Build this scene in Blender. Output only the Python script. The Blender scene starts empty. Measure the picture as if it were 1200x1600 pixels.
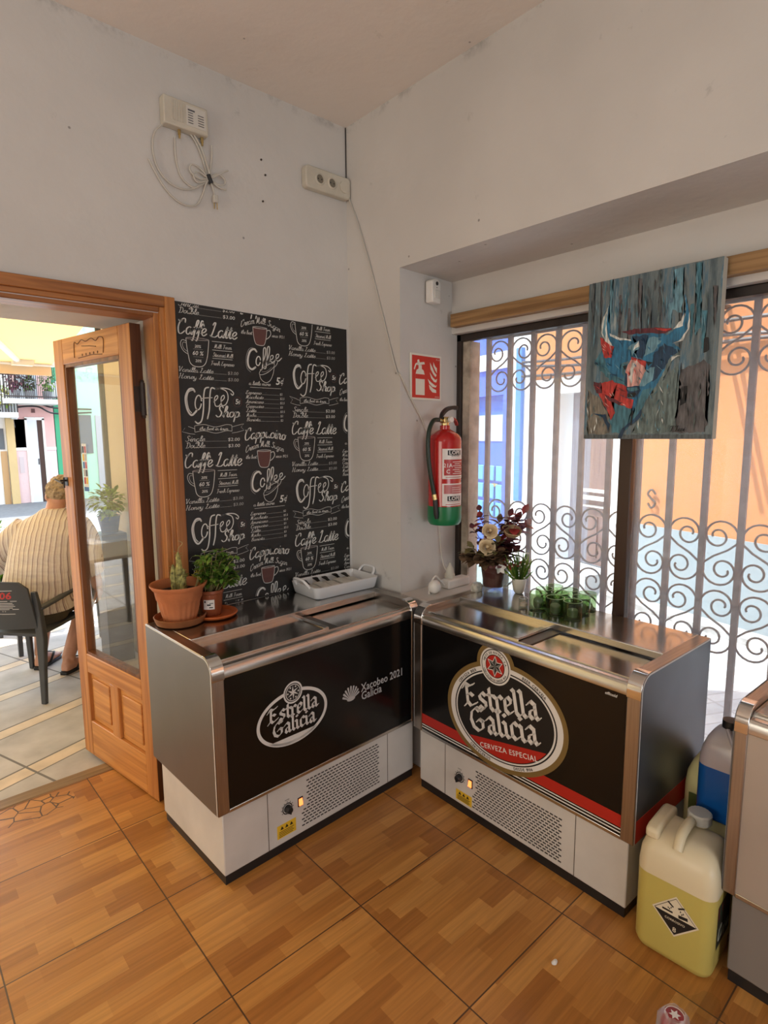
import bpy, bmesh, math, random
from mathutils import Vector, Matrix, Euler
random.seed(7)
S = bpy.context.scene
COL = S.collection
PI = math.pi
def R(d): return math.radians(d)

# ------------------------------------------------------------------ camera, sky, sun, lamps, exposure
def set_camera():
    yaw, pit, rol = R(41.8116), R(-7.671), R(0.4228)
    f = Vector((math.sin(yaw)*math.cos(pit), math.cos(yaw)*math.cos(pit), math.sin(pit)))
    r = Vector((math.cos(yaw), -math.sin(yaw), 0)); d = f.cross(r)
    r2 = math.cos(rol)*r + math.sin(rol)*d
    d2 = -math.sin(rol)*r + math.cos(rol)*d
    m = Matrix(((r2.x, -d2.x, -f.x, 0), (r2.y, -d2.y, -f.y, 0), (r2.z, -d2.z, -f.z, 1.6), (0, 0, 0, 1)))
    cd = bpy.data.cameras.new('camera'); co = bpy.data.objects.new('camera', cd); COL.objects.link(co)
    cd.sensor_fit = 'VERTICAL'; cd.sensor_height = 36.0; cd.lens = 904.778/1600*36.0
    cd.clip_start = 0.05; cd.clip_end = 200
    co.matrix_world = m
    S.camera = co
set_camera()

S.view_settings.view_transform = 'Standard'
S.view_settings.look = 'None'
S.view_settings.gamma = 1.0
S.view_settings.use_curve_mapping = False
S.view_settings.exposure = 1.05
try:
    S.cycles.use_denoising = True
    S.cycles.max_bounces = 10
    S.cycles.transparent_max_bounces = 16
    S.cycles.caustics_reflective = False
    S.cycles.caustics_refractive = False
    S.cycles.sample_clamp_indirect = 6.0
except Exception:
    pass

SKY = 2.5
w = bpy.data.worlds.new('sky'); S.world = w; w.use_nodes = True
wn = w.node_tree
bg = wn.nodes['Background']
bg.inputs[0].default_value = (0.78, 0.90, 1.0, 1); bg.inputs[1].default_value = SKY

def sun(direction, strength, color, angle=0.6):
    l = bpy.data.lights.new('sun', 'SUN'); l.energy = strength; l.color = color; l.angle = R(angle)
    o = bpy.data.objects.new('sun', l); COL.objects.link(o)
    o.rotation_euler = Vector(direction).to_track_quat('-Z', 'Y').to_euler(); o.location = (-3, 8, 9)
sun((0.36, -0.40, -1.0), 5.0, (1.0, 0.95, 0.88))

def area(name, loc, aim, sx, sy, watts, color):
    l = bpy.data.lights.new(name, 'AREA'); l.shape = 'RECTANGLE'; l.size = sx; l.size_y = sy
    l.energy = watts; l.color = color
    o = bpy.data.objects.new(name, l); COL.objects.link(o); o.location = loc
    o.rotation_euler = (Vector(aim)-Vector(loc)).to_track_quat('-Z', 'Y').to_euler()
    return o
# unseen fill lamps added to brighten the room
pl = bpy.data.lights.new('fill_point_light', 'POINT'); pl.energy = 11; pl.color = (0.97, 0.98, 1.0); pl.shadow_soft_size = 0.20
po = bpy.data.objects.new('fill_point_light', pl); COL.objects.link(po); po.location = (-1.1, -0.7, 2.62)
area('rear_fill_light', (0.5, -3.12, 1.05), (0.9, 2.0, 1.6), 2.4, 1.5, 27, (0.90, 0.96, 1.0))  # added rear fill; the rear wall has no opening
area('left_fill_light', (-3.05, 0.9, 1.25), (0.3, 1.6, 0.5), 1.8, 2.0, 30, (1.0, 0.90, 0.76))  # added warm fill in front of the solid far wall

# ------------------------------------------------------------------ materials
MATS = {}
def nodes(m):
    m.use_nodes = True
    t = m.node_tree
    return t, t.nodes, t.links, t.nodes['Principled BSDF']
def mat(name, col, rough=0.5, metal=0.0, var=0.0, vscale=8.0, bump=0.0, bscale=60.0, stretch=(1, 1, 1), coat=0.0, emit=0.0, ior=1.45, sub=0.0, trans=0.0, rvar=0.0):
    if name in MATS: return MATS[name]
    m = bpy.data.materials.new(name); t, n, l, p = nodes(m)
    c = tuple(col)+(1,)
    p.inputs['Base Color'].default_value = c
    p.inputs['Roughness'].default_value = rough
    p.inputs['Metallic'].default_value = metal
    p.inputs['IOR'].default_value = ior
    if coat: p.inputs['Coat Weight'].default_value = coat
    if trans: p.inputs['Transmission Weight'].default_value = trans
    if sub:
        p.inputs['Subsurface Weight'].default_value = sub; p.inputs['Subsurface Radius'].default_value = (0.02, 0.02, 0.02)
    if emit:
        p.inputs['Emission Color'].default_value = c; p.inputs['Emission Strength'].default_value = emit
    if var or bump or rvar:
        tc = n.new('ShaderNodeTexCoord'); mp = n.new('ShaderNodeMapping'); mp.inputs['Scale'].default_value = stretch
        l.new(tc.outputs['Object'], mp.inputs[0])
    if var or rvar:
        nz = n.new('ShaderNodeTexNoise'); nz.inputs['Scale'].default_value = vscale; nz.inputs['Detail'].default_value = 6
        l.new(mp.outputs[0], nz.inputs[0])
    if var:
        mr = n.new('ShaderNodeMapRange'); mr.inputs[1].default_value = 0.3; mr.inputs[2].default_value = 0.7
        mr.inputs[3].default_value = 1-var; mr.inputs[4].default_value = 1+var
        l.new(nz.outputs[0], mr.inputs[0])
        mx = n.new('ShaderNodeMix'); mx.data_type = 'RGBA'; mx.blend_type = 'MULTIPLY'; mx.inputs[0].default_value = 1
        mx.inputs[6].default_value = c; l.new(mr.outputs[0], mx.inputs[7]); l.new(mx.outputs[2], p.inputs['Base Color'])
    if rvar:
        mr2 = n.new('ShaderNodeMapRange'); mr2.inputs[3].default_value = max(0.02, rough-rvar); mr2.inputs[4].default_value = min(1, rough+rvar)
        l.new(nz.outputs[0], mr2.inputs[0]); l.new(mr2.outputs[0], p.inputs['Roughness'])
    if bump:
        nb = n.new('ShaderNodeTexNoise'); nb.inputs['Scale'].default_value = bscale; nb.inputs['Detail'].default_value = 5
        l.new(mp.outputs[0], nb.inputs[0])
        b = n.new('ShaderNodeBump'); b.inputs['Strength'].default_value = bump; b.inputs['Distance'].default_value = 0.01
        l.new(nb.outputs[0], b.inputs['Height']); l.new(b.outputs[0], p.inputs['Normal'])
    MATS[name] = m; return m

def plaster(name, col, dirt=0.10, joint=0.38):
    m = bpy.data.materials.new(name); t, n, l, p = nodes(m)
    p.inputs['Roughness'].default_value = 0.75
    tc = n.new('ShaderNodeTexCoord')
    n1 = n.new('ShaderNodeTexNoise'); n1.inputs['Scale'].default_value = 1.6; n1.inputs['Detail'].default_value = 8
    n2 = n.new('ShaderNodeTexNoise'); n2.inputs['Scale'].default_value = 9; n2.inputs['Detail'].default_value = 9; n2.inputs['Roughness'].default_value = 0.7
    vo = n.new('ShaderNodeTexVoronoi'); vo.inputs['Scale'].default_value = 7.5; vo.inputs['Randomness'].default_value = 1
    for x in (n1, n2, vo): l.new(tc.outputs['Object'], x.inputs[0])
    r1 = n.new('ShaderNodeMapRange'); r1.inputs[1].default_value = .3; r1.inputs[2].default_value = .75; r1.inputs[3].default_value = 1-dirt; r1.inputs[4].default_value = 1.03
    l.new(n1.outputs[0], r1.inputs[0])
    # small nail holes and chips
    r2 = n.new('ShaderNodeMapRange'); r2.inputs[1].default_value = 0.03; r2.inputs[2].default_value = 0.045; r2.inputs[3].default_value = 0.45; r2.inputs[4].default_value = 1
    l.new(vo.outputs['Distance'], r2.inputs[0])
    # thin scuffs
    r3 = n.new('ShaderNodeMapRange'); r3.inputs[1].default_value = .64; r3.inputs[2].default_value = .72; r3.inputs[3].default_value = 1; r3.inputs[4].default_value = 0.80
    l.new(n2.outputs[0], r3.inputs[0])
    a = n.new('ShaderNodeMath'); a.operation = 'MULTIPLY'; l.new(r1.outputs[0], a.inputs[0]); l.new(r2.outputs[0], a.inputs[1])
    b0 = n.new('ShaderNodeMath'); b0.operation = 'MULTIPLY'; l.new(a.outputs[0], b0.inputs[0]); l.new(r3.outputs[0], b0.inputs[1])
    # old dirt in the joint under the ceiling
    sz = n.new('ShaderNodeSeparateXYZ'); l.new(tc.outputs['Object'], sz.inputs[0])
    d1 = n.new('ShaderNodeMapRange'); d1.inputs[1].default_value = 3.005; d1.inputs[2].default_value = 3.045; l.new(sz.outputs[2], d1.inputs[0])
    d2 = n.new('ShaderNodeMapRange'); d2.inputs[1].default_value = .48; d2.inputs[2].default_value = .62; d2.inputs[3].default_value = 0; d2.inputs[4].default_value = joint; l.new(n2.outputs[0], d2.inputs[0])
    d3 = n.new('ShaderNodeMath'); d3.operation = 'MULTIPLY'; l.new(d1.outputs[0], d3.inputs[0]); l.new(d2.outputs[0], d3.inputs[1])
    d4 = n.new('ShaderNodeMath'); d4.operation = 'SUBTRACT'; d4.inputs[0].default_value = 1; l.new(d3.outputs[0], d4.inputs[1])
    b = n.new('ShaderNodeMath'); b.operation = 'MULTIPLY'; l.new(b0.outputs[0], b.inputs[0]); l.new(d4.outputs[0], b.inputs[1])
    mx = n.new('ShaderNodeMix'); mx.data_type = 'RGBA'; mx.blend_type = 'MULTIPLY'; mx.inputs[0].default_value = 1
    mx.inputs[6].default_value = tuple(col)+(1,); l.new(b.outputs[0], mx.inputs[7]); l.new(mx.outputs[2], p.inputs['Base Color'])
    bp = n.new('ShaderNodeBump'); bp.inputs['Strength'].default_value = 0.25; bp.inputs['Distance'].default_value = 0.012
    n3 = n.new('ShaderNodeTexNoise'); n3.inputs['Scale'].default_value = 14; n3.inputs['Detail'].default_value = 6
    l.new(tc.outputs['Object'], n3.inputs[0]); l.new(n3.outputs[0], bp.inputs['Height']); l.new(bp.outputs[0], p.inputs['Normal'])
    MATS[name] = m; return m

def wood(name, light, dark, axis=2, scale=1.0, rough=0.42):
    """grain running along the given object axis"""
    m = bpy.data.materials.new(name); t, n, l, p = nodes(m)
    p.inputs['Roughness'].default_value = rough
    tc = n.new('ShaderNodeTexCoord'); mp = n.new('ShaderNodeMapping')
    s = [28*scale, 28*scale, 28*scale]; s[axis] = 1.3*scale
    mp.inputs['Scale'].default_value = s; l.new(tc.outputs['Object'], mp.inputs[0])
    nz = n.new('ShaderNodeTexNoise'); nz.inputs['Scale'].default_value = 1.0; nz.inputs['Detail'].default_value = 5; nz.inputs['Distortion'].default_value = 1.2
    l.new(mp.outputs[0], nz.inputs[0])
    cr = n.new('ShaderNodeValToRGB'); e = cr.color_ramp.elements
    e[0].position = 0.35; e[0].color = tuple(dark)+(1,); e[1].position = 0.62; e[1].color = tuple(light)+(1,)
    l.new(nz.outputs[0], cr.inputs[0]); l.new(cr.outputs[0], p.inputs['Base Color'])
    MATS[name] = m; return m

def floor_mat():
    m = bpy.data.materials.new('wood_look_floor_tiles'); t, n, l, p = nodes(m)
    tc = n.new('ShaderNodeTexCoord'); sp = n.new('ShaderNodeSeparateXYZ'); l.new(tc.outputs['Object'], sp.inputs[0])
    def math_(op, a, b=None, c=None):
        x = n.new('ShaderNodeMath'); x.operation = op
        for i, v in enumerate((a, b, c)):
            if v is None: continue
            if isinstance(v, (int, float)): x.inputs[i].default_value = v
            else: l.new(v, x.inputs[i])
        return x.outputs[0]
    T = 0.48
    def joint(o, off):
        k = math_('SUBTRACT', o, off); f = math_('FLOORED_MODULO', k, T); d = math_('MINIMUM', f, math_('SUBTRACT', T, f))
        return d, math_('FLOOR', math_('DIVIDE', k, T))
    dx, ix = joint(sp.outputs[0], 0.643); dy, iy = joint(sp.outputs[1], 0.91)
    dj = math_('MINIMUM', dx, dy)
    jm = math_('LESS_THAN', dj, 0.0022)
    # printed strip pattern inside the tiles
    row = math_('FLOOR', math_('DIVIDE', sp.outputs[1], 0.06))
    cv = n.new('ShaderNodeTexWhiteNoise'); cv.noise_dimensions = '1D'; l.new(row, cv.inputs['W'])
    sh = math_('ADD', sp.outputs[0], math_('MULTIPLY', cv.outputs[0], 0.9))
    col_ = math_('FLOOR', math_('DIVIDE', sh, 0.21))
    cb = n.new('ShaderNodeCombineXYZ'); l.new(row, cb.inputs[0]); l.new(col_, cb.inputs[1]); l.new(math_('ADD', ix, math_('MULTIPLY', iy, 13)), cb.inputs[2])
    wn2 = n.new('ShaderNodeTexWhiteNoise'); wn2.noise_dimensions = '3D'; l.new(cb.outputs[0], wn2.inputs[0])
    cr = n.new('ShaderNodeValToRGB'); e = cr.color_ramp.elements
    e[0].position = 0.0; e[0].color = (0.345, 0.130, 0.027, 1); e[1].position = 1.0; e[1].color = (0.580, 0.275, 0.072, 1)
    x = e.new(0.5); x.color = (0.465, 0.197, 0.044, 1)
    l.new(wn2.outputs[0], cr.inputs[0])
    mp = n.new('ShaderNodeMapping'); mp.inputs['Scale'].default_value = (3.2, 70, 1)
    l.new(tc.outputs['Object'], mp.inputs[0])
    nz = n.new('ShaderNodeTexNoise'); nz.inputs['Scale'].default_value = 1; nz.inputs['Detail'].default_value = 6; nz.inputs['Distortion'].default_value = .8
    l.new(mp.outputs[0], nz.inputs[0])
    mr = n.new('ShaderNodeMapRange'); mr.inputs[1].default_value = .3; mr.inputs[2].default_value = .7; mr.inputs[3].default_value = .80; mr.inputs[4].default_value = 1.12
    l.new(nz.outputs[0], mr.inputs[0])
    mx = n.new('ShaderNodeMix'); mx.data_type = 'RGBA'; mx.blend_type = 'MULTIPLY'; mx.inputs[0].default_value = 1
    l.new(cr.outputs[0], mx.inputs[6]); l.new(mr.outputs[0], mx.inputs[7])
    # cracked tile at the doorway
    vo = n.new('ShaderNodeTexVoronoi'); vo.feature = 'DISTANCE_TO_EDGE'; vo.inputs['Scale'].default_value = 15
    l.new(tc.outputs['Object'], vo.inputs[0])
    ex = math_('DIVIDE', math_('SUBTRACT', sp.outputs[0], 0.40), 0.17); ey = math_('DIVIDE', math_('SUBTRACT', sp.outputs[1], 2.745), 0.085)
    el = math_('LESS_THAN', math_('ADD', math_('MULTIPLY', ex, ex), math_('MULTIPLY', ey, ey)), 1.0)
    ck = math_('MULTIPLY', el, math_('LESS_THAN', vo.outputs['Distance'], 0.035))
    dark = math_('MAXIMUM', jm, ck)
    m2 = n.new('ShaderNodeMix'); m2.data_type = 'RGBA'; l.new(dark, m2.inputs[0]); l.new(mx.outputs[2], m2.inputs[6]); m2.inputs[7].default_value = (0.085, 0.04, 0.018, 1)
    l.new(m2.outputs[2], p.inputs['Base Color'])
    n5 = n.new('ShaderNodeTexNoise'); n5.inputs['Scale'].default_value = 5; l.new(tc.outputs['Object'], n5.inputs[0])
    m5 = n.new('ShaderNodeMapRange'); m5.inputs[3].default_value = .26; m5.inputs[4].default_value = .46; l.new(n5.outputs[0], m5.inputs[0]); l.new(m5.outputs[0], p.inputs['Roughness'])
    bp = n.new('ShaderNodeBump'); bp.inputs['Strength'].default_value = 0.12; bp.inputs['Distance'].default_value = 0.004
    hh = math_('SUBTRACT', nz.outputs[0], math_('MULTIPLY', dark, 3.0)); l.new(hh, bp.inputs['Height']); l.new(bp.outputs[0], p.inputs['Normal'])
    return m

def paving_mat(name, base, strip, rot, size, sw, joint=0.01, jcol=(0.16, 0.15, 0.14), off=(0, 0), rough=0.7):
    m = bpy.data.materials.new(name); t, n, l, p = nodes(m)
    p.inputs['Roughness'].default_value = rough
    tc = n.new('ShaderNodeTexCoord'); mp = n.new('ShaderNodeMapping'); mp.inputs['Rotation'].default_value = (0, 0, R(rot)); mp.inputs['Location'].default_value = (off[0], off[1], 0)
    l.new(tc.outputs['Object'], mp.inputs[0])
    sp = n.new('ShaderNodeSeparateXYZ'); l.new(mp.outputs[0], sp.inputs[0])
    def math_(op, a, b=None):
        x = n.new('ShaderNodeMath'); x.operation = op
        for i, v in enumerate((a, b)):
            if v is None: continue
            if isinstance(v, (int, float)): x.inputs[i].default_value = v
            else: l.new(v, x.inputs[i])
        return x.outputs[0]
    fx = math_('FLOORED_MODULO', sp.outputs[0], size); fy = math_('FLOORED_MODULO', sp.outputs[1], size*0.62)
    st = math_('LESS_THAN', fy, sw)
    j1 = math_('LESS_THAN', fx, joint)
    j2 = math_('LESS_THAN', math_('ABSOLUTE', math_('SUBTRACT', fy, sw)), joint*.5)
    j3 = math_('LESS_THAN', fy, joint*.7)
    jj = math_('MAXIMUM', j1, math_('MAXIMUM', j2, j3))
    nz = n.new('ShaderNodeTexNoise'); nz.inputs['Scale'].default_value = 6; nz.inputs['Detail'].default_value = 8; l.new(tc.outputs['Object'], nz.inputs[0])
    mr = n.new('ShaderNodeMapRange'); mr.inputs[1].default_value = .3; mr.inputs[2].default_value = .7; mr.inputs[3].default_value = .8; mr.inputs[4].default_value = 1.15; l.new(nz.outputs[0], mr.inputs[0])
    m1 = n.new('ShaderNodeMix'); m1.data_type = 'RGBA'; l.new(st, m1.inputs[0]); m1.inputs[6].default_value = tuple(base)+(1,); m1.inputs[7].default_value = tuple(strip)+(1,)
    m2 = n.new('ShaderNodeMix'); m2.data_type = 'RGBA'; m2.blend_type = 'MULTIPLY'; m2.inputs[0].default_value = 1; l.new(m1.outputs[2], m2.inputs[6]); l.new(mr.outputs[0], m2.inputs[7])
    m3 = n.new('ShaderNodeMix'); m3.data_type = 'RGBA'; l.new(jj, m3.inputs[0]); l.new(m2.outputs[2], m3.inputs[6]); m3.inputs[7].default_value = tuple(jcol)+(1,)
    l.new(m3.outputs[2], p.inputs['Base Color'])
    MATS[name] = m; return m

def glass(name, tint=(1, 1, 1), haze=0.0, hazecol=(0.9, 0.93, 0.95), rough=0.0):
    """thin pane: clear transmission plus mirror reflection by Fresnel, with a whitish translucent haze film"""
    m = bpy.data.materials.new(name); m.use_nodes = True; t = m.node_tree; n = t.nodes; l = t.links
    n.clear(); out = n.new('ShaderNodeOutputMaterial')
    tr = n.new('ShaderNodeBsdfTransparent'); tr.inputs[0].default_value = tuple(tint)+(1,)
    gl = n.new('ShaderNodeBsdfGlossy'); gl.inputs['Roughness'].default_value = rough
    lw = n.new('ShaderNodeLayerWeight'); pw = n.new('ShaderNodeMath'); pw.operation = 'POWER'; l.new(lw.outputs['Facing'], pw.inputs[0]); pw.inputs[1].default_value = 5
    fr = n.new('ShaderNodeMath'); fr.operation = 'MULTIPLY_ADD'; l.new(pw.outputs[0], fr.inputs[0]); fr.inputs[1].default_value = 0.96; fr.inputs[2].default_value = 0.04
    mx = n.new('ShaderNodeMixShader'); l.new(fr.outputs[0], mx.inputs[0]); l.new(tr.outputs[0], mx.inputs[1]); l.new(gl.outputs[0], mx.inputs[2])
    last = mx
    if haze:
        df = n.new('ShaderNodeBsdfTranslucent'); df.inputs[0].default_value = tuple(hazecol)+(1,)
        nz = n.new('ShaderNodeTexNoise'); nz.inputs['Scale'].default_value = 3; nz.inputs['Detail'].default_value = 8
        tc = n.new('ShaderNodeTexCoord'); l.new(tc.outputs['Object'], nz.inputs[0])
        mr = n.new('ShaderNodeMapRange'); mr.inputs[3].default_value = haze*.6; mr.inputs[4].default_value = haze*1.4; l.new(nz.outputs[0], mr.inputs[0])
        m2 = n.new('ShaderNodeMixShader'); l.new(mr.outputs[0], m2.inputs[0]); l.new(mx.outputs[0], m2.inputs[1]); l.new(df.outputs[0], m2.inputs[2]); last = m2
    l.new(last.outputs[0], out.inputs[0])
    MATS[name] = m; return m

def fabric_translucent(name, col, fac=0.45):
    m = bpy.data.materials.new(name); m.use_nodes = True; t = m.node_tree; n = t.nodes; l = t.links
    n.clear(); out = n.new('ShaderNodeOutputMaterial')
    d = n.new('ShaderNodeBsdfDiffuse'); d.inputs[0].default_value = tuple(col)+(1,)
    tl = n.new('ShaderNodeBsdfTranslucent'); tl.inputs[0].default_value = tuple(col)+(1,)
    mx = n.new('ShaderNodeMixShader'); mx.inputs[0].default_value = fac
    l.new(d.outputs[0], mx.inputs[1]); l.new(tl.outputs[0], mx.inputs[2]); l.new(mx.outputs[0], out.inputs[0])
    MATS[name] = m; return m

# ------------------------------------------------------------------ mesh helpers
def tag(o, label=None, cat=None, group=None, kind=None):
    if label: o['label'] = label
    if cat: o['category'] = cat
    if group: o['group'] = group
    if kind: o['kind'] = kind
    return o
def thing(name, label, cat, loc=(0, 0, 0), rz=0.0, group=None):
    o = bpy.data.objects.new(name, None); o.empty_display_size = 0.05; COL.objects.link(o)
    o.location = loc; o.rotation_euler = (0, 0, rz)
    return tag(o, label, cat, group)
def copy_tree(o, parent=None):
    c = o.copy(); COL.objects.link(c)
    if parent is not None:
        c.parent = parent
    for ch in list(o.children): copy_tree(ch, c)
    return c

class MB:
    def __init__(s): s.v = []; s.f = []; s.m = []; s.cur = 0
    def add(s, vs, fs, m=None):
        k = len(s.v); s.v += [tuple(p) for p in vs]
        for f in fs: s.f.append(tuple(i+k for i in f)); s.m.append(s.cur if m is None else m)
        return s
    def box(s, x0, x1, y0, y1, z0, z1, m=None):
        return s.add([(x0, y0, z0), (x1, y0, z0), (x1, y1, z0), (x0, y1, z0), (x0, y0, z1), (x1, y0, z1), (x1, y1, z1), (x0, y1, z1)],
                     [(0, 3, 2, 1), (4, 5, 6, 7), (0, 1, 5, 4), (1, 2, 6, 5), (2, 3, 7, 6), (3, 0, 4, 7)], m)
    def prism(s, poly, fn, a, b, m=None):
        """poly: 2D outline (convex or simple), fn(u,v,h) -> xyz, extruded from h=a to h=b"""
        n = len(poly)
        vs = [fn(u, v, a) for u, v in poly]+[fn(u, v, b) for u, v in poly]
        fs = [tuple(range(n-1, -1, -1)), tuple(range(n, 2*n))]+[(i, (i+1) % n, n+(i+1) % n, n+i) for i in range(n)]
        return s.add(vs, fs, m)
    def tube(s, pts, r, n=8, closed=False, cap=True, m=None):
        pts = [Vector(p) for p in pts]; N = len(pts)
        rr = r if hasattr(r, '__len__') else [r]*N
        vs = []; up = Vector((0, 0, 1)); prev = None
        for i, p in enumerate(pts):
            if closed: t = pts[(i+1) % N]-pts[i-1]
            else: t = pts[min(i+1, N-1)]-pts[max(i-1, 0)]
            if t.length < 1e-9: t = Vector((0, 0, 1))
            t.normalize()
            if prev is None:
                a = up if abs(t.z) < .9 else Vector((1, 0, 0)); u = t.cross(a).normalized()
            else:
                u = prev-t*prev.dot(t)
                u = u.normalized() if u.length > 1e-6 else t.cross(up).normalized()
            prev = u; v = t.cross(u)
            for k in range(n):
                an = 2*PI*k/n; vs.append(p+(u*math.cos(an)+v*math.sin(an))*rr[i])
        fs = []
        for i in range(N if closed else N-1):
            j = (i+1) % N
            for k in range(n): fs.append((i*n+k, i*n+(k+1) % n, j*n+(k+1) % n, j*n+k))
        if cap and not closed: fs += [tuple(range(n-1, -1, -1)), tuple((N-1)*n+k for k in range(n))]
        return s.add(vs, fs, m)
    def lathe(s, prof, n=32, c=(0, 0, 0), m=None, flute=None, sx=1, sy=1, a0=0):
        """prof: (r,z) list, revolved around z at c; closed at r=0 ends"""
        vs = []; fs = []
        for (r, z) in prof:
            for k in range(n):
                an = 2*PI*k/n+a0; q = r
                if flute: q = r*(1+flute(an, z))
                vs.append((c[0]+q*math.cos(an)*sx, c[1]+q*math.sin(an)*sy, c[2]+z))
        for i in range(len(prof)-1):
            for k in range(n): fs.append((i*n+k, i*n+(k+1) % n, (i+1)*n+(k+1) % n, (i+1)*n+k))
        if prof[0][0] > 1e-6 and prof[0][1] != prof[-1][1]: pass
        return s.add(vs, fs, m)
    def loft(s, rings, cap=True, m=None):
        n = len(rings[0]); vs = [p for r in rings for p in r]; fs = []
        for i in range(len(rings)-1):
            for k in range(n): fs.append((i*n+k, i*n+(k+1) % n, (i+1)*n+(k+1) % n, (i+1)*n+k))
        if cap: fs += [tuple(range(n-1, -1, -1)), tuple((len(rings)-1)*n+k for k in range(n))]
        return s.add(vs, fs, m)
    def sphere(s, c, rx, ry=None, rz=None, n=12, m=None):
        ry = ry or rx; rz = rz or rx; vs = []; fs = []
        h = n//2
        for i in range(h+1):
            a = -PI/2+PI*i/h
            for k in range(n): vs.append((c[0]+rx*math.cos(a)*math.cos(2*PI*k/n), c[1]+ry*math.cos(a)*math.sin(2*PI*k/n), c[2]+rz*math.sin(a)))
        for i in range(h):
            for k in range(n): fs.append((i*n+k, i*n+(k+1) % n, (i+1)*n+(k+1) % n, (i+1)*n+k))
        return s.add(vs, fs, m)
    def flat(s, vs2, fs, fn, m=None): return s.add([fn(u, v) for u, v in vs2], fs, m)
    def build(s, name, mats, parent=None, loc=(0, 0, 0), bevel=0.0, smooth=35, seg=2, mods=None, label=None, cat=None, group=None, kind=None, weld=True):
        me = bpy.data.meshes.new(name); me.from_pydata(s.v, [], s.f)
        mats = mats if isinstance(mats, (list, tuple)) else [mats]
        for m in mats: me.materials.append(m)
        if len(mats) > 1: me.polygons.foreach_set('material_index', s.m)
        bm = bmesh.new(); bm.from_mesh(me)
        if weld: bmesh.ops.remove_doubles(bm, verts=bm.verts, dist=1e-6)
        bmesh.ops.dissolve_degenerate(bm, edges=bm.edges, dist=1e-7)
        bmesh.ops.recalc_face_normals(bm, faces=bm.faces)
        bm.to_mesh(me); bm.free()
        if smooth:
            me.polygons.foreach_set('use_smooth', [True]*len(me.polygons)); me.set_sharp_from_angle(angle=R(smooth))
        o = bpy.data.objects.new(name, me); COL.objects.link(o); o.location = loc
        if parent is not None: o.parent = parent
        if bevel:
            b = o.modifiers.new('bevel', 'BEVEL'); b.width = bevel; b.segments = seg; b.limit_method = 'ANGLE'; b.angle_limit = R(40)
        for mod in (mods or []): mod(o)
        return tag(o, label, cat, group, kind)

def catmull(pts, k=8, closed=False):
    P = [Vector(p) for p in pts]; out = []; N = len(P)
    if N < 3: return P
    rng = N if closed else N-1
    for i in range(rng):
        if closed: a, b, c, d = P[i-1], P[i], P[(i+1) % N], P[(i+2) % N]
        else: a, b, c, d = P[max(i-1, 0)], P[i], P[i+1], P[min(i+2, N-1)]
        for j in range(k):
            t = j/k
            out.append(0.5*((2*b)+(c-a)*t+(2*a-5*b+4*c-d)*t*t+(3*b-a-3*c+d)*t**3))
    if not closed: out.append(P[-1])
    return out

# ------------------------------------------------------------------ 2D lettering
_tcache = {}
def text2d(s, size=1.0, align='LEFT', shear=0.0, off=0.0, sp=1.0, res=2):
    key = (s, shear, off, sp)
    if key not in _tcache:
        cu = bpy.data.curves.new('t', 'FONT'); cu.body = s; cu.size = 1.0; cu.shear = shear; cu.offset = off; cu.space_character = sp; cu.resolution_u = res
        o = bpy.data.objects.new('t', cu); COL.objects.link(o)
        dg = bpy.context.evaluated_depsgraph_get(); me = bpy.data.meshes.new_from_object(o.evaluated_get(dg))
        vs = [(v.co.x, v.co.y) for v in me.vertices]; fs = [tuple(p.vertices) for p in me.polygons]
        bpy.data.objects.remove(o); bpy.data.curves.remove(cu); bpy.data.meshes.remove(me)
        _tcache[key] = (vs, fs)
    vs, fs = _tcache[key]
    if not vs: return [], [], 0
    x0 = min(v[0] for v in vs); x1 = max(v[0] for v in vs)
    dx = {'LEFT': 0, 'CENTER': -(x0+x1)/2, 'RIGHT': -x1}[align]
    return [((x+dx)*size, y*size) for x, y in vs], fs, (x1-x0)*size

def ribbon(pts, wf):
    """flat brush stroke along 2D pts; wf(direction, t) -> half width"""
    P = [Vector((p[0], p[1])) for p in pts]; n = len(P); vs = []; fs = []
    for i in range(n):
        t = P[min(i+1, n-1)]-P[max(i-1, 0)]
        if t.length < 1e-9: t = Vector((1, 0))
        t.normalize(); h = wf(t, i/max(1, n-1)); nn = Vector((-t.y, t.x))*h
        vs += [tuple(P[i]+nn), tuple(P[i]-nn)]
    for i in range(n-1): fs.append((2*i, 2*i+1, 2*i+3, 2*i+2))
    for c, h0 in ((P[0], (Vector(vs[0])-Vector(vs[1])).length/2), (P[-1], (Vector(vs[-2])-Vector(vs[-1])).length/2)):
        k = len(vs); vs += [(c.x+h0*math.cos(PI*q/3), c.y+h0*math.sin(PI*q/3)) for q in range(6)]; fs.append(tuple(range(k, k+6)))
    return vs, fs

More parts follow.
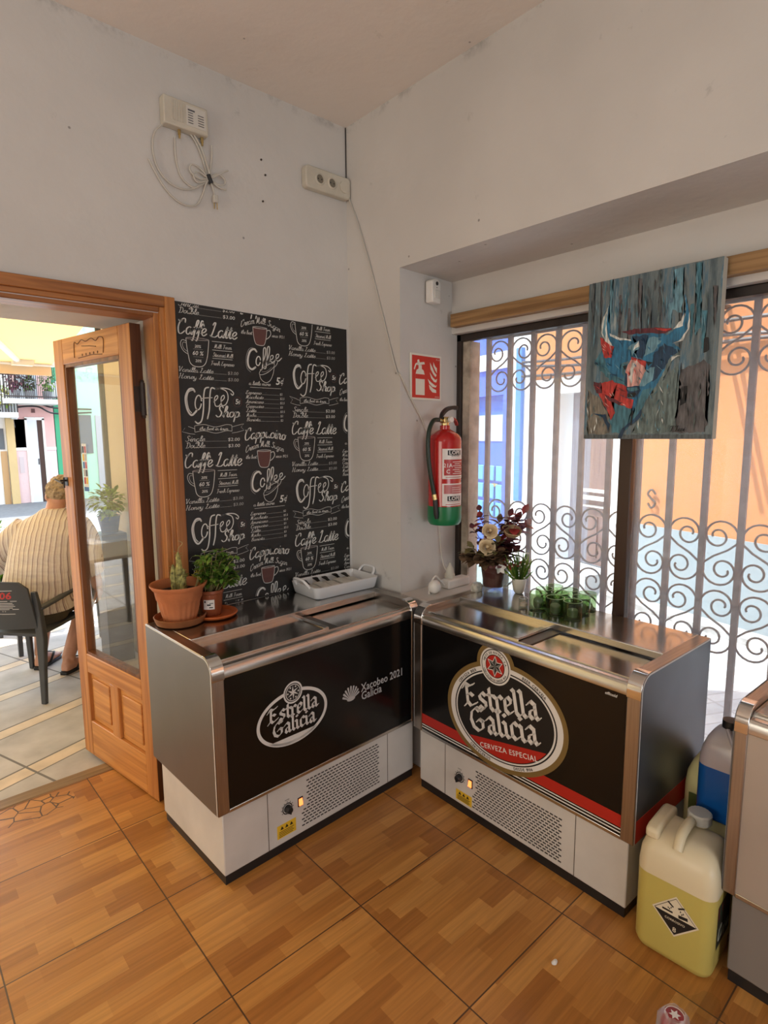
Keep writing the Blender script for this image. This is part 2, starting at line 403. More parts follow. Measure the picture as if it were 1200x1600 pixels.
SCRIPT = {
 'a': (1.0, [[(.75,.85),(.45,1.0),(.1,.7),(.12,.2),(.4,0),(.7,.35),(.8,.95),(.76,.3),(.9,.02),(1.12,.2)]]),
 'b': (.95, [[(0,.2),(.4,1.1),(.5,1.8),(.3,2.0),(.2,1.5),(.2,.3),(.45,0),(.8,.35),(.7,.9),(.45,.85)],[(.7,.9),(.95,.8)]]),
 'c': (.8, [[(.72,.8),(.5,1.0),(.15,.75),(.1,.3),(.4,0),(.85,.25)]]),
 'd': (1.05, [[(.75,.85),(.45,1.0),(.1,.7),(.12,.2),(.4,0),(.72,.35),(.92,2.0),(.82,.4),(.95,.02),(1.15,.2)]]),
 'e': (.8, [[(0,.3),(.5,.5),(.7,.82),(.45,1.0),(.15,.7),(.15,.25),(.45,0),(.88,.3)]]),
 'f': (.62, [[(0,.2),(.42,1.0),(.68,1.75),(.55,2.0),(.38,1.6),(.28,0),(.16,-.7),(.02,-.75)],[(.05,1.0),(.72,1.02)]]),
 'g': (.95, [[(.75,.85),(.45,1),(.1,.7),(.12,.2),(.4,0),(.75,.3),(.8,.95),(.74,-.3),(.5,-.8),(.15,-.6),(.9,.15)]]),
 'h': (1.0, [[(0,.2),(.4,1.1),(.5,1.8),(.32,2),(.22,1.4),(.18,0)],[(.18,.4),(.5,1.0),(.75,.8),(.72,.2),(.88,.02),(1.1,.2)]]),
 'i': (.55, [[(0,.3),(.28,1.0),(.24,.3),(.38,.02),(.62,.2)],[(.36,1.4),(.39,1.46)]]),
 'k': (.95, [[(0,.2),(.4,1.1),(.5,1.8),(.32,2),(.22,1.4),(.18,0)],[(.2,.4),(.55,1.0),(.65,.75),(.3,.5),(.6,.1),(.95,.2)]]),
 'l': (.55, [[(0,.2),(.4,1.1),(.5,1.8),(.3,2),(.2,1.5),(.24,.3),(.42,.02),(.66,.2)]]),
 'm': (1.45, [[(0,.5),(.18,1.0),(.16,0)],[(.16,.5),(.45,1.0),(.62,.8),(.6,0)],[(.6,.5),(.9,1.0),(1.1,.8),(1.08,.2),(1.25,.02),(1.5,.2)]]),
 'n': (1.0, [[(0,.5),(.18,1.0),(.16,0)],[(.16,.5),(.45,1.0),(.68,.8),(.66,.2),(.82,.02),(1.06,.2)]]),
 'o': (.85, [[(.5,1.0),(.15,.8),(.12,.25),(.42,0),(.72,.3),(.7,.8),(.5,1.0),(.6,.8),(.92,.85)]]),
 'p': (.95, [[(0,.5),(.2,1.0),(.18,0),(.14,-.8)],[(.17,.5),(.5,1.0),(.78,.7),(.7,.15),(.4,0),(.2,.2)],[(.7,.15),(.98,.25)]]),
 'r': (.75, [[(0,.4),(.25,1.05),(.35,.88),(.6,.92),(.55,.3),(.66,.02),(.85,.25)]]),
 's': (.7, [[(0,.2),(.38,1.05),(.42,.8),(.62,.35),(.45,.02),(.15,.05)],[(.45,.02),(.75,.25)]]),
 't': (.6, [[(0,.25),(.38,1.6),(.28,.4),(.4,.02),(.66,.22)],[(.08,1.12),(.62,1.15)]]),
 'u': (1.0, [[(0,.5),(.15,1.0),(.14,.3),(.38,0),(.68,.35),(.76,1.0),(.72,.25),(.88,.02),(1.08,.2)]]),
 'v': (.85, [[(0,.6),(.14,1.0),(.32,0),(.68,.95),(.9,.85)]]),
 'w': (1.2, [[(0,.6),(.14,1.0),(.2,.1),(.42,.05),(.58,.8),(.6,.1),(.82,.05),(1.0,.95),(1.2,.85)]]),
 'y': (.95, [[(0,.6),(.14,1.0),(.18,.3),(.4,.02),(.7,.35),(.78,1.0),(.7,-.4),(.45,-.8),(.15,-.6),(.9,.15)]]),
 'C': (1.25, [[(1.0,1.55),(.95,1.95),(.65,2.0),(.25,1.5),(.12,.8),(.3,.12),(.65,0),(1.1,.4)],[(.05,1.75),(.3,1.55),(.5,1.8)]]),
 'L': (1.15, [[(.22,1.62),(.40,1.95),(.58,1.9),(.50,1.4),(.36,.7),(.18,.06)],[(.02,.16),(.18,.05),(.55,.0),(.85,.04),(1.10,.26)]]),
 'S': (1.15, [[(.95,1.7),(.7,2.0),(.4,1.75),(.5,1.3),(.85,.8),(.75,.2),(.4,0),(.05,.3)]]),
 'D': (1.3, [[(.25,1.6),(.4,1.9),(.3,.1),(.1,.05),(.4,.0),(.9,.2),(1.1,.9),(.9,1.7),(.4,2.0),(.05,1.8)]]),
 'M': (1.7, [[(.05,.05),(.2,.2),(.4,2.0),(.55,.2),(.95,2.0),(1.05,.3),(1.25,0),(1.55,.2)]]),
 'E': (1.1, [[(.9,1.8),(.6,2.0),(.3,1.6),(.55,1.1),(.75,1.1),(.5,1.05),(.15,.5),(.4,0),(1.0,.3)]]),
 'A': (1.3, [[(0,.1),(.25,.1),(.75,2.0),(.85,.2),(1.0,0),(1.25,.2)],[(.35,.8),(.95,.85)]]),
 'V': (1.2, [[(0,1.7),(.2,2.0),(.45,0),(.95,2.0)]]),
 'H': (1.4, [[(.1,1.8),(.3,2.0),(.2,0)],[(1.0,2.0),(.85,.2),(1.05,0),(1.3,.2)],[(.2,.9),(.95,1.05)]]),
 'B': (1.15, [[(.3,1.9),(.2,0)],[(.05,1.7),(.5,2.0),(.85,1.6),(.4,1.1),(.9,.8),(.8,.15),(.2,0)]]),
 'F': (1.1, [[(.1,1.8),(.4,2.0),(1.1,1.95)],[(.55,1.95),(.4,.2),(.1,0)],[(.3,1.0),(.8,1.05)]]),
 'T': (1.1, [[(.0,1.7),(.2,1.95),(1.1,2.0)],[(.6,1.95),(.5,.3),(.2,0)]]),
 'z': (.8, [[(.05,.9),(.5,.95),(.05,.05),(.7,.1)]]),
 "`": (0, [[(-.75,1.75),(-.5,1.35)]]),
 '.': (.35, [[(.1,.02),(.14,.06)]]),
 ' ': (.6, []),
}
def script2d(s, xh, shear=0.22, wt=0.11, contrast=0.55, sx=1.0, rot=0.0):
    """joined handwriting; returns list of (verts, faces) and the total width. xh = x-height in metres"""
    out = []; x = 0.0
    def wf(t, u):
        down = abs(t.y); return xh*wt*((1-contrast)+contrast*down)
    for ch in s:
        if ch in SCRIPT:
            adv, st = SCRIPT[ch]
            for p in st:
                q = catmull([((x+a)*sx*xh+b*xh*shear, b*xh) for a, b in [(c[0], c[1]) for c in p]], 6) if len(p) > 2 else [Vector(((x+c[0])*sx*xh+c[1]*xh*shear, c[1]*xh)) for c in p]
                out.append(ribbon(q, wf))
            x += adv
        else:
            vs, fs, wd = text2d(ch, xh*2.2, shear=shear*.8)
            out.append(([(a+x*sx*xh, b) for a, b in vs], fs)); x += wd/(xh*sx)+.18
    return out, x*sx*xh

BLACK = {
 'E': (1.12, [[(.30,1.30),(.26,.28),(.46,.06),(.92,.30)],[(.0,1.12),(.22,1.42),(.52,1.28),(.86,1.44)],[(.28,.72),(.50,.84),(.70,.70)],[(.02,.02),(.22,.22)]]),
 's': (.62, [[(.50,.84),(.30,1.0),(.08,.80),(.12,.62),(.46,.40),(.46,.18),(.26,.0),(.02,.16)]]),
 't': (.50, [[(.20,1.32),(.18,.20),(.34,.0),(.50,.12)],[(-.02,.92),(.46,.92)]]),
 'r': (.58, [[(.0,.88),(.16,.76),(.16,.12),(.28,.0)],[(.18,.76),(.38,.98),(.54,.82)]]),
 'e': (.66, [[(.14,.82),(.12,.20),(.32,.0),(.58,.18)],[(.14,.82),(.36,1.0),(.54,.82),(.48,.62),(.16,.42)]]),
 'l': (.44, [[(.04,1.50),(.16,1.38),(.16,.18),(.32,.0),(.44,.1)]]),
 'a': (.74, [[(.06,.80),(.28,1.0),(.50,.82),(.50,.16),(.62,.0),(.74,.1)],[(.48,.58),(.18,.44),(.12,.18),(.28,.0),(.48,.18)]]),
 'i': (.44, [[(.02,.90),(.16,.78),(.16,.16),(.30,.0),(.44,.1)],[(.12,1.34),(.22,1.24)]]),
 'c': (.60, [[(.52,.84),(.34,1.0),(.12,.80),(.12,.20),(.32,.0),(.56,.18)]]),
 'G': (1.22, [[(1.0,1.28),(.62,1.44),(.24,1.12),(.12,.66),(.26,.20),(.60,.0),(.94,.22),(.96,.60),(.74,.72)],[(.60,1.40),(.78,1.22),(1.0,1.42)],[(.56,.58),(.74,.74),(1.02,.62)]]),
}
def black2d(s, xh, nib=0.27, ang=38):
    """blackletter drawn with a broad nib held at a fixed angle"""
    out = []; x = 0.0; nv = Vector((math.cos(R(ang)), math.sin(R(ang))))*nib*xh/2
    for ch in s:
        adv, st = BLACK[ch]
        for p in st:
            q = [Vector(((x+a)*xh, b*xh)) for a, b in p]
            for a, b in zip(q, q[1:]):
                t = (b-a).normalized(); nn = Vector((-t.y, t.x))
                h = nv if abs(nv.dot(nn)) > nib*xh*.16 else nn*nib*xh*.16*(1 if nv.dot(nn) >= 0 else -1)
                out.append(([tuple(a+h), tuple(a-h), tuple(b-h), tuple(b+h)], [(0, 1, 2, 3)]))
            for a in q: # nib print keeps the joins closed
                pp = Vector((-nv.y, nv.x))*.22
                out.append(([tuple(a+nv+pp), tuple(a-nv+pp), tuple(a-nv-pp), tuple(a+nv-pp)], [(0, 1, 2, 3)]))
        x += adv
    return out, x*xh

def ellipse(cx, cy, rx, ry, n=64, rot=0.0, a0=0.0, a1=2*PI):
    c, s = math.cos(rot), math.sin(rot); o = []
    for i in range(n):
        t = a0+(a1-a0)*i/(n if a1-a0 > 6.28 else n-1); x, y = rx*math.cos(t), ry*math.sin(t); o.append((cx+c*x-s*y, cy+s*x+c*y))
    return o
def poly2d(pts): return [(p[0], p[1]) for p in pts], [tuple(range(len(pts)))]
def ring2d(cx, cy, rx, ry, w, n=72, rot=0.0):
    a = ellipse(cx, cy, rx, ry, n, rot); b = ellipse(cx, cy, rx-w, ry-w, n, rot)
    return a+b, [(i, (i+1) % n, n+(i+1) % n, n+i) for i in range(n)]
def arc_text(s, cx, cy, rx, ry, a_mid, size, rot=0.0, inside=False, off=0.02, gap=0.78):
    """letters standing on an ellipse; a_mid is the middle angle"""
    out = []; ws = []
    for ch in s:
        vs, fs, wd = text2d(ch, size, off=off) if ch != ' ' else ([], [], size*.3); ws.append((vs, fs, wd+size*.10))
    tot = sum(x[2] for x in ws); pos = -tot/2
    rm = (rx+ry)/2
    for vs, fs, wd in ws:
        mid = pos+wd/2; pos += wd
        a = a_mid+(mid/rm if inside else -mid/rm)
        px, py = rx*math.cos(a), ry*math.sin(a)
        th = math.atan2(py/ry**2, px/rx**2)+(PI/2 if inside else -PI/2)
        c, s_ = math.cos(th), math.sin(th)
        q = []
        for x, y in vs:
            X, Y = x-wd*.5, y; xx, yy = px+c*X-s_*Y, py+s_*X+c*Y
            q.append((cx+math.cos(rot)*xx-math.sin(rot)*yy, cy+math.sin(rot)*xx+math.cos(rot)*yy))
        if fs: out.append((q, fs))
    return out
# ------------------------------------------------------------------ palette
WALL = plaster('white_plaster', (0.62, 0.605, 0.58), 0.12)
CEIL = plaster('ceiling_plaster', (0.80, 0.75, 0.70), 0.10, 0.0)
STONE = plaster('outside_render', (0.50, 0.38, 0.22), 0.15)
PINE = wood('varnished_pine', (0.58, 0.255, 0.070), (0.36, 0.125, 0.028), 2)
PINEX = wood('varnished_pine_rail', (0.60, 0.27, 0.075), (0.38, 0.14, 0.03), 1)
FRAMEW = wood('door_frame_wood', (0.45, 0.185, 0.050), (0.24, 0.085, 0.021), 2)
FRAMEX = wood('door_head_wood', (0.38, 0.150, 0.040), (0.20, 0.068, 0.016), 0)
BEAMW = wood('bare_batten', (0.36, 0.215, 0.09), (0.20, 0.105, 0.038), 1, 1.0, 0.6)
IRON = mat('painted_iron', (0.028, 0.020, 0.017), 0.45, 0, .25, 20)
GRIL = mat('glare_pale_iron', (0.21, 0.22, 0.23), 0.6, 0.0, .25, 30)  # paler than the iron itself; glare put into the colour
STEEL = mat('brushed_steel', (0.55, 0.54, 0.52), 0.24, 1.0, .12, 4, stretch=(1, 30, 30), rvar=.08)
STEELD = mat('lid_steel', (0.60, 0.575, 0.54), 0.17, 1.0, .14, 5, rvar=.09)
SIDE = mat('side_sheet_steel', (0.20, 0.19, 0.18), 0.40, 0.9, .10, 3, rvar=.06)
CHROME = mat('polished_metal', (0.75, 0.74, 0.72), 0.12, 1.0)
BRASS = mat('brass', (0.60, 0.47, 0.22), 0.25, 1.0)
EDGE = mat('light_edge_trim', (0.70, 0.69, 0.66), 0.35, 0.3)
BLACKP = mat('black_plastic', (0.012, 0.012, 0.013), 0.4)
PANELB = mat('black_front_sheet', (0.004, 0.004, 0.004), 0.22)
WHITEB = mat('white_enamel', (0.58, 0.56, 0.53), 0.35, 0, .08, 6)
WHITEP = mat('white_plastic', (0.74, 0.72, 0.68), 0.4, 0, .04, 10)
OFFW = mat('aged_white_plastic', (0.56, 0.53, 0.45), 0.5, 0, .08, 12)
CREAMI = mat('print_cream', (0.70, 0.69, 0.66), 0.5)
GREYI = mat('print_grey', (0.42, 0.42, 0.42), 0.5)
REDI = mat('print_red', (0.42, 0.020, 0.012), 0.4)
GOLDI = mat('print_gold', (0.19, 0.125, 0.040), 0.4)
BLKI = mat('print_black', (0.008, 0.008, 0.008), 0.45)
YELI = mat('warning_yellow', (0.72, 0.46, 0.03), 0.5)
PANE = glass('window_pane', (0.95, 0.98, 1.0), 0.13)  # white translucent film imitates the glare haze over the bright lane
DOORG = glass('door_pane', (0.97, 0.97, 0.95), 0.03)

def part_struct(o): o['kind'] = 'structure'; return o

# ------------------------------------------------------------------ room shell
YA, XB, ZC = 2.335, 1.86, 3.047
X0, Y0 = -3.2, -3.2
m = MB(); m.box(X0, 2.42, Y0, 2.835, -0.12, 0); m.build('floor', floor_mat(), kind='structure', smooth=0)
m = MB(); m.box(X0-.2, 2.42, Y0-.2, 2.835, ZC, ZC+.2); m.build('ceiling', CEIL, kind='structure', smooth=0)
# door wall: above the opening, right of it, left of it
OX0, OX1, OZ = -2.60, 0.915, 2.075  # opening widened out of view so more terrace light comes in
m = MB()
m.box(OX1, 2.42, YA, 2.83, 0, ZC); m.box(X0, OX0, YA, 2.83, 0, ZC); m.box(OX0, OX1, YA, 2.83, OZ, ZC)
m.build('wall_left', WALL, kind='structure', smooth=0)
m = MB()   # window wall with its deep niche; cheek slightly splayed
NZ, NY0 = 2.335, -2.3
m.prism([(XB, 1.962), (2.42, 1.995), (2.42, YA), (XB, YA)], lambda u, v, h: (u, v, h), 0, NZ)
m.box(XB, 2.42, Y0, NY0, 0, NZ)
m.box(XB, 2.42, Y0, YA, NZ, ZC)
m.box(2.235, 2.42, NY0, 1.99, 2.088, NZ)          # wall above the window
m.box(2.235, 2.42, NY0, 1.99, 0, 0.26)            # wall below it
m.build('wall_right', WALL, kind='structure', smooth=0)
m = MB(); m.box(X0, XB, Y0-.2, Y0, 0, ZC); m.build('wall_rear', WALL, kind='structure', smooth=0)
m = MB(); m.box(X0-.2, X0, Y0-.2, 2.83, 0, ZC); m.build('wall_far', WALL, kind='structure', smooth=0)
m = MB(); m.box(1.862, 2.25, 1.785, 1.975, 0, 0.838); m.build('trim_2', WALL, kind='structure', smooth=0, bevel=.006)
m = MB(); m.box(OX0, OX1, 2.835, 2.91, -0.06, 0.004); m.build('trim_3', wood('sill_wood', (0.33, 0.21, 0.10), (0.20, 0.12, 0.05), 0), kind='structure', smooth=0, bevel=.004)

# door casing with its stepped moulding
root = bpy.data.objects.new('trim_1', None); COL.objects.link(root); root['kind'] = 'structure'
def casing(mb, pts):
    pass
m = MB()
for k, (a, b, y0, y1) in enumerate(((0.930, 0.972, YA-.022, YA+.06), (0.912, 0.932, YA-.012, YA+.09), (0.893, 0.914, YA+.002, YA+.12))):
    m.box(a, b, y0, y1, 0, 2.138-.0*k if k == 0 else (2.100 if k == 1 else 2.080))
m.build('side_post', FRAMEW, root, bevel=.003)
m = MB()
for a, b, y0, y1 in ((2.096, 2.138, YA-.022, YA+.06), (2.078, 2.098, YA-.012, YA+.09), (2.060, 2.080, YA+.002, YA+.12)):
    m.box(OX0-.03, 0.930 if a > 2.09 else .912 if a > 2.07 else .893, y0, y1, a, b)
m.build('head_rail', FRAMEX, root, bevel=.003)
m = MB(); m.box(OX0-.04, OX0+.03, YA-.022, YA+.12, 0, 2.138); m.build('side_post', FRAMEW, root, bevel=.003)

# ------------------------------------------------------------------ open door leaf (hinged on the right post, swung outwards)
HX, HY = 0.872, 2.425
leaf = bpy.data.objects.new('door_1', None); COL.objects.link(leaf); leaf['kind'] = 'structure'
leaf.location = (HX, HY, 0.006)
dirx, diry = 0.745-HX+.012, 3.115-HY
LW = math.hypot(dirx, diry); leaf.rotation_euler = (0, 0, math.atan2(diry, dirx))
# local: x along the leaf from hinge to free edge, y thickness (positive = face seen from the room), z up
T, LH = 0.048, 2.035
st = 0.092
m = MB(); m.box(0, st, 0, T, 0, LH); hs = m.build('hinge_stile', PINE, leaf, bevel=.003)
m = MB(); m.box(-.0012, .0, .002, T-.002, 0, LH); m.build('hinge_edge_shade', wood('shaded_edge_wood', (0.10, 0.035, 0.012), (0.05, 0.016, 0.006), 2), hs)  # added dark strip; the unlit edge's shade put into its colour
m = MB(); m.box(LW-st, LW, 0, T, 0, LH); m.box(LW-.012, LW+.012, -.006, T*.5, 0, LH); m.build('lock_stile', PINE, leaf, bevel=.003)
def xw(name, l=(0.62, 0.28, 0.078), d=(0.40, 0.15, 0.032)): return MATS.get(name) or wood(name, l, d, 0)
m = MB(); m.box(st, LW-st, 0, T, LH-.115, LH); tr_ = m.build('top_rail', xw('leaf_rail'), leaf, bevel=.003)
# scroll carving on the top rail
m = MB(); cx0, cx1, zc0 = LW*.5-.13, LW*.5+.13, LH-.06
pts = [(cx0, zc0-.035), (cx0-.008, zc0+.02), (cx0+.03, zc0+.032), (cx0+.06, zc0+.020), (cx0+.10, zc0+.034), (cx0+.15, zc0+.026), (cx0+.19, zc0+.036), (cx1-.03, zc0+.022), (cx1, zc0+.03), (cx1+.006, zc0-.034)]
m.tube([(p.x, T+.0005, p.y) for p in catmull([(a, b) + (0,) for a, b in pts], 5)], .0022, 5)
m.tube([(cx0+.06, T+.0005, zc0-.004), (cx0+.12, T+.0005, zc0+.004), (cx0+.19, T+.0005, zc0+.010)], .002, 5)
m.tube([(cx0+.01, T+.0005, zc0-.04), (cx0+.10, T+.0005, zc0-.034), (cx1-.03, T+.0005, zc0-.038)], .002, 5)
for q in range(5): m.sphere((cx0+.05+.035*q, T, zc0-.028), .006, .002, .006, 8)
m.build('carving', mat('carved_groove', (0.16, 0.06, 0.016), .6), tr_)
m = MB(); m.box(st, LW-st, 0, T, .44, .535); m.build('middle_rail', xw('leaf_rail'), leaf, bevel=.004)
m = MB(); m.box(st, LW-st, 0, T, 0, .185); m.build('bottom_rail', xw('leaf_rail'), leaf, bevel=.004)
m = MB(); m.box(LW/2-.035, LW/2+.035, 0, T, .185, .44); m.build('muntin', PINE, leaf, bevel=.004)
for a, b in ((st, LW/2-.035), (LW/2+.035, LW-st)):
    m = MB(); m.box(a, b, .010, T-.016, .185, .44)
    m.prism([(a+.03, .215), (b-.03, .215), (b-.03, .41), (a+.03, .41)], lambda u, v, h: (u, h, v), T-.018, T-.008)
    m.build('door_panel', xw('leaf_panel', (0.66, 0.31, 0.09), (0.45, 0.18, 0.045)), leaf, bevel=.004)
m = MB()
for a, b, c, d in ((st, st+.014, .535, LH-.115), (LW-st-.014, LW-st, .535, LH-.115)): m.box(a, b, .004, T-.004, c, d)
m.box(st, LW-st, .004, T-.004, .535, .549); m.box(st, LW-st, .004, T-.004, LH-.129, LH-.115)
m.build('glazing_bead', wood('bead_wood', (0.22, 0.075, 0.02), (0.11, 0.035, 0.01), 2), leaf)
m = MB(); m.box(st+.01, LW-st-.01, T/2-.0025, T/2+.0025, .545, LH-.125); pane = m.build('glass_pane', DOORG, leaf, smooth=0)
# sticker sheet on the glass: rows of small card logos
m = MB(); sx, sz = LW-st-.075, 1.36
m.box(sx-.045, sx, T/2+.0028, T/2+.0034, sz-.02, sz+.20, 0)
cols = [1, 2, 3, 4, 1, 5, 2, 3, 4, 1]
for r in range(5):
    for c in range(2):
        m.box(sx-.041+.021*c, sx-.024+.021*c, T/2+.0034, T/2+.0038, sz+.152-.036*r+.006, sz+.152-.036*r+.036, cols[r*2+c])
m.box(sx-.045, sx, T/2+.0034, T/2+.0038, sz-.02, sz, 5)
m.build('card_logo_sticker', [CREAMI, REDI, BLKI, GREYI, YELI, mat('sticker_blue', (0.03, 0.12, 0.35), .5)], leaf, smooth=0)
for z in (.28, 1.74):
    m = MB(); m.box(-.004, .0, .004, T-.004, z-.05, z+.05)
    m.tube([(-.010, T*.25, z-.065), (-.010, T*.25, z+.065)], .010, 10); m.sphere((-.010, T*.25, z+.07), .008, n=8); m.sphere((-.010, T*.25, z-.07), .008, n=8)
    m.build('hinge', IRON, leaf)
m = MB(); m.box(LW-.05, LW-.014, T, T+.003, 1.36, 1.40); m.tube([(LW-.03, T, 1.385), (LW-.03, T+.03, 1.385)], .005, 8); m.tube([(LW-.05, T+.028, 1.375), (LW+.02, T+.03, 1.39)], .005, 8)
m.tube([(LW-.03, T+.012, 1.40), (LW-.03, T+.012, 1.35)], .004, 8); m.build('latch', IRON, leaf)

# ------------------------------------------------------------------ shop window
win = bpy.data.objects.new('window_1', None); COL.objects.link(win); win['kind'] = 'structure'
WZ0, WZ1, WY0, WY1 = 0.26, 2.088, NY0, 1.992
m = MB(); fx0, fx1 = 2.278, 2.315
m.box(fx0, fx1, WY0, WY1, WZ1-.034, WZ1); m.box(fx0, fx1, WY0, WY1, WZ0, WZ0+.04)
m.box(fx0, fx1, WY1-.032, WY1, WZ0, WZ1); m.box(fx0, fx1, WY0, WY0+.03, WZ0, WZ1)
m.build('window_frame', IRON, win, bevel=.003)
for ym in (1.064, .136, -.792, -1.72):
    m = MB(); m.box(fx0-.004, fx1, ym, ym+.052, WZ0+.04, WZ1-.034); m.build('mullion', MATS.get('brown_mullion') or mat('brown_mullion', (0.045, 0.022, 0.015), .35), win, bevel=.003)
m = MB(); m.box(fx1-.02, fx1+.06, WY1-.075, WY1-.032, WZ0, WZ1-.034); m.build('outer_stop', mat('weathered_stop', (0.42, 0.37, 0.30), .8, 0, .35, 18, .6, 40), win)
for a, b in ((1.116, WY1-.032), (.188, 1.064), (-.740, .136), (-1.668, -.792), (WY0+.03, -1.72)):
    m = MB(); m.box(2.300, 2.304, a, b, WZ0+.04, WZ1-.034); m.build('glass_pane', PANE, win, smooth=0)

# ------------------------------------------------------------------ wrought iron grille outside the glass
gr = thing('window_grille', 'wrought iron window grille with scroll bands outside the glass', 'window grille', (2.36, 0.684, 0.0))
sp_ = 0.1293
ks = range(-7, 10)
for k in ks:
    y = k*sp_
    m = MB(); m.box(-.009, .009, y-.011, y+.011, .27, 2.086); m.build('bar', GRIL, gr)
for z in (2.062, .300):
    m = MB(); m.box(-.004, .004, ks[0]*sp_, ks[-1]*sp_+.01, z-.010, z+.010); m.build('cross_rail', GRIL, gr)
def s_scroll(y0, z0, wd, h, flip):
    ry, rx = h*.235, wd/2-.006; o = []
    c1 = (wd/2, h-ry); n = 30
    for i in range(n+1):
        t = i/n; a = PI-2*PI*1.55*(1-t); q = .16+.84*t**.85
        dr = (1-t)**.8
        o.append((c1[0]+dr*wd*.14+rx*q*math.cos(a), c1[1]-dr*h*.015+ry*q*math.sin(a)))
    c2 = (wd/2, ry)
    for i in range(n+1):
        t = 1-i/n; a = 2*PI*1.55*(1-t); q = .16+.84*t**.85; dr = (1-t)**.8
        o.append((c2[0]-dr*wd*.14+rx*q*math.cos(-a), c2[1]+dr*h*.015+ry*q*math.sin(-a)))
    # ease the middle crossing
    a, b = o[n], o[n+1]
    mid = [(a[0]+(b[0]-a[0])*e, a[1]+(b[1]-a[1])*t) for t, e in ((.2, .04), (.4, .3), (.6, .7), (.8, .96))]
    o = o[:n+1]+mid+o[n+1:]
    if flip: o = [(wd-p[0], p[1]) for p in o]
    return [(0, y0+wd-p[0], z0+p[1]) for p in o]
for bi, (z0, h) in enumerate(((1.795, .255), (1.018, .258), (.752, .258))):
    for k in list(ks)[:-1]:
        fl = (k % 2 == 0) ^ (bi == 2)
        m = MB(); m.tube(s_scroll(k*sp_, z0, sp_, h, fl), .0042, 6); m.build('scroll', GRIL, gr)

# batten over the window, hung picture
m = MB(); m.box(2.190, 2.234, -.2, 1.955, 2.113, 2.174); b = m.build('wooden_batten', BEAMW, bevel=.003)
tag(b, 'bare pine batten fixed to the wall above the window behind the painting', 'wooden batten')

# ------------------------------------------------------------------ street
LANE = paving_mat('lane_cobbles', (0.47, 0.49, 0.50), (0.53, 0.54, 0.54), 28, .34, .10, .016, (0.36, 0.36, 0.36), rough=.8)
TERR = paving_mat('terrace_slabs', (0.50, 0.485, 0.48), (0.72, 0.61, 0.48), -19, .78, .10, .012, (0.17, 0.16, 0.15), (.1, .14), .6)
m = MB(); m.box(-14, 2.42, 2.835, 13.2, -.12, -.022); m.build('terrace_ground', TERR, kind='structure', smooth=0)
m = MB(); m.box(2.42, 14, -10, 13.2, -.12, -.024); m.build('lane_ground', LANE, kind='structure', smooth=0)
m = MB(); m.box(-14, 14, 13.2, 24, -.14, -.05); m.build('road_ground', mat('asphalt', (0.13, 0.13, 0.14), .85, 0, .15, 10), kind='structure', smooth=0)
m = MB(); m.box(-14, -3.4, -10, 2.835, -.14, -.03); m.build('rear_ground', LANE, kind='structure', smooth=0)
# ------------------------------------------------------------------ chest coolers
# local frame: x from left to right seen from the front, y from front to back, z up
def rounded_side(D, z0, z1, r, inset=0.0):
    """side outline in (y,z) with the front top corner rounded"""
    o = [(inset, z0+inset), (D-inset, z0+inset), (D-inset, z1-inset), (r, z1-inset)]
    for k in range(1, 8):
        a = PI/2+PI/2*k/8; o.append((r+(r-inset)*math.cos(a), z1-r+(r-inset)*math.sin(a)))
    o.append((inset, z1-r)); return o
def add_print(mb, items, fn, m):
    for it in items: mb.flat(it[0], it[1], fn, m)
def shift(items, dx, dy, rot=0.0, sc=1.0):
    c, s = math.cos(rot), math.sin(rot)
    return [([(dx+(c*x-s*y)*sc, dy+(s*x+c*y)*sc) for x, y in v], f) for v, f in items]

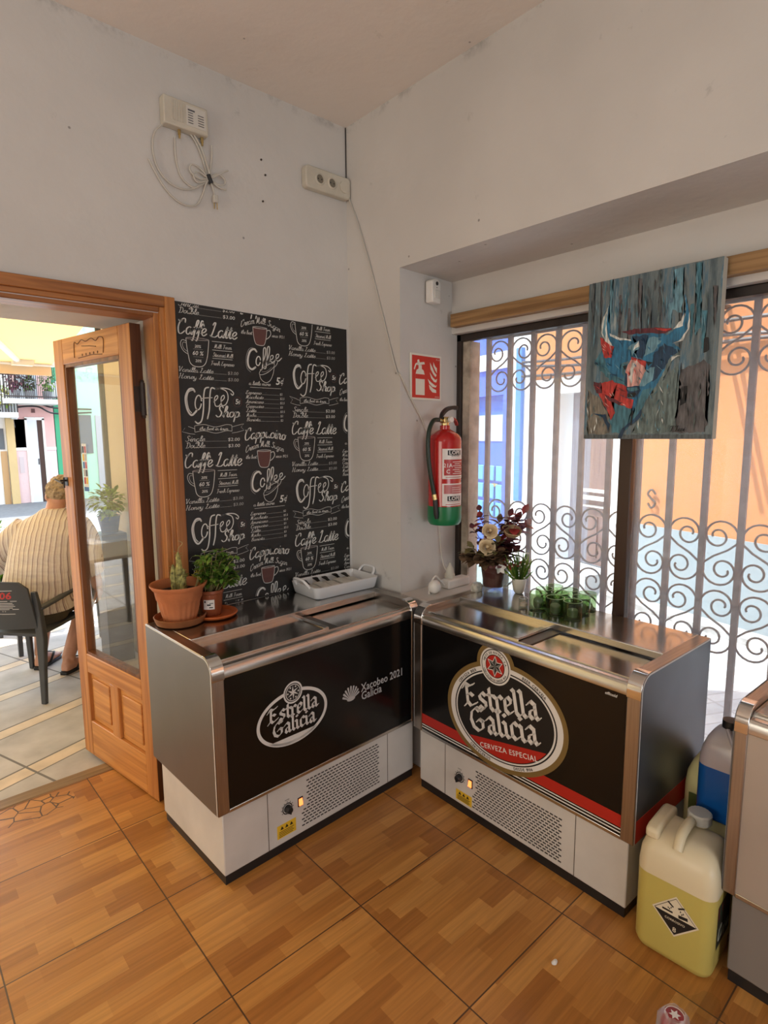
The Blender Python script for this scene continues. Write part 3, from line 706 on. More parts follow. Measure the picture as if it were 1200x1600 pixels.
def cooler(name, label, loc, rz, L, D, front_mat, post_mat, side_mat, base_mat, seams, vents=None, dial=None, switch=None, warn=None, screws=(), base_h=.284, plinth=.037, post_w=.045, red_side=False, lids=True):
    zb, zt = base_h, .852
    t = thing(name, label, 'cooler', loc, rz)
    ef, es = .016, .022
    mb = MB(); mb.box(es, L-es, ef, D-.02, plinth, zb+.02); base = mb.build('base_panel', base_mat, t, bevel=.004)
    mb = MB(); mb.box(es+.004, L-es-.004, ef+.004, D-.03, 0, plinth); mb.build('plinth', BLACKP, t)
    for s in seams:
        mb = MB(); mb.box(s-.0015, s+.0015, ef-.0006, ef+.002, plinth+.003, zb); mb.build('panel_seam', mat('seam_line', (0.12, 0.10, 0.08), .8), base)  # darker line along the panel joint
    # end frames: wide steel band round a flat side sheet
    for a, b, out in ((0, post_w, -1), (L-post_w, L, 1)):
        mb = MB(); mb.prism(rounded_side(D, zb, zt, .055), lambda u, v, h: (h, u, v), a, b); e = mb.build('end_frame', post_mat, t, bevel=.003)
        x = a if out < 0 else b
        mb = MB(); mb.prism(rounded_side(D, zb, zt, .055, .0035), lambda u, v, h: (h, u, v), x, x+out*.0022); sd = mb.build('side_sheet', side_mat, e)
        mb = MB()
        q = rounded_side(D, zb, zt, .055, .0); q2 = rounded_side(D, zb, zt, .055, .006)
        for i in range(2, len(q)):
            j = (i+1) % len(q)
            mb.add([(x+out*.0026, *q[i]), (x+out*.0026, *q[j]), (x+out*.0026, *q2[j]), (x+out*.0026, *q2[i])], [(0, 1, 2, 3)])
        mb.build('edge_trim', EDGE, e, smooth=0)
        if red_side:
            mb = MB(); mb.box(x, x+out*.0030, .01, D-.006, zb+.006, zb+.083); mb.build('red_side_band', REDI, e, smooth=0)
        # moulded corner cap
        mb = MB(); rr = .0570; n = 8
        arc = [(.055-rr*math.cos(PI/2*k/n), zt-.055+rr*math.sin(PI/2*k/n)) for k in range(n+1)]
        arc = [(.055-rr, zt-.055-.022)]+arc+[(.055+.008, zt-.055+rr)]
        ins = [(.055-.050, zt-.055-.022)]+[(.055-.050*math.cos(PI/2*k/n), zt-.055+.050*math.sin(PI/2*k/n)) for k in range(n+1)]+[(.055+.008, zt-.055+.050)]
        mb.prism(arc+ins[::-1], lambda u, v, h: (h, u, v), a-.001, b+.001)
        mb.build('corner_cap', CHROME, e, bevel=.001)
    # front
    mb = MB(); mb.box(post_w, L-post_w, .006, .03, zb, .785); fr = mb.build('front_panel', front_mat, t, smooth=0)
    mb = MB(); mb.box(post_w, L-post_w, .004, .032, zb-.004, zb+.010); mb.build('bottom_rail', STEEL, t, bevel=.002)
    mb = MB()
    o = [(.002, .777), (.002, .806), (.010, .818), (.034, .822), (.034, .777)]
    mb.prism(o, lambda u, v, h: (h, u, v), post_w, L-post_w); mb.build('top_rail', STEEL, t, bevel=.002)
    # well, rear shelf with its front lip
    mb = MB(); mb.box(post_w, L-post_w, .03, D-.005, zb+.01, .795); mb.build('tank', BLACKP, t, smooth=0)
    mb = MB(); mb.box(post_w, L-post_w, .258, D-.002, .835, .852); mb.build('rear_shelf', STEELD, t, bevel=.002)
    mb = MB(); mb.box(post_w, L-post_w, .244, .260, .826, .853); mb.build('shelf_lip', STEEL, t, bevel=.003)
    if lids:
        half = L/2-.03
        mb = MB(); mb.box(post_w+.001, half+.05, .036, .246, .816, .832); a = mb.build('sliding_lid', STEELD, t, bevel=.002)
        mb = MB(); mb.box(half+.026, half+.05, .038, .245, .832, .836); mb.build('lid_handle', STEEL, a, bevel=.001)
        mb = MB(); mb.box(half+.02, L-post_w-.001, .036, .246, .812, .8205); a = mb.build('sliding_lid', STEELD, t, bevel=.002)
        mb = MB(); mb.box(half+.052, half+.10, .040, .244, .8205, .825); mb.build('lid_handle', mat('dark_handle', (0.10, 0.095, 0.085), .35, .6), a, bevel=.001)
        mb = MB(); mb.box(post_w, L-post_w, .030, .036, .818, .826); mb.build('lid_track', STEEL, t)
    fy = ef
    if vents:
        mb = MB(); xa, xb, za, zc, extra = vents
        rows = 15
        for r in range(rows):
            z = zc-(zc-za)*r/(rows-1); xs = xa-(extra if r >= rows-6 else 0)
            x = xs+(.009 if r % 2 else 0)
            while x < xb-.010:
                mb.box(x, x+.0135, fy-.0005, fy+.001, z-.0026, z+.0026); x += .0185
        mb.build('vent_grille', BLACKP, base, smooth=0)
    if dial:
        x, z = dial
        mb = MB()
        v, f = ring2d(x, z, .023, .023, .004, 40); mb.flat(v, f, lambda u, w: (u, fy-.0006, w))
        for q in range(9):
            an = R(-120+30*q)+PI/2; mb.flat(*poly2d(ellipse(x+.027*math.cos(an), z+.027*math.sin(an), .0022, .0022, 6)), lambda u, w: (u, fy-.0006, w))
        vv, ff, _ = text2d('temp.', .010, 'CENTER'); mb.flat([(a+x, b+z+.034) for a, b in vv], ff, lambda u, w: (u, fy-.0006, w))
        mb.build('dial_scale', BLKI, base, smooth=0)
        mb = MB(); mb.tube([(x, fy, z), (x, fy-.012, z), (x, fy-.022, z)], [.016, .015, .012], 20); mb.box(x-.0025, x+.0025, fy-.026, fy-.012, z-.013, z+.013)
        mb.build('thermostat_knob', BLACKP, base, bevel=.001)
    if switch:
        x, z = switch
        mb = MB(); mb.box(x-.012, x+.012, fy-.003, fy, z-.019, z+.019); sw = mb.build('rocker_switch', BLACKP, base, bevel=.001)
        mb = MB(); mb.prism([(fy-.003, z-.014), (fy-.009, z-.012), (fy-.004, z+.014), (fy-.003, z+.014)], lambda u, w, h: (h, u, w), x-.008, x+.008)
        mb.build('lit_rocker', mat('orange_neon', (1.0, 0.20, 0.05), .3, emit=1.3), sw)
    if warn:
        x0, x1, z0, z1 = warn
        mb = MB(); mb.box(x0, x1, fy-.0008, fy, z0, z1, 0)
        for q in range(3):
            cx = x0+(x1-x0)*(.25+.25*q); zz = z1-(z1-z0)*.26
            mb.flat(*poly2d([(cx-.008, zz-.006), (cx+.008, zz-.006), (cx, zz+.008)]), lambda u, w: (u, fy-.0012, w), 1)
        for q in range(4):
            zz = z1-(z1-z0)*(.52+.12*q); mb.box(x0+.008, x1-.010-.006*(q % 2), fy-.0012, fy-.0008, zz-.0012, zz+.0012, 1)
        mb.build('warning_label', [YELI, BLKI], base, smooth=0)
    for x, z in screws:
        mb = MB(); mb.tube([(x, fy, z), (x, fy-.002, z)], .004, 10); mb.build('screw', BLACKP, base)
    return t, fr

def star6(cx, cy, ro, ri, rot=PI/2):
    return [(cx+(ro if k % 2 == 0 else ri)*math.cos(rot+PI*k/6), cy+(ro if k % 2 == 0 else ri)*math.sin(rot+PI*k/6)) for k in range(12)]

POSTB = mat('brown_steel_band', (0.40, 0.36, 0.32), 0.30, 1.0, .12, 5, stretch=(30, 1, 1))
c1, f1 = cooler('drinks_cooler', 'black fronted chest cooler with plain white oval logo under the chalkboard wallpaper', (.7984, 1.7641, 0), .0326, 1.018, .551,
    PANELB, POSTB, SIDE, WHITEB, (.205, .829), (.384, .777, .066, .247, .026), (.292, .172), (.352, .173), (.243, .329, .064, .118), ((.407, .033), (.639, .034)))
# printed front: oval badge, star, shell and lettering
mb = MB(); FY = .006
F = lambda h: (lambda u, v: (u, FY-h, v))
ex, ey, erx, ery = .326, .540, .161, .108
add_print(mb, [ring2d(ex, ey, erx, ery, .013)], F(.0006), 0)
line = .467
seg = [p for p in ellipse(ex, ey, erx-.004, ery-.004, 160) if p[1] <= line]
seg.sort(key=lambda p: math.atan2(p[1]-ey, p[0]-ex))
mb.flat(*poly2d(seg), F(.0006), 0)
mb.flat(*poly2d(ellipse(ex, .636, .043, .043, 48)), F(.0010), 0)
mb.flat(*poly2d(ellipse(ex, .636, .0365, .0365, 48)), F(.0014), 1)
add_print(mb, [ring2d(ex, .636, .033, .033, .003, 48)], F(.0018), 0)
for k in range(6):
    a = PI/2+PI*k/3; o = (ex+.029*math.cos(a), .636+.029*math.sin(a)); l_ = (ex+.010*math.cos(a+PI/6), .636+.010*math.sin(a+PI/6)); r_ = (ex+.010*math.cos(a-PI/6), .636+.010*math.sin(a-PI/6))
    mb.flat(*poly2d([(ex, .636), l_, o]), F(.0018), 0); mb.flat(*poly2d([(ex, .636), (ex+.005*math.cos(a-PI/6), .636+.005*math.sin(a-PI/6)), (ex+.026*math.cos(a), .636+.026*math.sin(a))]), F(.0018), 0)
    mb.flat(*poly2d(ellipse(ex+.024*math.cos(a+PI/6), .636+.024*math.sin(a+PI/6), .0035, .0035, 10)), F(.0018), 0)
for s, bx, by, wd, xh in (('Estrella', .214, .545, .228, .0395), ('Galicia', .231, .486, .198, .0395)):
    it, w_ = black2d(s, xh); add_print(mb, shift([([(x*wd/w_, y) for x, y in v], f) for v, f in it], bx, by), F(.0008), 0)
# scallop shell
for k in range(9):
    a = R(28+15.5*k); o = Vector((.640, .512)); o = Vector((.612, .508)); L_ = .040+.020*math.sin(a)
    d = Vector((math.cos(a), math.sin(a))); nn = Vector((-d.y, d.x))
    mb.flat(*poly2d([tuple(o+d*.006-nn*.0012), tuple(o+d*L_-nn*.0047), tuple(o+d*(L_+.003)), tuple(o+d*L_+nn*.0047), tuple(o+d*.006+nn*.0012)]), F(.0008), 2)
mb.flat(*poly2d(ellipse(.612, .514, .022, .009, 20)), F(.0007), 2)
for s, bx, by, wd in (('Xacobeo 2021', .668, .526, .246), ('Galicia', .668, .489, .117)):
    v, f, w_ = text2d(s, 1.0, off=.012); k = wd/w_; mb.flat([(bx+x*k, by+y*k*1.15) for x, y in v], f, F(.0008), 2)
mb.build('printed_badge', [mat('print_oval', (0.62, 0.62, 0.60), .5), BLKI, GREYI], f1, smooth=0, weld=False)

c2, f2 = cooler('drinks_cooler', 'chest cooler with red stripe and large gold ringed logo in front of the window', (1.744, 1.7544, 0), R(-91.48), 1.018, .530,
    PANELB, POSTB, mat('dark_side_sheet', (0.20, 0.21, 0.23), .36, .85, .12, 3), WHITEB, (.178, .806), (.350, .752, .060, .225, .016), (.264, .158), (.323, .157), (.243, .331, .052, .098), ((.39, .027), (.623, .029)), red_side=True)
mb = MB()
W, RD, GO, BK = 0, 1, 2, 3
mb.flat(*poly2d([(.045, .322), (.973, .322), (.973, .366), (.045, .366)]), F(.0006), RD)
mb.flat(*poly2d([(.045, .3135), (.973, .3135), (.973, .318), (.045, .318)]), F(.0006), W)
mb.flat(*poly2d([(.045, .302), (.973, .302), (.973, .307), (.045, .307)]), F(.0006), W)
ex, ey, ro = .487, .515, R(11.5)
kx, kz = .449, .710
def clip_top(poly, zmax=.7765):
    out = []
    for i, p in enumerate(poly):
        q = poly[(i+1) % len(poly)]
        if p[1] <= zmax: out.append(p)
        if (p[1] <= zmax) != (q[1] <= zmax):
            t = (zmax-p[1])/(q[1]-p[1]); out.append((p[0]+(q[0]-p[0])*t, zmax))
    return out
mb.flat(*poly2d(ellipse(ex, ey, .289, .219, 90, ro)), F(.0009), GO)
mb.flat(*poly2d(clip_top(ellipse(kx, kz, .092, .092, 60))), F(.00092), GO)
mb.flat(*poly2d(ellipse(ex, ey, .269, .200, 90, ro)), F(.0012), W)
mb.flat(*poly2d(ellipse(ex, ey, .245, .183, 90, ro)), F(.0015), BK)
mb.flat(*poly2d(ellipse(ex, ey, .239, .178, 90, ro)), F(.0018), W)
mb.flat(*poly2d(ellipse(ex, ey, .232, .172, 90, ro)), F(.0021), BK)
ca, sa = math.cos(ro), math.sin(ro)
el = ellipse(0, 0, .228, .168, 200)
seg = [(ex+ca*x-sa*y, ey+sa*x+ca*y) for x, y in el if y <= -.098]
seg.sort(key=lambda p: math.atan2(p[1]-ey+.0, p[0]-ex))
mb.flat(*poly2d(seg), F(.0024), RD)
mb.flat(*poly2d(clip_top(ellipse(kx, kz, .074, .074, 60))), F(.0027), W)
mb.flat(*poly2d(clip_top(ellipse(kx, kz, .067, .067, 60))), F(.0030), BK)
mb.flat(*poly2d(ellipse(kx, kz, .0635, .0635, 60)), F(.0033), W)
mb.flat(*poly2d(ellipse(kx, kz, .046, .046, 50)), F(.0036), BK)
mb.flat(*poly2d(ellipse(kx, kz, .043, .043, 50)), F(.0039), RD)
mb.flat(*poly2d(star6(kx, kz, .0425, .0215)), F(.0042), W); mb.flat(*poly2d(star6(kx, kz, .036, .018)), F(.0045), BK)
for k in range(6):
    a = PI/2+PI*k/3; mb.flat(*poly2d([(kx, kz), (kx+.016*math.cos(a-PI/6), kz+.016*math.sin(a-PI/6)), (kx+.032*math.cos(a), kz+.032*math.sin(a))]), F(.0048), 4)
add_print(mb, arc_text('HIJOS DE RIVERA, S.A.', kx, kz, .050, .050, PI/2, .0125), F(.0042), BK)
add_print(mb, arc_text('CERVECEROS DESDE 1906', kx, kz, .0605, .0605, -PI/2, .0115, inside=True), F(.0042), BK)
add_print(mb, arc_text('CERVEZA BIER', ex, ey, .248, .186, R(128), .0155, ro), F(.0021), BK)
add_print(mb, arc_text('BEER CERVEJA', ex, ey, .248, .186, R(46), .0155, ro), F(.0021), BK)
add_print(mb, arc_text('CERVECEROS', ex, ey, .264, .197, R(237), .0155, ro, True), F(.0021), BK)
add_print(mb, arc_text('DESDE 1906', ex, ey, .264, .197, R(285), .0155, ro, True), F(.0021), BK)
for s, bx, by, wd, xh in (('Estrella', .300, .497, .366, .066), ('Galicia', .333, .408, .332, .066)):
    it, w_ = black2d(s, xh); add_print(mb, shift([([(x*wd/w_, y) for x, y in v], f) for v, f in it], bx, by, ro), F(.0027), W)
v, f, w_ = text2d('CERVEZA ESPECIAL', 1.0, off=.01, sp=1.12); k = .276/w_
add_print(mb, shift([([(x*k, y*k) for x, y in v], f)], .382, .352, ro), F(.0027), W)
v, f, w_ = text2d('efficold', 1.0, shear=.25, off=.01); k = .042/w_; add_print(mb, shift([([(x*k, y*k) for x, y in v], f)], .897, .757), F(.0008), W)
mb.build('printed_badge', [CREAMI, REDI, GOLDI, BLKI, mat('print_star_grey', (0.20, 0.20, 0.19), .5)], f2, smooth=0, weld=False)

c3, f3 = cooler('drinks_cooler', 'plain grey steel fronted chest cooler cut off at the right, beside the jerrycans', (1.733, .482, 0), R(-92), .72, .530,
    mat('light_steel_sheet', (0.50, 0.48, 0.45), .35, .6, .10, 3), POSTB, SIDE, mat('grey_brown_base', (0.20, 0.18, 0.17), .5), (), post_w=.032)
# ------------------------------------------------------------------ chalkboard wallpaper
CH = mat('chalk_print', (0.64, 0.64, 0.61), 0.8)
CHD = mat('chalk_print_soft', (0.36, 0.36, 0.35), 0.8)
CHM = mat('mug_print', (0.115, 0.050, 0.045), 0.8)
SHEET = mat('blackboard_paper', (0.014, 0.014, 0.014), 0.5, 0, .3, 5)
PX0, PX1, PZ0, PZ1 = 0.976, 1.846, 0.852, 2.131
YS = YA-.0015
mb = MB()
mb.v += [(PX0, YS, PZ0), (PX1, YS, PZ0), (PX1, YS, 2.115), (PX0, YS, PZ1), (PX0, YA-.0002, PZ0), (PX1, YA-.0002, PZ0), (PX1, YA-.0002, 2.115), (PX0, YA-.0002, PZ1)]
mb.f += [(0, 1, 2, 3), (4, 7, 6, 5), (0, 3, 7, 4), (1, 5, 6, 2), (2, 6, 7, 3), (0, 4, 5, 1)]; mb.m += [0]*6
def chalk(v, f, m=1, h=.0006):
    k = 0; idx = {}; vs = []
    ok = []
    for face in f:
        p = [v[i] for i in face]
        if all(PX0+.002 < a < PX1-.002 and PZ0+.004 < b < (PZ1-.016*(a-PX0)/.87)-.003 for a, b in p): ok.append(face)
    for face in ok:
        for i in face:
            if i not in idx: idx[i] = len(vs); vs.append((v[i][0], YS-h, v[i][1]))
    if ok: mb.add(vs, [tuple(idx[i] for i in face) for face in ok], m)
def c_script(s, x, z, xh, wd=None, m=1, wt=.075, rot=0.0, contrast=.55, h=.0006):
    it, w_ = script2d(s, xh, wt=wt, contrast=contrast); k = (wd/w_) if wd else 1
    for v, f in shift([([(a*k, b) for a, b in v], f) for v, f in it], x, z, rot): chalk(v, f, m, h)
def c_text(s, x, z, size, wd=None, m=1, shear=.2, off=.01, align='LEFT', rot=0.0):
    v, f, w_ = text2d(s, size, align, shear, off); k = wd/w_ if wd else 1
    for v, f in shift([([(a*k, b) for a, b in v], f)], x, z, rot): chalk(v, f, m)
def c_line(pts, w=.0016, m=1, smooth=True, h=.0006):
    q = catmull([(a, b) for a, b in pts], 6) if smooth and len(pts) > 2 else [Vector(p) for p in pts]
    v, f = ribbon(q, lambda t, u: w/2); chalk(v, f, m, h)
def c_dots(x0, x1, z, m=2): c_line([(x0, z), (x1, z)], .0009, m, False)

def col_latte(x, z, k=1.0):
    X = lambda a: x+a*k
    c_script('Caffe` Latte', X(.002), z, .0300, .262*k, 1, .10)
    # tall mug outline with the recipe inside
    c_line([(X(.040), z-.015), (X(.042), z-.050), (X(.047), z-.085), (X(.053), z-.112), (X(.070), z-.125), (X(.100), z-.125), (X(.118), z-.112), (X(.128), z-.085), (X(.134), z-.050), (X(.138), z-.015)], .0026)
    for m_, w_ in ((1, .0022), (3, .0012)):
        e = ellipse(X(.089), z-.015, .049*k, .0042, 40); c_line(e+[e[0]], w_, m_, False, .0006 if m_ == 1 else .0009)
    c_line([(X(.042), z-.028), (X(.024), z-.024), (X(.016), z-.042), (X(.026), z-.066), (X(.047), z-.080)], .0022)
    c_line([(X(.042), z-.036), (X(.029), z-.033), (X(.024), z-.044), (X(.031), z-.060), (X(.046), z-.070)], .0014)
    c_text('20%', X(.089), z-.050, .016, align='CENTER'); c_line([(X(.068), z-.056), (X(.110), z-.056)], .0009, 2, False)
    c_text('60 %', X(.089), z-.080, .024, align='CENTER'); c_line([(X(.068), z-.087), (X(.110), z-.087)], .0009, 2, False)
    c_text('20%', X(.089), z-.108, .016, align='CENTER')
    for dz in (-.018, -.053, -.087): c_line([(X(.152), z+dz), (X(.242), z+dz)], .0017, 1, False)
    c_script('Milk Foam', X(.160), z-.045, .0085, .080*k, 1, .10); c_script('Steamed Milk', X(.152), z-.080, .0085, .094*k, 1, .10); c_script('Fresh Espresso', X(.142), z-.115, .0085, .106*k, 1, .10)
    for s, dz in (('Vanilla Latte', -.150), ('Honey Latte', -.177)):
        c_script(s, X(.0), z+dz, .0100, .150*k, 1, .085); c_dots(X(.155), X(.212), z+dz); c_text('$3.00', X(.216), z+dz, .019, .050*k, 2, .15, 0)
    # big swash 'Coffee Shop'
    c_line([(X(.066), z-.228), (X(.058), z-.217), (X(.040), z-.222), (X(.025), z-.255), (X(.030), z-.300), (X(.046), z-.324), (X(.064), z-.312), (X(.072), z-.300)], .0075)
    c_line([(X(.060), z-.222), (X(.040), z-.230), (X(.031), z-.258), (X(.036), z-.298), (X(.048), z-.315)], .0035)
    e = ellipse(X(.079), z-.272, .0135*k, .030, 30, -.15); c_line(e+[e[0], e[1]], .0048, 1, False)
    c_line([(X(.128), z-.208), (X(.112), z-.214), (X(.104), z-.245), (X(.100), z-.300), (X(.090), z-.345), (X(.074), z-.358), (X(.062), z-.350)], .0056)
    c_line([(X(.158), z-.214), (X(.140), z-.210), (X(.132), z-.240), (X(.126), z-.300), (X(.116), z-.338)], .0056)
    c_line([(X(.092), z-.256), (X(.112), z-.252), (X(.142), z-.250)], .0034)
    c_line([(X(.148), z-.268), (X(.166), z-.250), (X(.164), z-.240), (X(.152), z-.252), (X(.154), z-.282), (X(.170), z-.284), (X(.182), z-.270)], .0040)
    c_line([(X(.180), z-.266), (X(.196), z-.250), (X(.194), z-.238), (X(.182), z-.250), (X(.184), z-.280), (X(.202), z-.276), (X(.214), z-.250), (X(.208), z-.222), (X(.180), z-.210), (X(.158), z-.214)], .0040)
    c_line([(X(.158), z-.214), (X(.190), z-.208), (X(.222), z-.212), (X(.240), z-.226), (X(.236), z-.236), (X(.228), z-.230)], .0042)
    c_script('Shop', X(.152), z-.330, .0235, .112*k, 1, .11)
    e = ellipse(X(.258), z-.264, .0205, .0215, 40); c_line(e+[e[0]], .0016, 3, False); c_text('5', X(.247), z-.273, .030, m=1, shear=.1, off=.02); c_text('c', X(.260), z-.270, .024, m=1, shear=.1)
    c_line([(X(.270), z-.258), (X(.264), z-.276)], .0014, 1, False)
    # ribbon banner
    up = [(X(.058), z-.368), (X(.100), z-.362), (X(.150), z-.372), (X(.200), z-.362), (X(.226), z-.364)]
    dn = [(a, b-.026) for a, b in up]
    c_line(up); c_line(dn); c_line([up[0], dn[0]], smooth=False); c_line([up[-1], dn[-1]], smooth=False)
    c_line([(X(.058), z-.380), (X(.030), z-.370), (X(.0), z-.362), (X(.016), z-.377), (X(.004), z-.392), (X(.036), z-.400), (X(.058), z-.402)], .0014, 1, False)
    c_line([(X(.226), z-.372), (X(.256), z-.364), (X(.284), z-.358), (X(.270), z-.372), (X(.284), z-.386), (X(.252), z-.394), (X(.226), z-.398)], .0014, 1, False)
    c_script('the best in town', X(.078), z-.386, .0075, .130*k, 1, .11)
    for s, dz, pr in (('Single', -.432, '$2.00'), ('Double', -.459, '$3.00')):
        c_script(s, X(.014), z+dz, .0115, .084*k, 1, .085); c_dots(X(.100), X(.200), z+dz); c_text(pr, X(.204), z+dz, .020, .056*k, 1, .1, 0)

def col_cap(x, z):
    it, w_ = script2d('Cappucino', .0250, wt=.115)
    for v, f in it:
        q = [(x+a*.212/w_, z+b+.012*math.sin(PI*min(1, max(0, a/w_)))) for a, b in v]; chalk(q, f, 1)
    it, w_ = script2d('Cream Milk Sugar', .0135, wt=.10)
    for v, f in it:
        q = [(x+.004+a*.196/w_, z-.054+b+.026*math.sin(PI*min(1, max(0, a/w_)))) for a, b in v]; chalk(q, f, 1)
    body = [(x+.064, z-.046), (x+.066, z-.080), (x+.072, z-.108), (x+.082, z-.120), (x+.112, z-.121), (x+.122, z-.110), (x+.130, z-.080), (x+.134, z-.046)]
    chalk(*poly2d(body), 3, .0004); c_line(body, .0022, 1); e = ellipse(x+.099, z-.046, .035, .0035, 30); c_line(e+[e[0]], .0018, 1, False)
    c_line([(x+.132, z-.056), (x+.148, z-.052), (x+.153, z-.068), (x+.142, z-.084), (x+.129, z-.092)], .0030)
    c_script('the best', x+.006, z-.080, .0085, .052, 1, .10); c_script('since 1921', x+.158, z-.080, .0080, .064, 1, .10)
    # 'Coffee' with a drop shadow outline, rising
    rot = math.atan2(.052, .165)
    c_line([(x+.078, z-.150), (x+.066, z-.140), (x+.046, z-.152), (x+.034, z-.185), (x+.036, z-.215), (x+.052, z-.228), (x+.070, z-.218)], .0085)
    c_line([(x+.060, z-.134), (x+.040, z-.144), (x+.026, z-.180), (x+.028, z-.222), (x+.046, z-.240)], .0018, 2)
    e = ellipse(x+.085, z-.190, .0105, .020, 30, -.2); c_line(e+[e[0], e[1]], .0050, 1, False)
    for dx, dz in ((.100, 0), (.120, .007)):
        c_line([(x+dx+.006, z-.200+dz), (x+dx+.022, z-.160+dz), (x+dx+.024, z-.132+dz), (x+dx+.014, z-.136+dz), (x+dx+.010, z-.180+dz), (x+dx+.003, z-.222+dz), (x+dx-.006, z-.228+dz)], .0046)
        c_line([(x+dx+.014, z-.214+dz), (x+dx+.030, z-.170+dz)], .0014, 2)
    for dx, dz in ((.142, 0), (.172, .008)):
        c_line([(x+dx, z-.186+dz), (x+dx+.018, z-.172+dz), (x+dx+.018, z-.160+dz), (x+dx+.006, z-.166+dz), (x+dx+.006, z-.186+dz), (x+dx+.018, z-.190+dz), (x+dx+.034, z-.176+dz)], .0040)
    # tilted cup
    rim = ellipse(x+.128, z-.222, .046, .014, 40, R(32)); c_line(rim+[rim[0]], .0022, 1, False)
    c_line([(x+.089, z-.246), (x+.096, z-.268), (x+.118, z-.282), (x+.142, z-.272), (x+.160, z-.238), (x+.167, z-.198)], .0022)
    c_line([(x+.164, z-.214), (x+.178, z-.200), (x+.184, z-.184), (x+.174, z-.180), (x+.166, z-.194)], .0022)
    c_line([(x+.100, z-.236), (x+.126, z-.232), (x+.152, z-.212)], .0014, 2)
    c_text('5', x+.170, z-.288, .046, m=1, shear=.2, off=.02); c_text('c', x+.194, z-.284, .036, m=1, shear=.2, off=.01); c_line([(x+.214, z-.258), (x+.202, z-.292)], .0018, 1, False)
    c_script('a little more', x+.034, z-.296, .0085, .108, 1, .10); c_line([(x+.040, z-.306), (x+.198, z-.306)], .0014, 1, False)
    for i, (s, pr) in enumerate((('Espresso', '2'), ('Macchiato', '2.5'), ('Americano', '2.5'), ('Cappucino', '3'), ('Latte', '3.5'), ('Mocha', '3'), ('Barista', '2'))):
        zz = z-.336-.0197*i; wl = .0125*len(s)*.78
        c_script(s, x+.016, zz, .0078, wl, 1, .10); c_dots(x+.020+wl, x+.186, zz); c_text('$'+pr, x+.190, zz, .014, None, 1, .15, 0)

for z in (2.007+.54, 2.007, 1.467, .927): col_latte(.978, z)
for z in (2.115, 1.575, 1.035): col_cap(1.260, z)
for z in (2.139, 1.602, 1.066): col_latte(1.503, z, 1.0)
for z in (1.845, 1.305): col_cap(1.790, z)
o = mb.build('chalkboard_wallpaper', [SHEET, CH, CHD, CHM], smooth=0, weld=False)
tag(o, 'black wallpaper sheet covered in white chalk style coffee menu lettering', 'wallpaper')

# ------------------------------------------------------------------ wall fittings
def rbox(mb, x0, x1, y0, y1, z0, z1, m=None): return mb.box(x0, x1, y0, y1, z0, z1, m)
AX0, AX1, AZ0, AZ1 = 0.960, 1.136, 2.768, 2.868
t = thing('aerial_amplifier', 'cream aerial amplifier box screwed high on the wall above the doorway', 'amplifier', ((AX0+AX1)/2, YA, AZ0))
w2 = (AX1-AX0)/2; hh = AZ1-AZ0
mb = MB(); mb.box(-w2, w2, -.042, 0, 0, hh); body = mb.build('housing', OFFW, t, bevel=.005)
mb = MB()
for k in range(6): mb.box(-w2+.030+.009*k, -w2+.034+.009*k, -.0435, -.041, .018, hh-.012)
mb.build('vent_rib', OFFW, body)
mb = MB(); mb.box(-w2+.088, w2-.010, -.0435, -.0415, .016, hh-.012, 0)
mb.box(-w2+.094, -w2+.122, -.0440, -.0434, hh-.030, hh-.024, 1)
for q in range(5):
    for r in range(2): mb.box(-w2+.094+.040*r, -w2+.094+.040*r+.020+.004*((q*3+r) % 3), -.0440, -.0434, hh-.038-.009*q, hh-.035-.009*q, 1)
mb.build('rating_plate', [mat('plate_paper', (0.60, 0.58, 0.53), .6), mat('small_print', (0.10, 0.10, 0.11), .6)], t, smooth=0)
for x in (-w2+.066, w2-.018):
    mb = MB(); mb.tube([(x, -.02, 0), (x, -.02, -.018)], .006, 10); mb.tube([(x, -.02, -.014), (x, -.02, -.030)], .0045, 8); mb.build('aerial_socket', BRASS, t)

def wp(dx, z, d=.012): return (dx, YA-d, z)
CABW = mat('white_cable', (0.52, 0.50, 0.45), .55)
mb = MB()
loop = [wp(1.008, 2.735, .02), wp(1.010, 2.66, .015), wp(1.03, 2.60), wp(1.075, 2.575), wp(1.115, 2.60), wp(1.139, 2.617), wp(1.118, 2.70), wp(1.085, 2.76), wp(1.035, 2.785), wp(.975, 2.775), wp(.935, 2.735), wp(.922, 2.675), wp(.937, 2.61), wp(.975, 2.57), wp(1.03, 2.557), wp(1.085, 2.575), wp(1.139, 2.617, .02),
        wp(1.145, 2.625, .025), wp(1.120, 2.72, .018), wp(1.085, 2.775, .018), wp(1.10, 2.79, .02)]
mb.tube(catmull(loop, 8), .0036, 6)
mb.tube(catmull([wp(.905, 2.632), wp(.925, 2.595), wp(.960, 2.545), wp(1.00, 2.512), wp(1.045, 2.500), wp(1.09, 2.515), wp(1.115, 2.56), wp(1.13, 2.605, .02), wp(1.15, 2.625, .02)], 8), .0036, 6)
for pts in ([(1.139, 2.620), (1.105, 2.650), (1.070, 2.655), (1.062, 2.630), (1.095, 2.610), (1.139, 2.620)], [(1.14, 2.62), (1.10, 2.635), (1.075, 2.62), (1.09, 2.595), (1.14, 2.615)],
            [(1.142, 2.622), (1.175, 2.648), (1.205, 2.640), (1.208, 2.618), (1.18, 2.608), (1.142, 2.622)], [(1.142, 2.622), (1.18, 2.645), (1.225, 2.675)], [(1.142, 2.62), (1.18, 2.60), (1.215, 2.598)],
            [(1.140, 2.62), (1.155, 2.70), (1.158, 2.75)], [(1.142, 2.618), (1.155, 2.59), (1.163, 2.555)]):
    mb.tube(catmull([wp(a, b, .022) for a, b in pts], 6), .0034, 6)
coil = mb.build('cable', CABW, None)
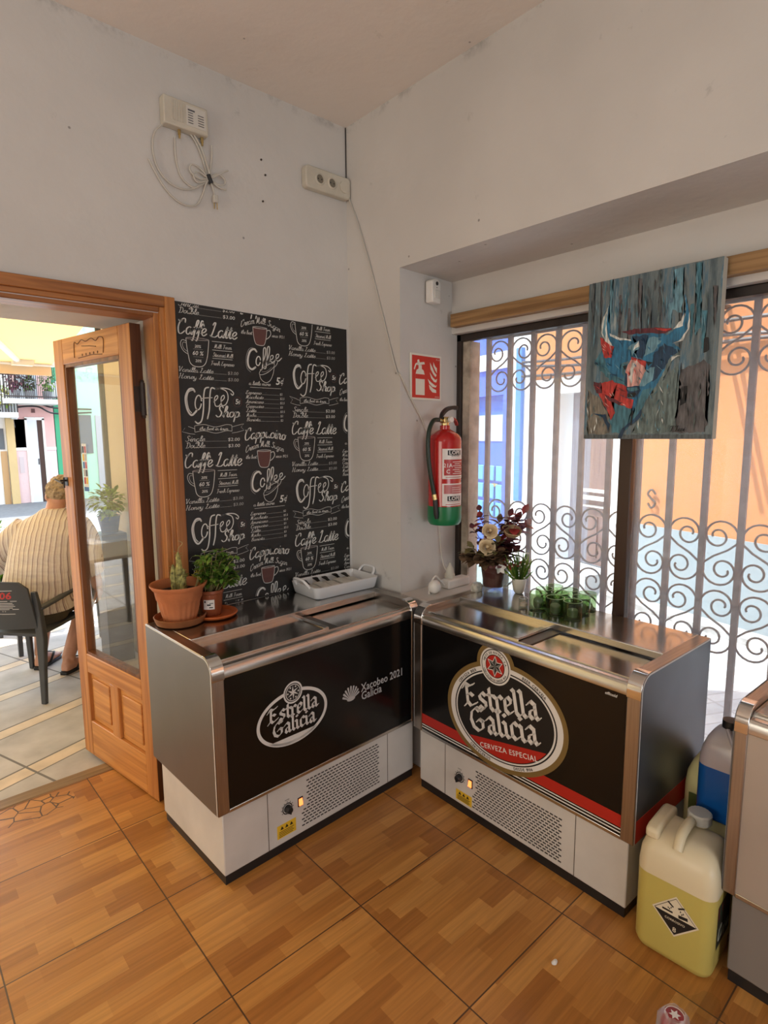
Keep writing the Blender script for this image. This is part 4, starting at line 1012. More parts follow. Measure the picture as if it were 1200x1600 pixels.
root = thing('coiled_cable', 'white aerial cable coiled and tied in a bow under the cream amplifier box', 'cable', (1.04, YA, 2.5))
coil.parent = root; coil.location = (-1.04, -YA, -2.5)
mb = MB(); mb.tube([wp(1.135, 2.635, .022), wp(1.148, 2.605, .022)], .010, 8); o = mb.build('cable_tie', BLACKP, root); o.location = (-1.04, -YA, -2.5)
mb = MB(); mb.box(1.154, 1.174, YA-.03, YA-.012, 2.535, 2.565); o = mb.build('mains_plug', CABW, root, bevel=.004); o.location = (-1.04, -YA, -2.5)
mb = MB()
for x in (1.158, 1.170): mb.tube([(x, YA-.021, 2.536), (x, YA-.021, 2.512)], .002, 6)
o = mb.build('plug_pin', BRASS, root); o.location = (-1.04, -YA, -2.5)

t = thing('socket_strip', 'white surface mounted strip of sockets in the corner near the ceiling', 'socket', (1.728, YA, 2.758), 0)
L_ = .128; tilt = 0
mb = MB(); q = []
for cx, cz, a0 in ((L_-.018, .030, 0), (-L_+.018, .030, 90), (-L_+.018, -.030, 180), (L_-.018, -.030, 270)):
    for k in range(5): a = R(a0+22.5*k); q.append((cx+.018*math.cos(a), cz+.018*math.sin(a)))
mb.prism(q, lambda u, v, h: (u, -h, v), 0, .038); body = mb.build('housing', OFFW, t, bevel=.006)
for i, x in enumerate((-.052, .018)):
    mb = MB(); mb.lathe([(.027, 0), (.027, .0004), (.022, .004), (.019, .004), (.019, 0)], 24); 
    mb.v = [(x+a, -.0385-c, b) for a, b, c in mb.v]
    so = mb.build('socket_face', OFFW, t)
    mb = MB(); mb.v = []; mb.lathe([(.0185, 0), (.0185, .0006), (0, .0006)], 20); mb.v = [(x+a, -.0386-c, b) for a, b, c in mb.v]; mb.build('socket_well_shade', mat('socket_shade', (0.20, 0.18, 0.14), .6), so)  # raised dark disc carries the shade of a socket recess
    mb = MB()
    for d in (-.0095, .0095): mb.tube([(x+d, -.0388, 0), (x+d, -.0400, 0)], .003, 8)
    mb.build('contact_hole', BLACKP, so)
mb = MB(); mb.lathe([(.026, 0), (.026, .004), (.0, .006)], 24); mb.v = [(.088+a, -.0385-c, b) for a, b, c in mb.v]; mb.build('blank_cap', OFFW, t)

# cable run: from the strip down the window wall, round the niche edge, to the extension block
mb = MB()
pts = [(1.846, 2.305, 2.745), (1.853, 2.298, 2.70), (1.854, 2.243, 2.59), (1.854, 2.153, 2.368), (1.854, 2.066, 2.124), (1.852, 1.985, 1.90), (1.856, 1.954, 1.862), (1.916, 1.952, 1.77), (2.001, 1.952, 1.654), (2.085, 1.958, 1.50), (2.118, 1.962, 1.30), (2.126, 1.960, 1.145), (2.138, 1.956, 1.00), (2.140, 1.935, .93), (2.140, 1.905, .905)]
mb.tube(catmull(pts, 10), .0036, 6)
o = mb.build('wall_cable', CABW); tag(o, 'thin white cable running down the corner wall behind the extinguisher', 'cable')
mb = MB(); mb.tube([(1.8565, 2.331, 3.045), (1.8565, 2.331, 2.80)], .0022, 6); o = mb.build('corner_wire', BLACKP); tag(o, 'thin dark wire in the wall corner running up from the sockets to the ceiling', 'wire')
t = thing('extension_block', 'white extension block with plug and looped lead behind the window cooler', 'extension lead', (2.10, 1.880, .838))
mb = MB(); mb.box(-.02, .14, -.028, .028, .0, .045); mb.build('housing', WHITEP, t, bevel=.008, seg=3)
mb = MB(); mb.lathe([(.026, 0), (.026, .018), (.020, .026), (.018, .045), (.008, .062), (.004, .075), (0, .075)], 20, (.04, .02, .045)); mb.build('plug', OFFW, t)
mb = MB(); mb.tube(catmull([(-.02, 0, .02), (-.045, .01, .05), (-.075, .01, .072), (-.115, 0, .05), (-.14, -.01, .015), (-.15, -.02, .004)], 8), .0045, 8); mb.tube(catmull([(.14, 0, .03), (.165, .01, .035), (.168, .02, .012), (.15, .04, .004)], 6), .004, 8); mb.build('lead', WHITEP, t)
mb = MB(); mb.sphere((-.115, -.022, .033), .034, .03, .033, 16); mb.build('adapter', WHITEP, t)

for x, z in ((1.394, 2.772), (1.412, 2.715), (1.396, 2.604)):
    mb = MB(); mb.tube([(0, 0, 0), (0, -.004, 0)], .0042, 8); o = mb.build('nail', IRON, loc=(x, YA, z)); tag(o, 'small dark nail in the white wall between the cable coil and socket strip', 'nail', 'nails in the door wall')
# alarm sensor
t = thing('alarm_sensor', 'white alarm motion sensor near the top of the niche cheek', 'alarm sensor', (2.058, 1.968, 2.205), R(8))
mb = MB(); o = [(-.034, 0), (.034, 0), (.034, .092)]+[(.034*math.cos(PI*k/10), .092+.016*math.sin(PI*k/10)) for k in range(1, 10)]+[(-.034, .092)]
mb.prism(o, lambda u, v, h: (u, -h-(.010*(1-min(1, v/.02)) if False else 0), v), 0, .042); b = mb.build('housing', WHITEP, t, bevel=.007, seg=3)
mb = MB(); mb.box(-.020, .022, -.046, -.040, .020, .058); mb.build('lens_window', mat('sensor_window', (0.66, 0.65, 0.60), .3), t, bevel=.004)
mb = MB(); mb.tube([(0, -.041, .087), (0, -.045, .087)], .0085, 16); mb.build('camera_eye', BLACKP, t)
mb = MB(); mb.tube([(0, -.041, .069), (0, -.0435, .069)], .003, 10); mb.build('indicator', mat('sensor_led', (0.25, 0.24, 0.23), .3), t)

# fire extinguisher sign: white border, red field, extinguisher and flames
t = thing('fire_sign', 'red photoluminescent sign with white extinguisher and flames on the niche cheek', 'sign', (2.035, 1.970, 1.760), R(4.5))
mb = MB(); sw, sh = .113, .212
mb.box(-sw, sw, -.004, .002, 0, sh, 0)
G = lambda h: (lambda u, v: (u, -.004-h, v))
mb.flat(*poly2d([(-sw+.009, .009), (sw-.009, .009), (sw-.009, sh-.009), (-sw+.009, sh-.009)]), G(.0004), 1)
def fl(p, m=0, h=.0008): mb.flat(*poly2d(p), G(h), m)
ex_ = -.046
fl([(ex_-.033, .022), (ex_+.033, .022), (ex_+.033, .118), (ex_+.026, .136), (ex_+.014, .142), (ex_-.014, .142), (ex_-.026, .136), (ex_-.033, .118)])
fl([(ex_-.033, .096), (ex_+.033, .096), (ex_+.033, .118), (ex_-.033, .118)], 1, .0010)
fl([(ex_-.012, .142), (ex_+.012, .142), (ex_+.012, .160), (ex_-.012, .160)]); fl([(ex_-.020, .158), (ex_+.034, .166), (ex_+.030, .176), (ex_-.004, .172), (ex_-.008, .186), (ex_-.020, .182)])
v, f = ribbon(catmull([(ex_-.012, .166), (ex_-.030, .162), (ex_-.042, .140)], 6), lambda t_, u: .004); mb.flat(v, f, G(.0008), 0)
fx = .046
fl([(fx-.028, .074), (fx-.020, .052), (fx, .038), (fx+.030, .036), (fx+.028, .050), (fx+.006, .056), (fx-.012, .066)])
fl([(fx-.036, .100), (fx-.024, .078), (fx, .064), (fx+.026, .062), (fx+.034, .074), (fx+.024, .070), (fx+.006, .078), (fx-.012, .086)])
fl([(fx-.022, .132), (fx-.010, .104), (fx+.012, .088), (fx+.030, .086), (fx+.036, .104), (fx+.022, .098), (fx+.004, .108)])
fl([(fx-.020, .178), (fx-.014, .146), (fx+.006, .124), (fx+.024, .112), (fx+.032, .122), (fx+.014, .134), (fx+.002, .152)])
fl([(fx+.006, .182), (fx+.006, .162), (fx+.022, .142), (fx+.034, .130), (fx+.034, .154), (fx+.020, .162)])
vv, ff, _ = text2d('IPC-01', .010, 'RIGHT'); mb.flat([(a+sw-.014, b+sh-.022) for a, b in vv], ff, G(.0008), 0)
vv, ff, _ = text2d('EXTINTOR', .007, 'RIGHT'); mb.flat([(a+sw-.014, b+.014) for a, b in vv], ff, G(.0008), 0)
mb.build('sign_plate', [mat('sign_white', (0.74, 0.74, 0.66), .4), mat('sign_red', (0.56, 0.030, 0.022), .4)], t, smooth=0, weld=False)

# ------------------------------------------------------------------ fire extinguisher
EXR = mat('extinguisher_red', (0.42, 0.010, 0.010), 0.22, coat=.5)
EXC = (2.066, 1.872, 1.168)
t = thing('fire_extinguisher', 'red fire extinguisher with green foot hanging on the niche cheek', 'fire extinguisher', EXC, 0)
r_ = .0790
mb = MB(); mb.lathe([(0, .06), (r_, .06), (r_, .395), (r_*.97, .412), (r_*.80, .430), (r_*.45, .446), (.024, .452), (.024, .470), (0, .470)], 48); cyl = mb.build('cylinder', EXR, t, smooth=30)
mb = MB(); mb.lathe([(0, 0), (r_*.90, 0), (r_*1.0, .012), (r_*1.035, .03), (r_*1.035, .088), (r_*1.0, .090), (r_*1.0, .062), (0, .062)], 48); mb.build('foot_skirt', mat('green_plastic', (0.010, 0.165, 0.062), .3), t)
# curved labels facing the camera side
def curved(z0, z1, a0, a1, rr, m=None, n=16, mbx=None):
    vs = []; 
    for i in range(n+1):
        a = R(a0+(a1-a0)*i/n); vs += [(rr*math.cos(a), rr*math.sin(a), z0), (rr*math.cos(a), rr*math.sin(a), z1)]
    mbx.add(vs, [(2*i, 2*i+2, 2*i+3, 2*i+1) for i in range(n)], m)
def ctext(mbx, s, size, a_mid, z, rr, m, off=.01, wd=None):
    v, f, w_ = text2d(s, size, 'CENTER', 0, off); k = wd/w_ if wd else 1
    mbx.add([(rr*math.cos(R(a_mid)+x*k/rr), rr*math.sin(R(a_mid)+x*k/rr), z+y) for x, y in v], f, m)
mb = MB(); am = -98
for z0, z1 in ((.222, .362), (.095, .200)):
    curved(z0, z1, am-48, am+46, r_+.0006, 0, 16, mb)
for z in (.336, .122):
    curved(z-.004, z+.019, am-30, am+26, r_+.0010, 2, 12, mb); ctext(mb, 'LOPE', .024, am-2, z, r_+.0014, 0, .02, .064)
curved(.238, .312, am-42, am+46, r_+.0010, 1, 12, mb); curved(.152, .194, am-42, am+46, r_+.0010, 3, 12, mb)
for q in range(7):
    z = .245+.009*q; curved(z, z+.003, am-12+7*(q % 2), am+38-9*(q % 3), r_+.0014, 0, 8, mb)
for q in range(3): curved(.160+.010*q, .162+.010*q, am-14, am+34-6*q, r_+.0014, 0, 8, mb)
ctext(mb, '21A', .026, am-28, .276, r_+.0014, 0, .01); ctext(mb, 'C', .026, am-28, .248, r_+.0014, 0, .01)
ctext(mb, 'EXTINTORES', .008, am, .326, r_+.0012, 2); ctext(mb, 'PROTECCION CONTRA INCENDIOS', .005, am, .112, r_+.0012, 1)
curved(.100, .103, am-36, am+30, r_+.0010, 1, 8, mb); curved(.228, .231, am-36, am+30, r_+.0010, 1, 8, mb)
mb.build('printed_label', [mat('label_white', (0.72, 0.70, 0.68), .35), mat('label_red', (0.40, 0.03, 0.03), .35), BLKI, mat('label_pink', (0.45, 0.14, 0.14), .35)], cyl, smooth=0, weld=False)
mb = MB(); mb.tube([(0, 0, .468), (0, 0, .50)], .018, 14); mb.box(-.020, .024, -.016, .016, .480, .510); mb.tube([(-.016, 0, .492), (-.042, 0, .496)], .010, 10); mb.build('valve', BRASS, t, bevel=.003)
mb = MB(); mb.tube([(.012, -.018, .497), (.012, -.034, .497)], .014, 16); mb.build('pressure_gauge', WHITEP, t, bevel=.002)
mb = MB()
for pts in ([(-.030, .50), (-.020, .525), (.010, .548), (.050, .558), (.082, .556)],):
    q = catmull([(a, 0, b) for a, b in pts], 6)
    for i, p in enumerate(q): pass
    lo = [(p.x, p.z-.012) for p in q]; hi = [(p.x, p.z+.005) for p in q]
    mb.prism(hi+lo[::-1], lambda u, v, h: (u, h, v), -.011, .011)
mb.build('squeeze_lever', BLACKP, t, bevel=.002)
mb = MB(); q = catmull([(a, 0, b) for a, b in [(.018, .500), (.045, .505), (.070, .496), (.084, .476)]], 6); mb.prism([(p.x, p.z+.004) for p in q]+[(p.x, p.z-.007) for p in q][::-1], lambda u, v, h: (u, h, v), -.010, .010); mb.build('carry_handle', mat('handle_red', (0.35, 0.04, 0.03), .35), t, bevel=.002)
mb = MB(); mb.tube(catmull([(-.042, 0, .496), (-.085, -.004, .490), (-.118, -.008, .440), (-.124, -.010, .350), (-.112, -.012, .250), (-.094, -.016, .165), (-.090, -.02, .130)], 8), .0105, 12); mb.build('hose', mat('dark_green_hose', (0.012, 0.026, 0.018), .35), t)
mb = MB(); mb.tube([(-.092, -.018, .150), (-.089, -.022, .125)], .0125, 12); mb.build('hose_ferrule', BRASS, t)
mb = MB(); mb.tube([(-.089, -.022, .126), (-.086, -.026, .060), (-.085, -.028, .035)], [.012, .013, .009], 12); mb.build('nozzle', BLACKP, t)
mb = MB(); mb.box(-.03, .03, r_-.002, .092, .30, .33); mb.build('wall_bracket', BLACKP, t)

# ------------------------------------------------------------------ painting
t = thing('canvas_painting', 'unframed canvas of a blue bull head with red strokes hanging before the window', 'painting', (2.135, .962, 1.575))
PW, PH, PD = .470, .588, .034
# local: u across (left to right seen from the room = -y), v up
canv = bpy.data.materials.new('painted_canvas'); tt, n_, l_, p_ = nodes(canv)
tc = n_.new('ShaderNodeTexCoord'); mp = n_.new('ShaderNodeMapping'); mp.inputs['Scale'].default_value = (1, 26, 3.2); l_.new(tc.outputs['Object'], mp.inputs[0])
nz = n_.new('ShaderNodeTexNoise'); nz.inputs['Scale'].default_value = 1.0; nz.inputs['Detail'].default_value = 7; nz.inputs['Roughness'].default_value = .65; l_.new(mp.outputs[0], nz.inputs[0])
cr = n_.new('ShaderNodeValToRGB'); e = cr.color_ramp.elements
e[0].position = .30; e[0].color = (.025, .045, .065, 1); e[1].position = .68; e[1].color = (.36, .43, .44, 1)
for pos, c in ((.42, (.075, .115, .135, 1)), (.52, (.16, .205, .22, 1)), (.60, (.06, .15, .22, 1))): x = e.new(pos); x.color = c
l_.new(nz.outputs[0], cr.inputs[0]); l_.new(cr.outputs[0], p_.inputs['Base Color']); p_.inputs['Roughness'].default_value = .5
mb = MB(); mb.box(0, PD, -PW/2, PW/2, 0, PH); cv = mb.build('canvas', canv, t, bevel=.002)
mb = MB(); mb.box(.001, PD, -PW/2-.0008, -PW/2, .001, PH-.001); mb.build('canvas_edge', mat('raw_canvas_edge', (0.45, 0.44, 0.38), .8), t)
# brush shapes, in the picture's own pixel sketch (x right, y down), mapped onto the canvas
def PU(x, y):
    L_, R_ = 97-5*(y-262)/910, 918-56*(y-93)/1087
    u = (x-L_)/(R_-L_); top = 262-169*u; bot = 1170+10*u; v = (bot-y)/(bot-top)
    return (PW/2-min(1, max(0, u))*PW, min(1, max(0, v))*PH)
pm = [mat('paint_'+n, c, .45, 0, .55, 40, stretch=(1, 2.6, .5)) for n, c in (('blue', (.022, .15, .28)), ('deep', (.010, .045, .10)), ('sky', (.13, .28, .36)), ('white', (.58, .62, .60)), ('red', (.46, .040, .035)), ('pink', (.60, .33, .30)), ('black', (.006, .008, .012)), ('maroon', (.10, .018, .03)), ('teal', (.05, .165, .22)), ('beige', (.20, .185, .155)), ('sage', (.125, .175, .175)), ('slate', (.085, .105, .115)), ('mauve', (.095, .092, .10)))]
mb = MB(); rng = random.Random(3); hcount = [0]
def brush(pts, m, jag=5, h=None):
    o = []
    n = len(pts)
    for i in range(n):
        a, b = pts[i], pts[(i+1) % n]; d = math.hypot(b[0]-a[0], b[1]-a[1]); k = max(1, int(d/16))
        for j in range(k):
            q = j/k; o.append((a[0]+(b[0]-a[0])*q+rng.uniform(-jag, jag), a[1]+(b[1]-a[1])*q+rng.uniform(-jag, jag)))
    hcount[0] += 1; hh_ = h or .0003+.00006*hcount[0]
    v = [PU(*p) for p in o]
    bm_ = bmesh.new(); vs = [bm_.verts.new((-hh_, a, b)) for a, b in v]
    fc = bm_.faces.new(vs); r_ = bmesh.ops.triangulate(bm_, faces=[fc]); bm_.verts.index_update()
    fs = [tuple(x.index for x in f.verts) for f in bm_.faces]; mb.add([tuple(x.co) for x in bm_.verts], fs, m); bm_.free()
B_, D_, SK, WH, RE, PI_, BL, MA, TE, BE, SA, SL, MV = range(13)
for x in range(0, 13):   # loose vertical background strokes
    cx = 120+62*x; y0 = rng.uniform(150, 420); brush([(cx, y0), (cx+rng.uniform(14, 30), y0), (cx+rng.uniform(10, 30), y0+rng.uniform(150, 420)), (cx+4, y0+rng.uniform(150, 380))], rng.choice([SL, TE, SA, MV, SK]), 4)
brush([(640, 170), (700, 150), (700, 330), (690, 420), (640, 400), (650, 260)], SK, 6); brush([(770, 130), (800, 130), (800, 500), (770, 560)], TE, 6); brush([(820, 560), (840, 560), (845, 640), (815, 660)], BL, 4)
brush([(115, 880), (210, 930), (270, 1040), (265, 1140), (120, 1145)], BE, 8); brush([(560, 860), (680, 720), (690, 960), (640, 1140), (420, 1140), (440, 1060), (500, 940)], SA, 8)
brush([(690, 760), (810, 700), (850, 720), (830, 1140), (650, 1140), (690, 960)], MV, 8); brush([(700, 850), (730, 850), (720, 960), (690, 970)], BL, 5)
brush([(100, 1145), (858, 1150), (860, 1176), (97, 1166)], SL, 2)
brush([(250, 640), (370, 720), (365, 850), (280, 830), (220, 780), (150, 720), (190, 650)], TE, 8); brush([(200, 660), (330, 720), (350, 800), (270, 800)], B_, 8)
brush([(270, 600), (390, 575), (410, 545), (500, 535), (600, 540), (640, 590), (690, 630), (640, 680), (600, 790), (540, 870), (480, 960), (440, 1050), (404, 1090), (410, 990), (390, 950), (420, 900), (450, 860), (380, 700), (330, 720), (260, 700), (250, 640)], B_, 5)
brush([(300, 940), (400, 990), (404, 1085), (335, 1140), (290, 1130), (262, 1060)], TE, 7)
brush([(600, 600), (690, 640), (640, 675), (590, 760), (540, 830), (500, 800), (530, 700), (540, 650)], D_, 6); brush([(400, 560), (500, 545), (480, 650), (470, 690), (420, 680), (410, 650), (450, 610)], D_, 5)
brush([(500, 560), (590, 560), (540, 640), (480, 672)], SK, 5); brush([(470, 760), (540, 740), (530, 820), (480, 850), (450, 850)], SK, 6); brush([(480, 870), (540, 860), (470, 980), (430, 1060), (415, 1040), (440, 950)], TE, 6)
brush([(690, 642), (684, 682), (640, 694), (615, 770), (540, 900), (520, 920), (585, 790), (632, 680)], SA, 5); brush([(640, 675), (688, 668), (640, 700)], WH, 4)
brush([(330, 530), (430, 510), (560, 503), (645, 513), (600, 540), (480, 536), (380, 545)], MA, 3); brush([(540, 507), (636, 511), (606, 524), (556, 520)], RE, 2)
brush([(245, 368), (205, 450), (193, 540), (225, 590), (272, 618), (238, 550), (228, 480), (236, 440)], WH, 3); brush([(235, 400), (210, 470), (204, 540), (228, 580), (222, 520), (224, 460)], SK, 3)
brush([(245, 368), (240, 470), (262, 545), (320, 572), (400, 580), (392, 612), (300, 606), (262, 594), (236, 545), (229, 462)], B_, 3); brush([(250, 540), (320, 566), (395, 575), (395, 583), (310, 578), (255, 556)], WH, 2)
brush([(712, 308), (736, 420), (732, 515), (692, 584), (600, 592), (556, 572), (640, 530), (690, 470), (708, 400)], B_, 3); brush([(713, 320), (716, 400), (692, 462), (645, 516), (700, 495), (714, 430)], WH, 3); brush([(737, 410), (741, 500), (702, 580), (640, 602), (690, 578), (727, 510)], WH, 2)
brush([(442, 584), (452, 622), (412, 652), (405, 690), (396, 640), (368, 628), (400, 603)], SK, 4); brush([(442, 586), (448, 615), (410, 640), (415, 610)], WH, 3)
brush([(402, 690), (487, 712), (487, 760), (452, 850), (380, 862), (362, 760), (376, 722)], PI_, 4); brush([(404, 712), (420, 712), (404, 840), (388, 800)], WH, 4); brush([(455, 760), (480, 750), (450, 840), (440, 830)], RE, 2) if False else None
brush([(400, 678), (492, 703), (487, 738), (440, 706), (396, 697)], RE, 3); brush([(404, 680), (450, 690), (470, 704), (420, 690)], MA, 2)
brush([(490, 704), (533, 712), (503, 732)], BL, 2); brush([(344, 736), (372, 724), (364, 756)], BL, 2); brush([(360, 770), (374, 780), (376, 850), (362, 840)], D_, 3)
brush([(370, 856), (440, 850), (462, 880), (430, 918), (380, 917), (364, 886)], D_, 3); brush([(372, 868), (438, 858), (450, 876), (395, 884)], TE, 3); brush([(380, 896), (430, 888), (440, 902), (420, 920), (384, 918)], BL, 3)
brush([(193, 568), (240, 600), (282, 622), (270, 684), (222, 684), (200, 630)], RE, 5); brush([(150, 842), (280, 820), (370, 852), (382, 922), (422, 938), (410, 990), (330, 960), (270, 930), (302, 1010), (282, 1060), (240, 980), (190, 900)], RE, 5); brush([(150, 830), (205, 830), (210, 900), (175, 890)], MA, 6); brush([(230, 900), (350, 950), (330, 965), (260, 940)], MA, 4)
brush([(470, 990), (430, 1050), (350, 1110), (326, 1166), (350, 1166), (374, 1110), (462, 1050)], D_, 3); brush([(412, 1000), (420, 1000), (412, 1090), (404, 1090)], BL, 1)
brush([(160, 1020), (240, 1022), (270, 1080), (262, 1140), (250, 1090), (225, 1040)], D_, 3)
def inside(p, poly):
    c = False; n = len(poly)
    for i in range(n):
        a, b = poly[i], poly[i-1]
        if (a[1] > p[1]) != (b[1] > p[1]) and p[0] < (b[0]-a[0])*(p[1]-a[1])/(b[1]-a[1])+a[0]: c = not c
    return c
def dry(poly, cols, n, an, sp_=25, L_=(24, 60), W_=(3, 8)):   # dry streaks worked into a painted area
    xs = [p[0] for p in poly]; ys = [p[1] for p in poly]; k = 0; tr_ = 0
    while k < n and tr_ < 900:
        tr_ += 1; p = (rng.uniform(min(xs), max(xs)), rng.uniform(min(ys), max(ys)))
        if not inside(p, poly): continue
        k += 1; a = R(an+rng.uniform(-sp_, sp_)); l2 = rng.uniform(*L_)/2; w2 = rng.uniform(*W_)/2; c, s = math.cos(a), math.sin(a)
        brush([(p[0]-c*l2, p[1]-s*l2), (p[0]-s*w2, p[1]+c*w2), (p[0]+c*l2, p[1]+s*l2), (p[0]+s*w2, p[1]-c*w2)], rng.choice(cols), 1.5, .0086)
dry([(270, 600), (600, 545), (680, 640), (540, 870), (430, 1060), (400, 900), (450, 850), (380, 700), (260, 690)], [SK, D_, TE, B_, B_], 30, 60)
dry([(150, 700), (330, 720), (360, 850), (220, 790)], [SK, B_, TE, D_], 16, 30); dry([(150, 845), (370, 855), (420, 940), (400, 985), (270, 935), (290, 1050), (190, 900)], [MA, PI_, RE, D_], 22, 38)
dry([(195, 570), (280, 622), (270, 684), (205, 640)], [MA, PI_], 6, 50); dry([(400, 700), (480, 715), (450, 845), (380, 855), (365, 760)], [WH, RE, PI_], 9, 80)
dry([(560, 860), (680, 720), (690, 960), (640, 1130), (440, 1130), (500, 940)], [SK, WH, SL, SA, TE], 40, 95, 35); dry([(120, 890), (270, 1040), (260, 1140), (120, 1140)], [SA, WH, TE, MV], 16, 100)
dry([(690, 760), (830, 710), (830, 1130), (660, 1130)], [SL, BL, MV, SA], 22, 92, 8, (50, 130)); dry([(110, 280), (850, 140), (850, 520), (765, 520), (765, 290), (680, 290), (590, 470), (285, 500), (270, 350), (180, 350), (172, 560), (110, 600)], [SK, SL, SA, MV, TE], 60, 90, 8, (50, 150), (3, 9))
mb.build('painted_bull', pm, cv, smooth=0, weld=False)
mb = MB(); it, w_ = script2d('T.Tezi', .0095, wt=.14)
for v, f in shift([([(a*.050/w_, b) for a, b in v], f) for v, f in it], 0, 0): mb.add([(-.0092, PU(640, 1130)[0]-x, PU(640, 1130)[1]+y) for x, y in v], f)
mb.build('signature', pm[6], cv, smooth=0, weld=False)
mb = MB(); mb.tube([(PD+.001, -.10, PH-.03), (PD+.014, 0, PH+.004), (PD+.001, .10, PH-.03)], .0012, 5); mb.build('hanging_wire', BLACKP, t)
# ------------------------------------------------------------------ things on the left cooler
TERRA = mat('terracotta', (0.47, 0.165, 0.065), .7, 0, .15, 14, .15, 90)
TERRB = mat('old_saucer_brown', (0.26, 0.095, 0.035), .45, 0, .2, 12)
ORNG = mat('orange_plastic', (0.50, 0.115, 0.028), .4, 0, .06, 12)
BRPL = mat('brown_plastic_pot', (0.25, 0.070, 0.028), .35)
SOIL = mat('soil', (0.035, 0.022, 0.014), .95, 0, .3, 60, .6, 80)
LEAF = mat('leaf_green', (0.11, 0.23, 0.03), .5, 0, .35, 30, sub=.0)
LEAF2 = mat('bright_leaf', (0.17, 0.27, 0.045), .5, 0, .35, 30)
LEAFY = mat('yellow_leaf', (0.42, 0.36, 0.05), .5, 0, .3, 30)
STEM = mat('dry_stem', (0.30, 0.26, 0.11), .7, 0, .4, 50)
def leafblade(mb, p, d, up, L_, W_, m=None, curl=.25):
    d = Vector(d).normalized(); s = d.cross(Vector(up))
    if s.length < 1e-3: s = d.cross(Vector((1, 0, 0)))
    s.normalize(); n = s.cross(d).normalized(); p = Vector(p)
    prof = ((0, .05), (.25, .8), (.5, 1.0), (.75, .7), (1.0, .02)); vs = []
    for t_, w_ in prof:
        c = p+d*L_*t_-n*L_*curl*t_*t_
        vs += [c-s*W_*w_*.5+n*W_*.12*w_, c-n*0, c+s*W_*w_*.5+n*W_*.12*w_]
    fs = []
    for i in range(4):
        a = 3*i; fs += [(a, a+1, a+4, a+3), (a+1, a+2, a+5, a+4)]
    mb.add(vs, fs, m)
CZ = .853
c = (.892, 2.235, CZ)
t = thing('plant_saucer', 'worn brown terracotta saucer under the large fluted pot', 'saucer', c)
mb = MB(); mb.lathe([(0, 0), (.082, 0), (.092, .004), (.102, .030), (.098, .032), (.088, .009), (0, .007)], 48); mb.build('dish', TERRB, t)
t = thing('potted_plant', 'fluted terracotta pot with a spotted cactus stem and small leafy sprigs', 'potted plant', (c[0], c[1], CZ+.0075))
flu = lambda an, z: (-.030*abs(math.sin(an*11))**2 if z < .095 else 0)
mb = MB(); prof = [(0, .0), (.062, 0), (.064, .01), (.075, .05), (.083, .088), (.088, .096), (.094, .130), (.100, .136), (.110, .150), (.110, .156), (.103, .154), (.094, .140), (.088, .120), (0, .118)]
mb.lathe(prof, 132, flute=flu); mb.build('pot', TERRA, t, smooth=40)
mb = MB(); mb.lathe([(0, .121), (.050, .122), (.090, .120)], 30); mb.build('soil', SOIL, t)
rg = random.Random(5)
CACT = mat('spotted_cactus', (0.26, 0.25, 0.08), .7, 0, .75, 70)
for x, y, h_, r_ in ((.004, .0, .165, .013), (-.014, .010, .115, .012), (.022, .004, .095, .011), (.010, -.014, .075, .010), (-.006, .024, .10, .011)):
    mb = MB(); k = 7
    pts = [(x+rg.uniform(-.002, .002), y+rg.uniform(-.002, .002), .115+h_*i/k) for i in range(k+1)]
    mb.tube(pts, [r_*(1.0 if i < k-1 else .7)*(1+.12*(-1)**i) for i in range(k)]+[r_*.3], 8); 
    for q in range(26):
        i = rg.randrange(k); p = Vector(pts[i]).lerp(Vector(pts[i+1]), rg.random()); a = rg.uniform(0, 6.28); d = Vector((math.cos(a), math.sin(a), .2)); mb.tube([p+d*r_*.8, p+d*(r_+.005)], [.0018, .0004], 4)
    mb.build('cactus_stem', CACT, t)
mb = MB(); mb.tube(catmull([(.004, 0, .27), (.006, -.004, .295), (.018, -.008, .308), (.020, -.008, .318), (.006, -.006, .326)], 6), .0014, 5); mb.build('dry_tendril', STEM, t)
mb = MB()
for q in range(7):
    a = rg.uniform(-.9, 1.9); x, y = .045+.02*math.cos(a), .02*math.sin(a)
    top = (x+.03*math.cos(a), y+.03*math.sin(a), .17+rg.uniform(0, .06)); mb.tube([(x, y, .118), top], .0015, 5, m=0)
    for j in range(12):
        b = rg.uniform(0, 6.28); leafblade(mb, Vector(top)+Vector((rg.uniform(-.015, .015), rg.uniform(-.015, .015), rg.uniform(-.045, .012))), (math.cos(b), math.sin(b), rg.uniform(-.1, .7)), (0, 0, 1), rg.uniform(.018, .032), .016, rg.choice([1, 1, 1, 2]))
mb.build('leafy_sprig', [STEM, LEAF, LEAFY], t, smooth=60)

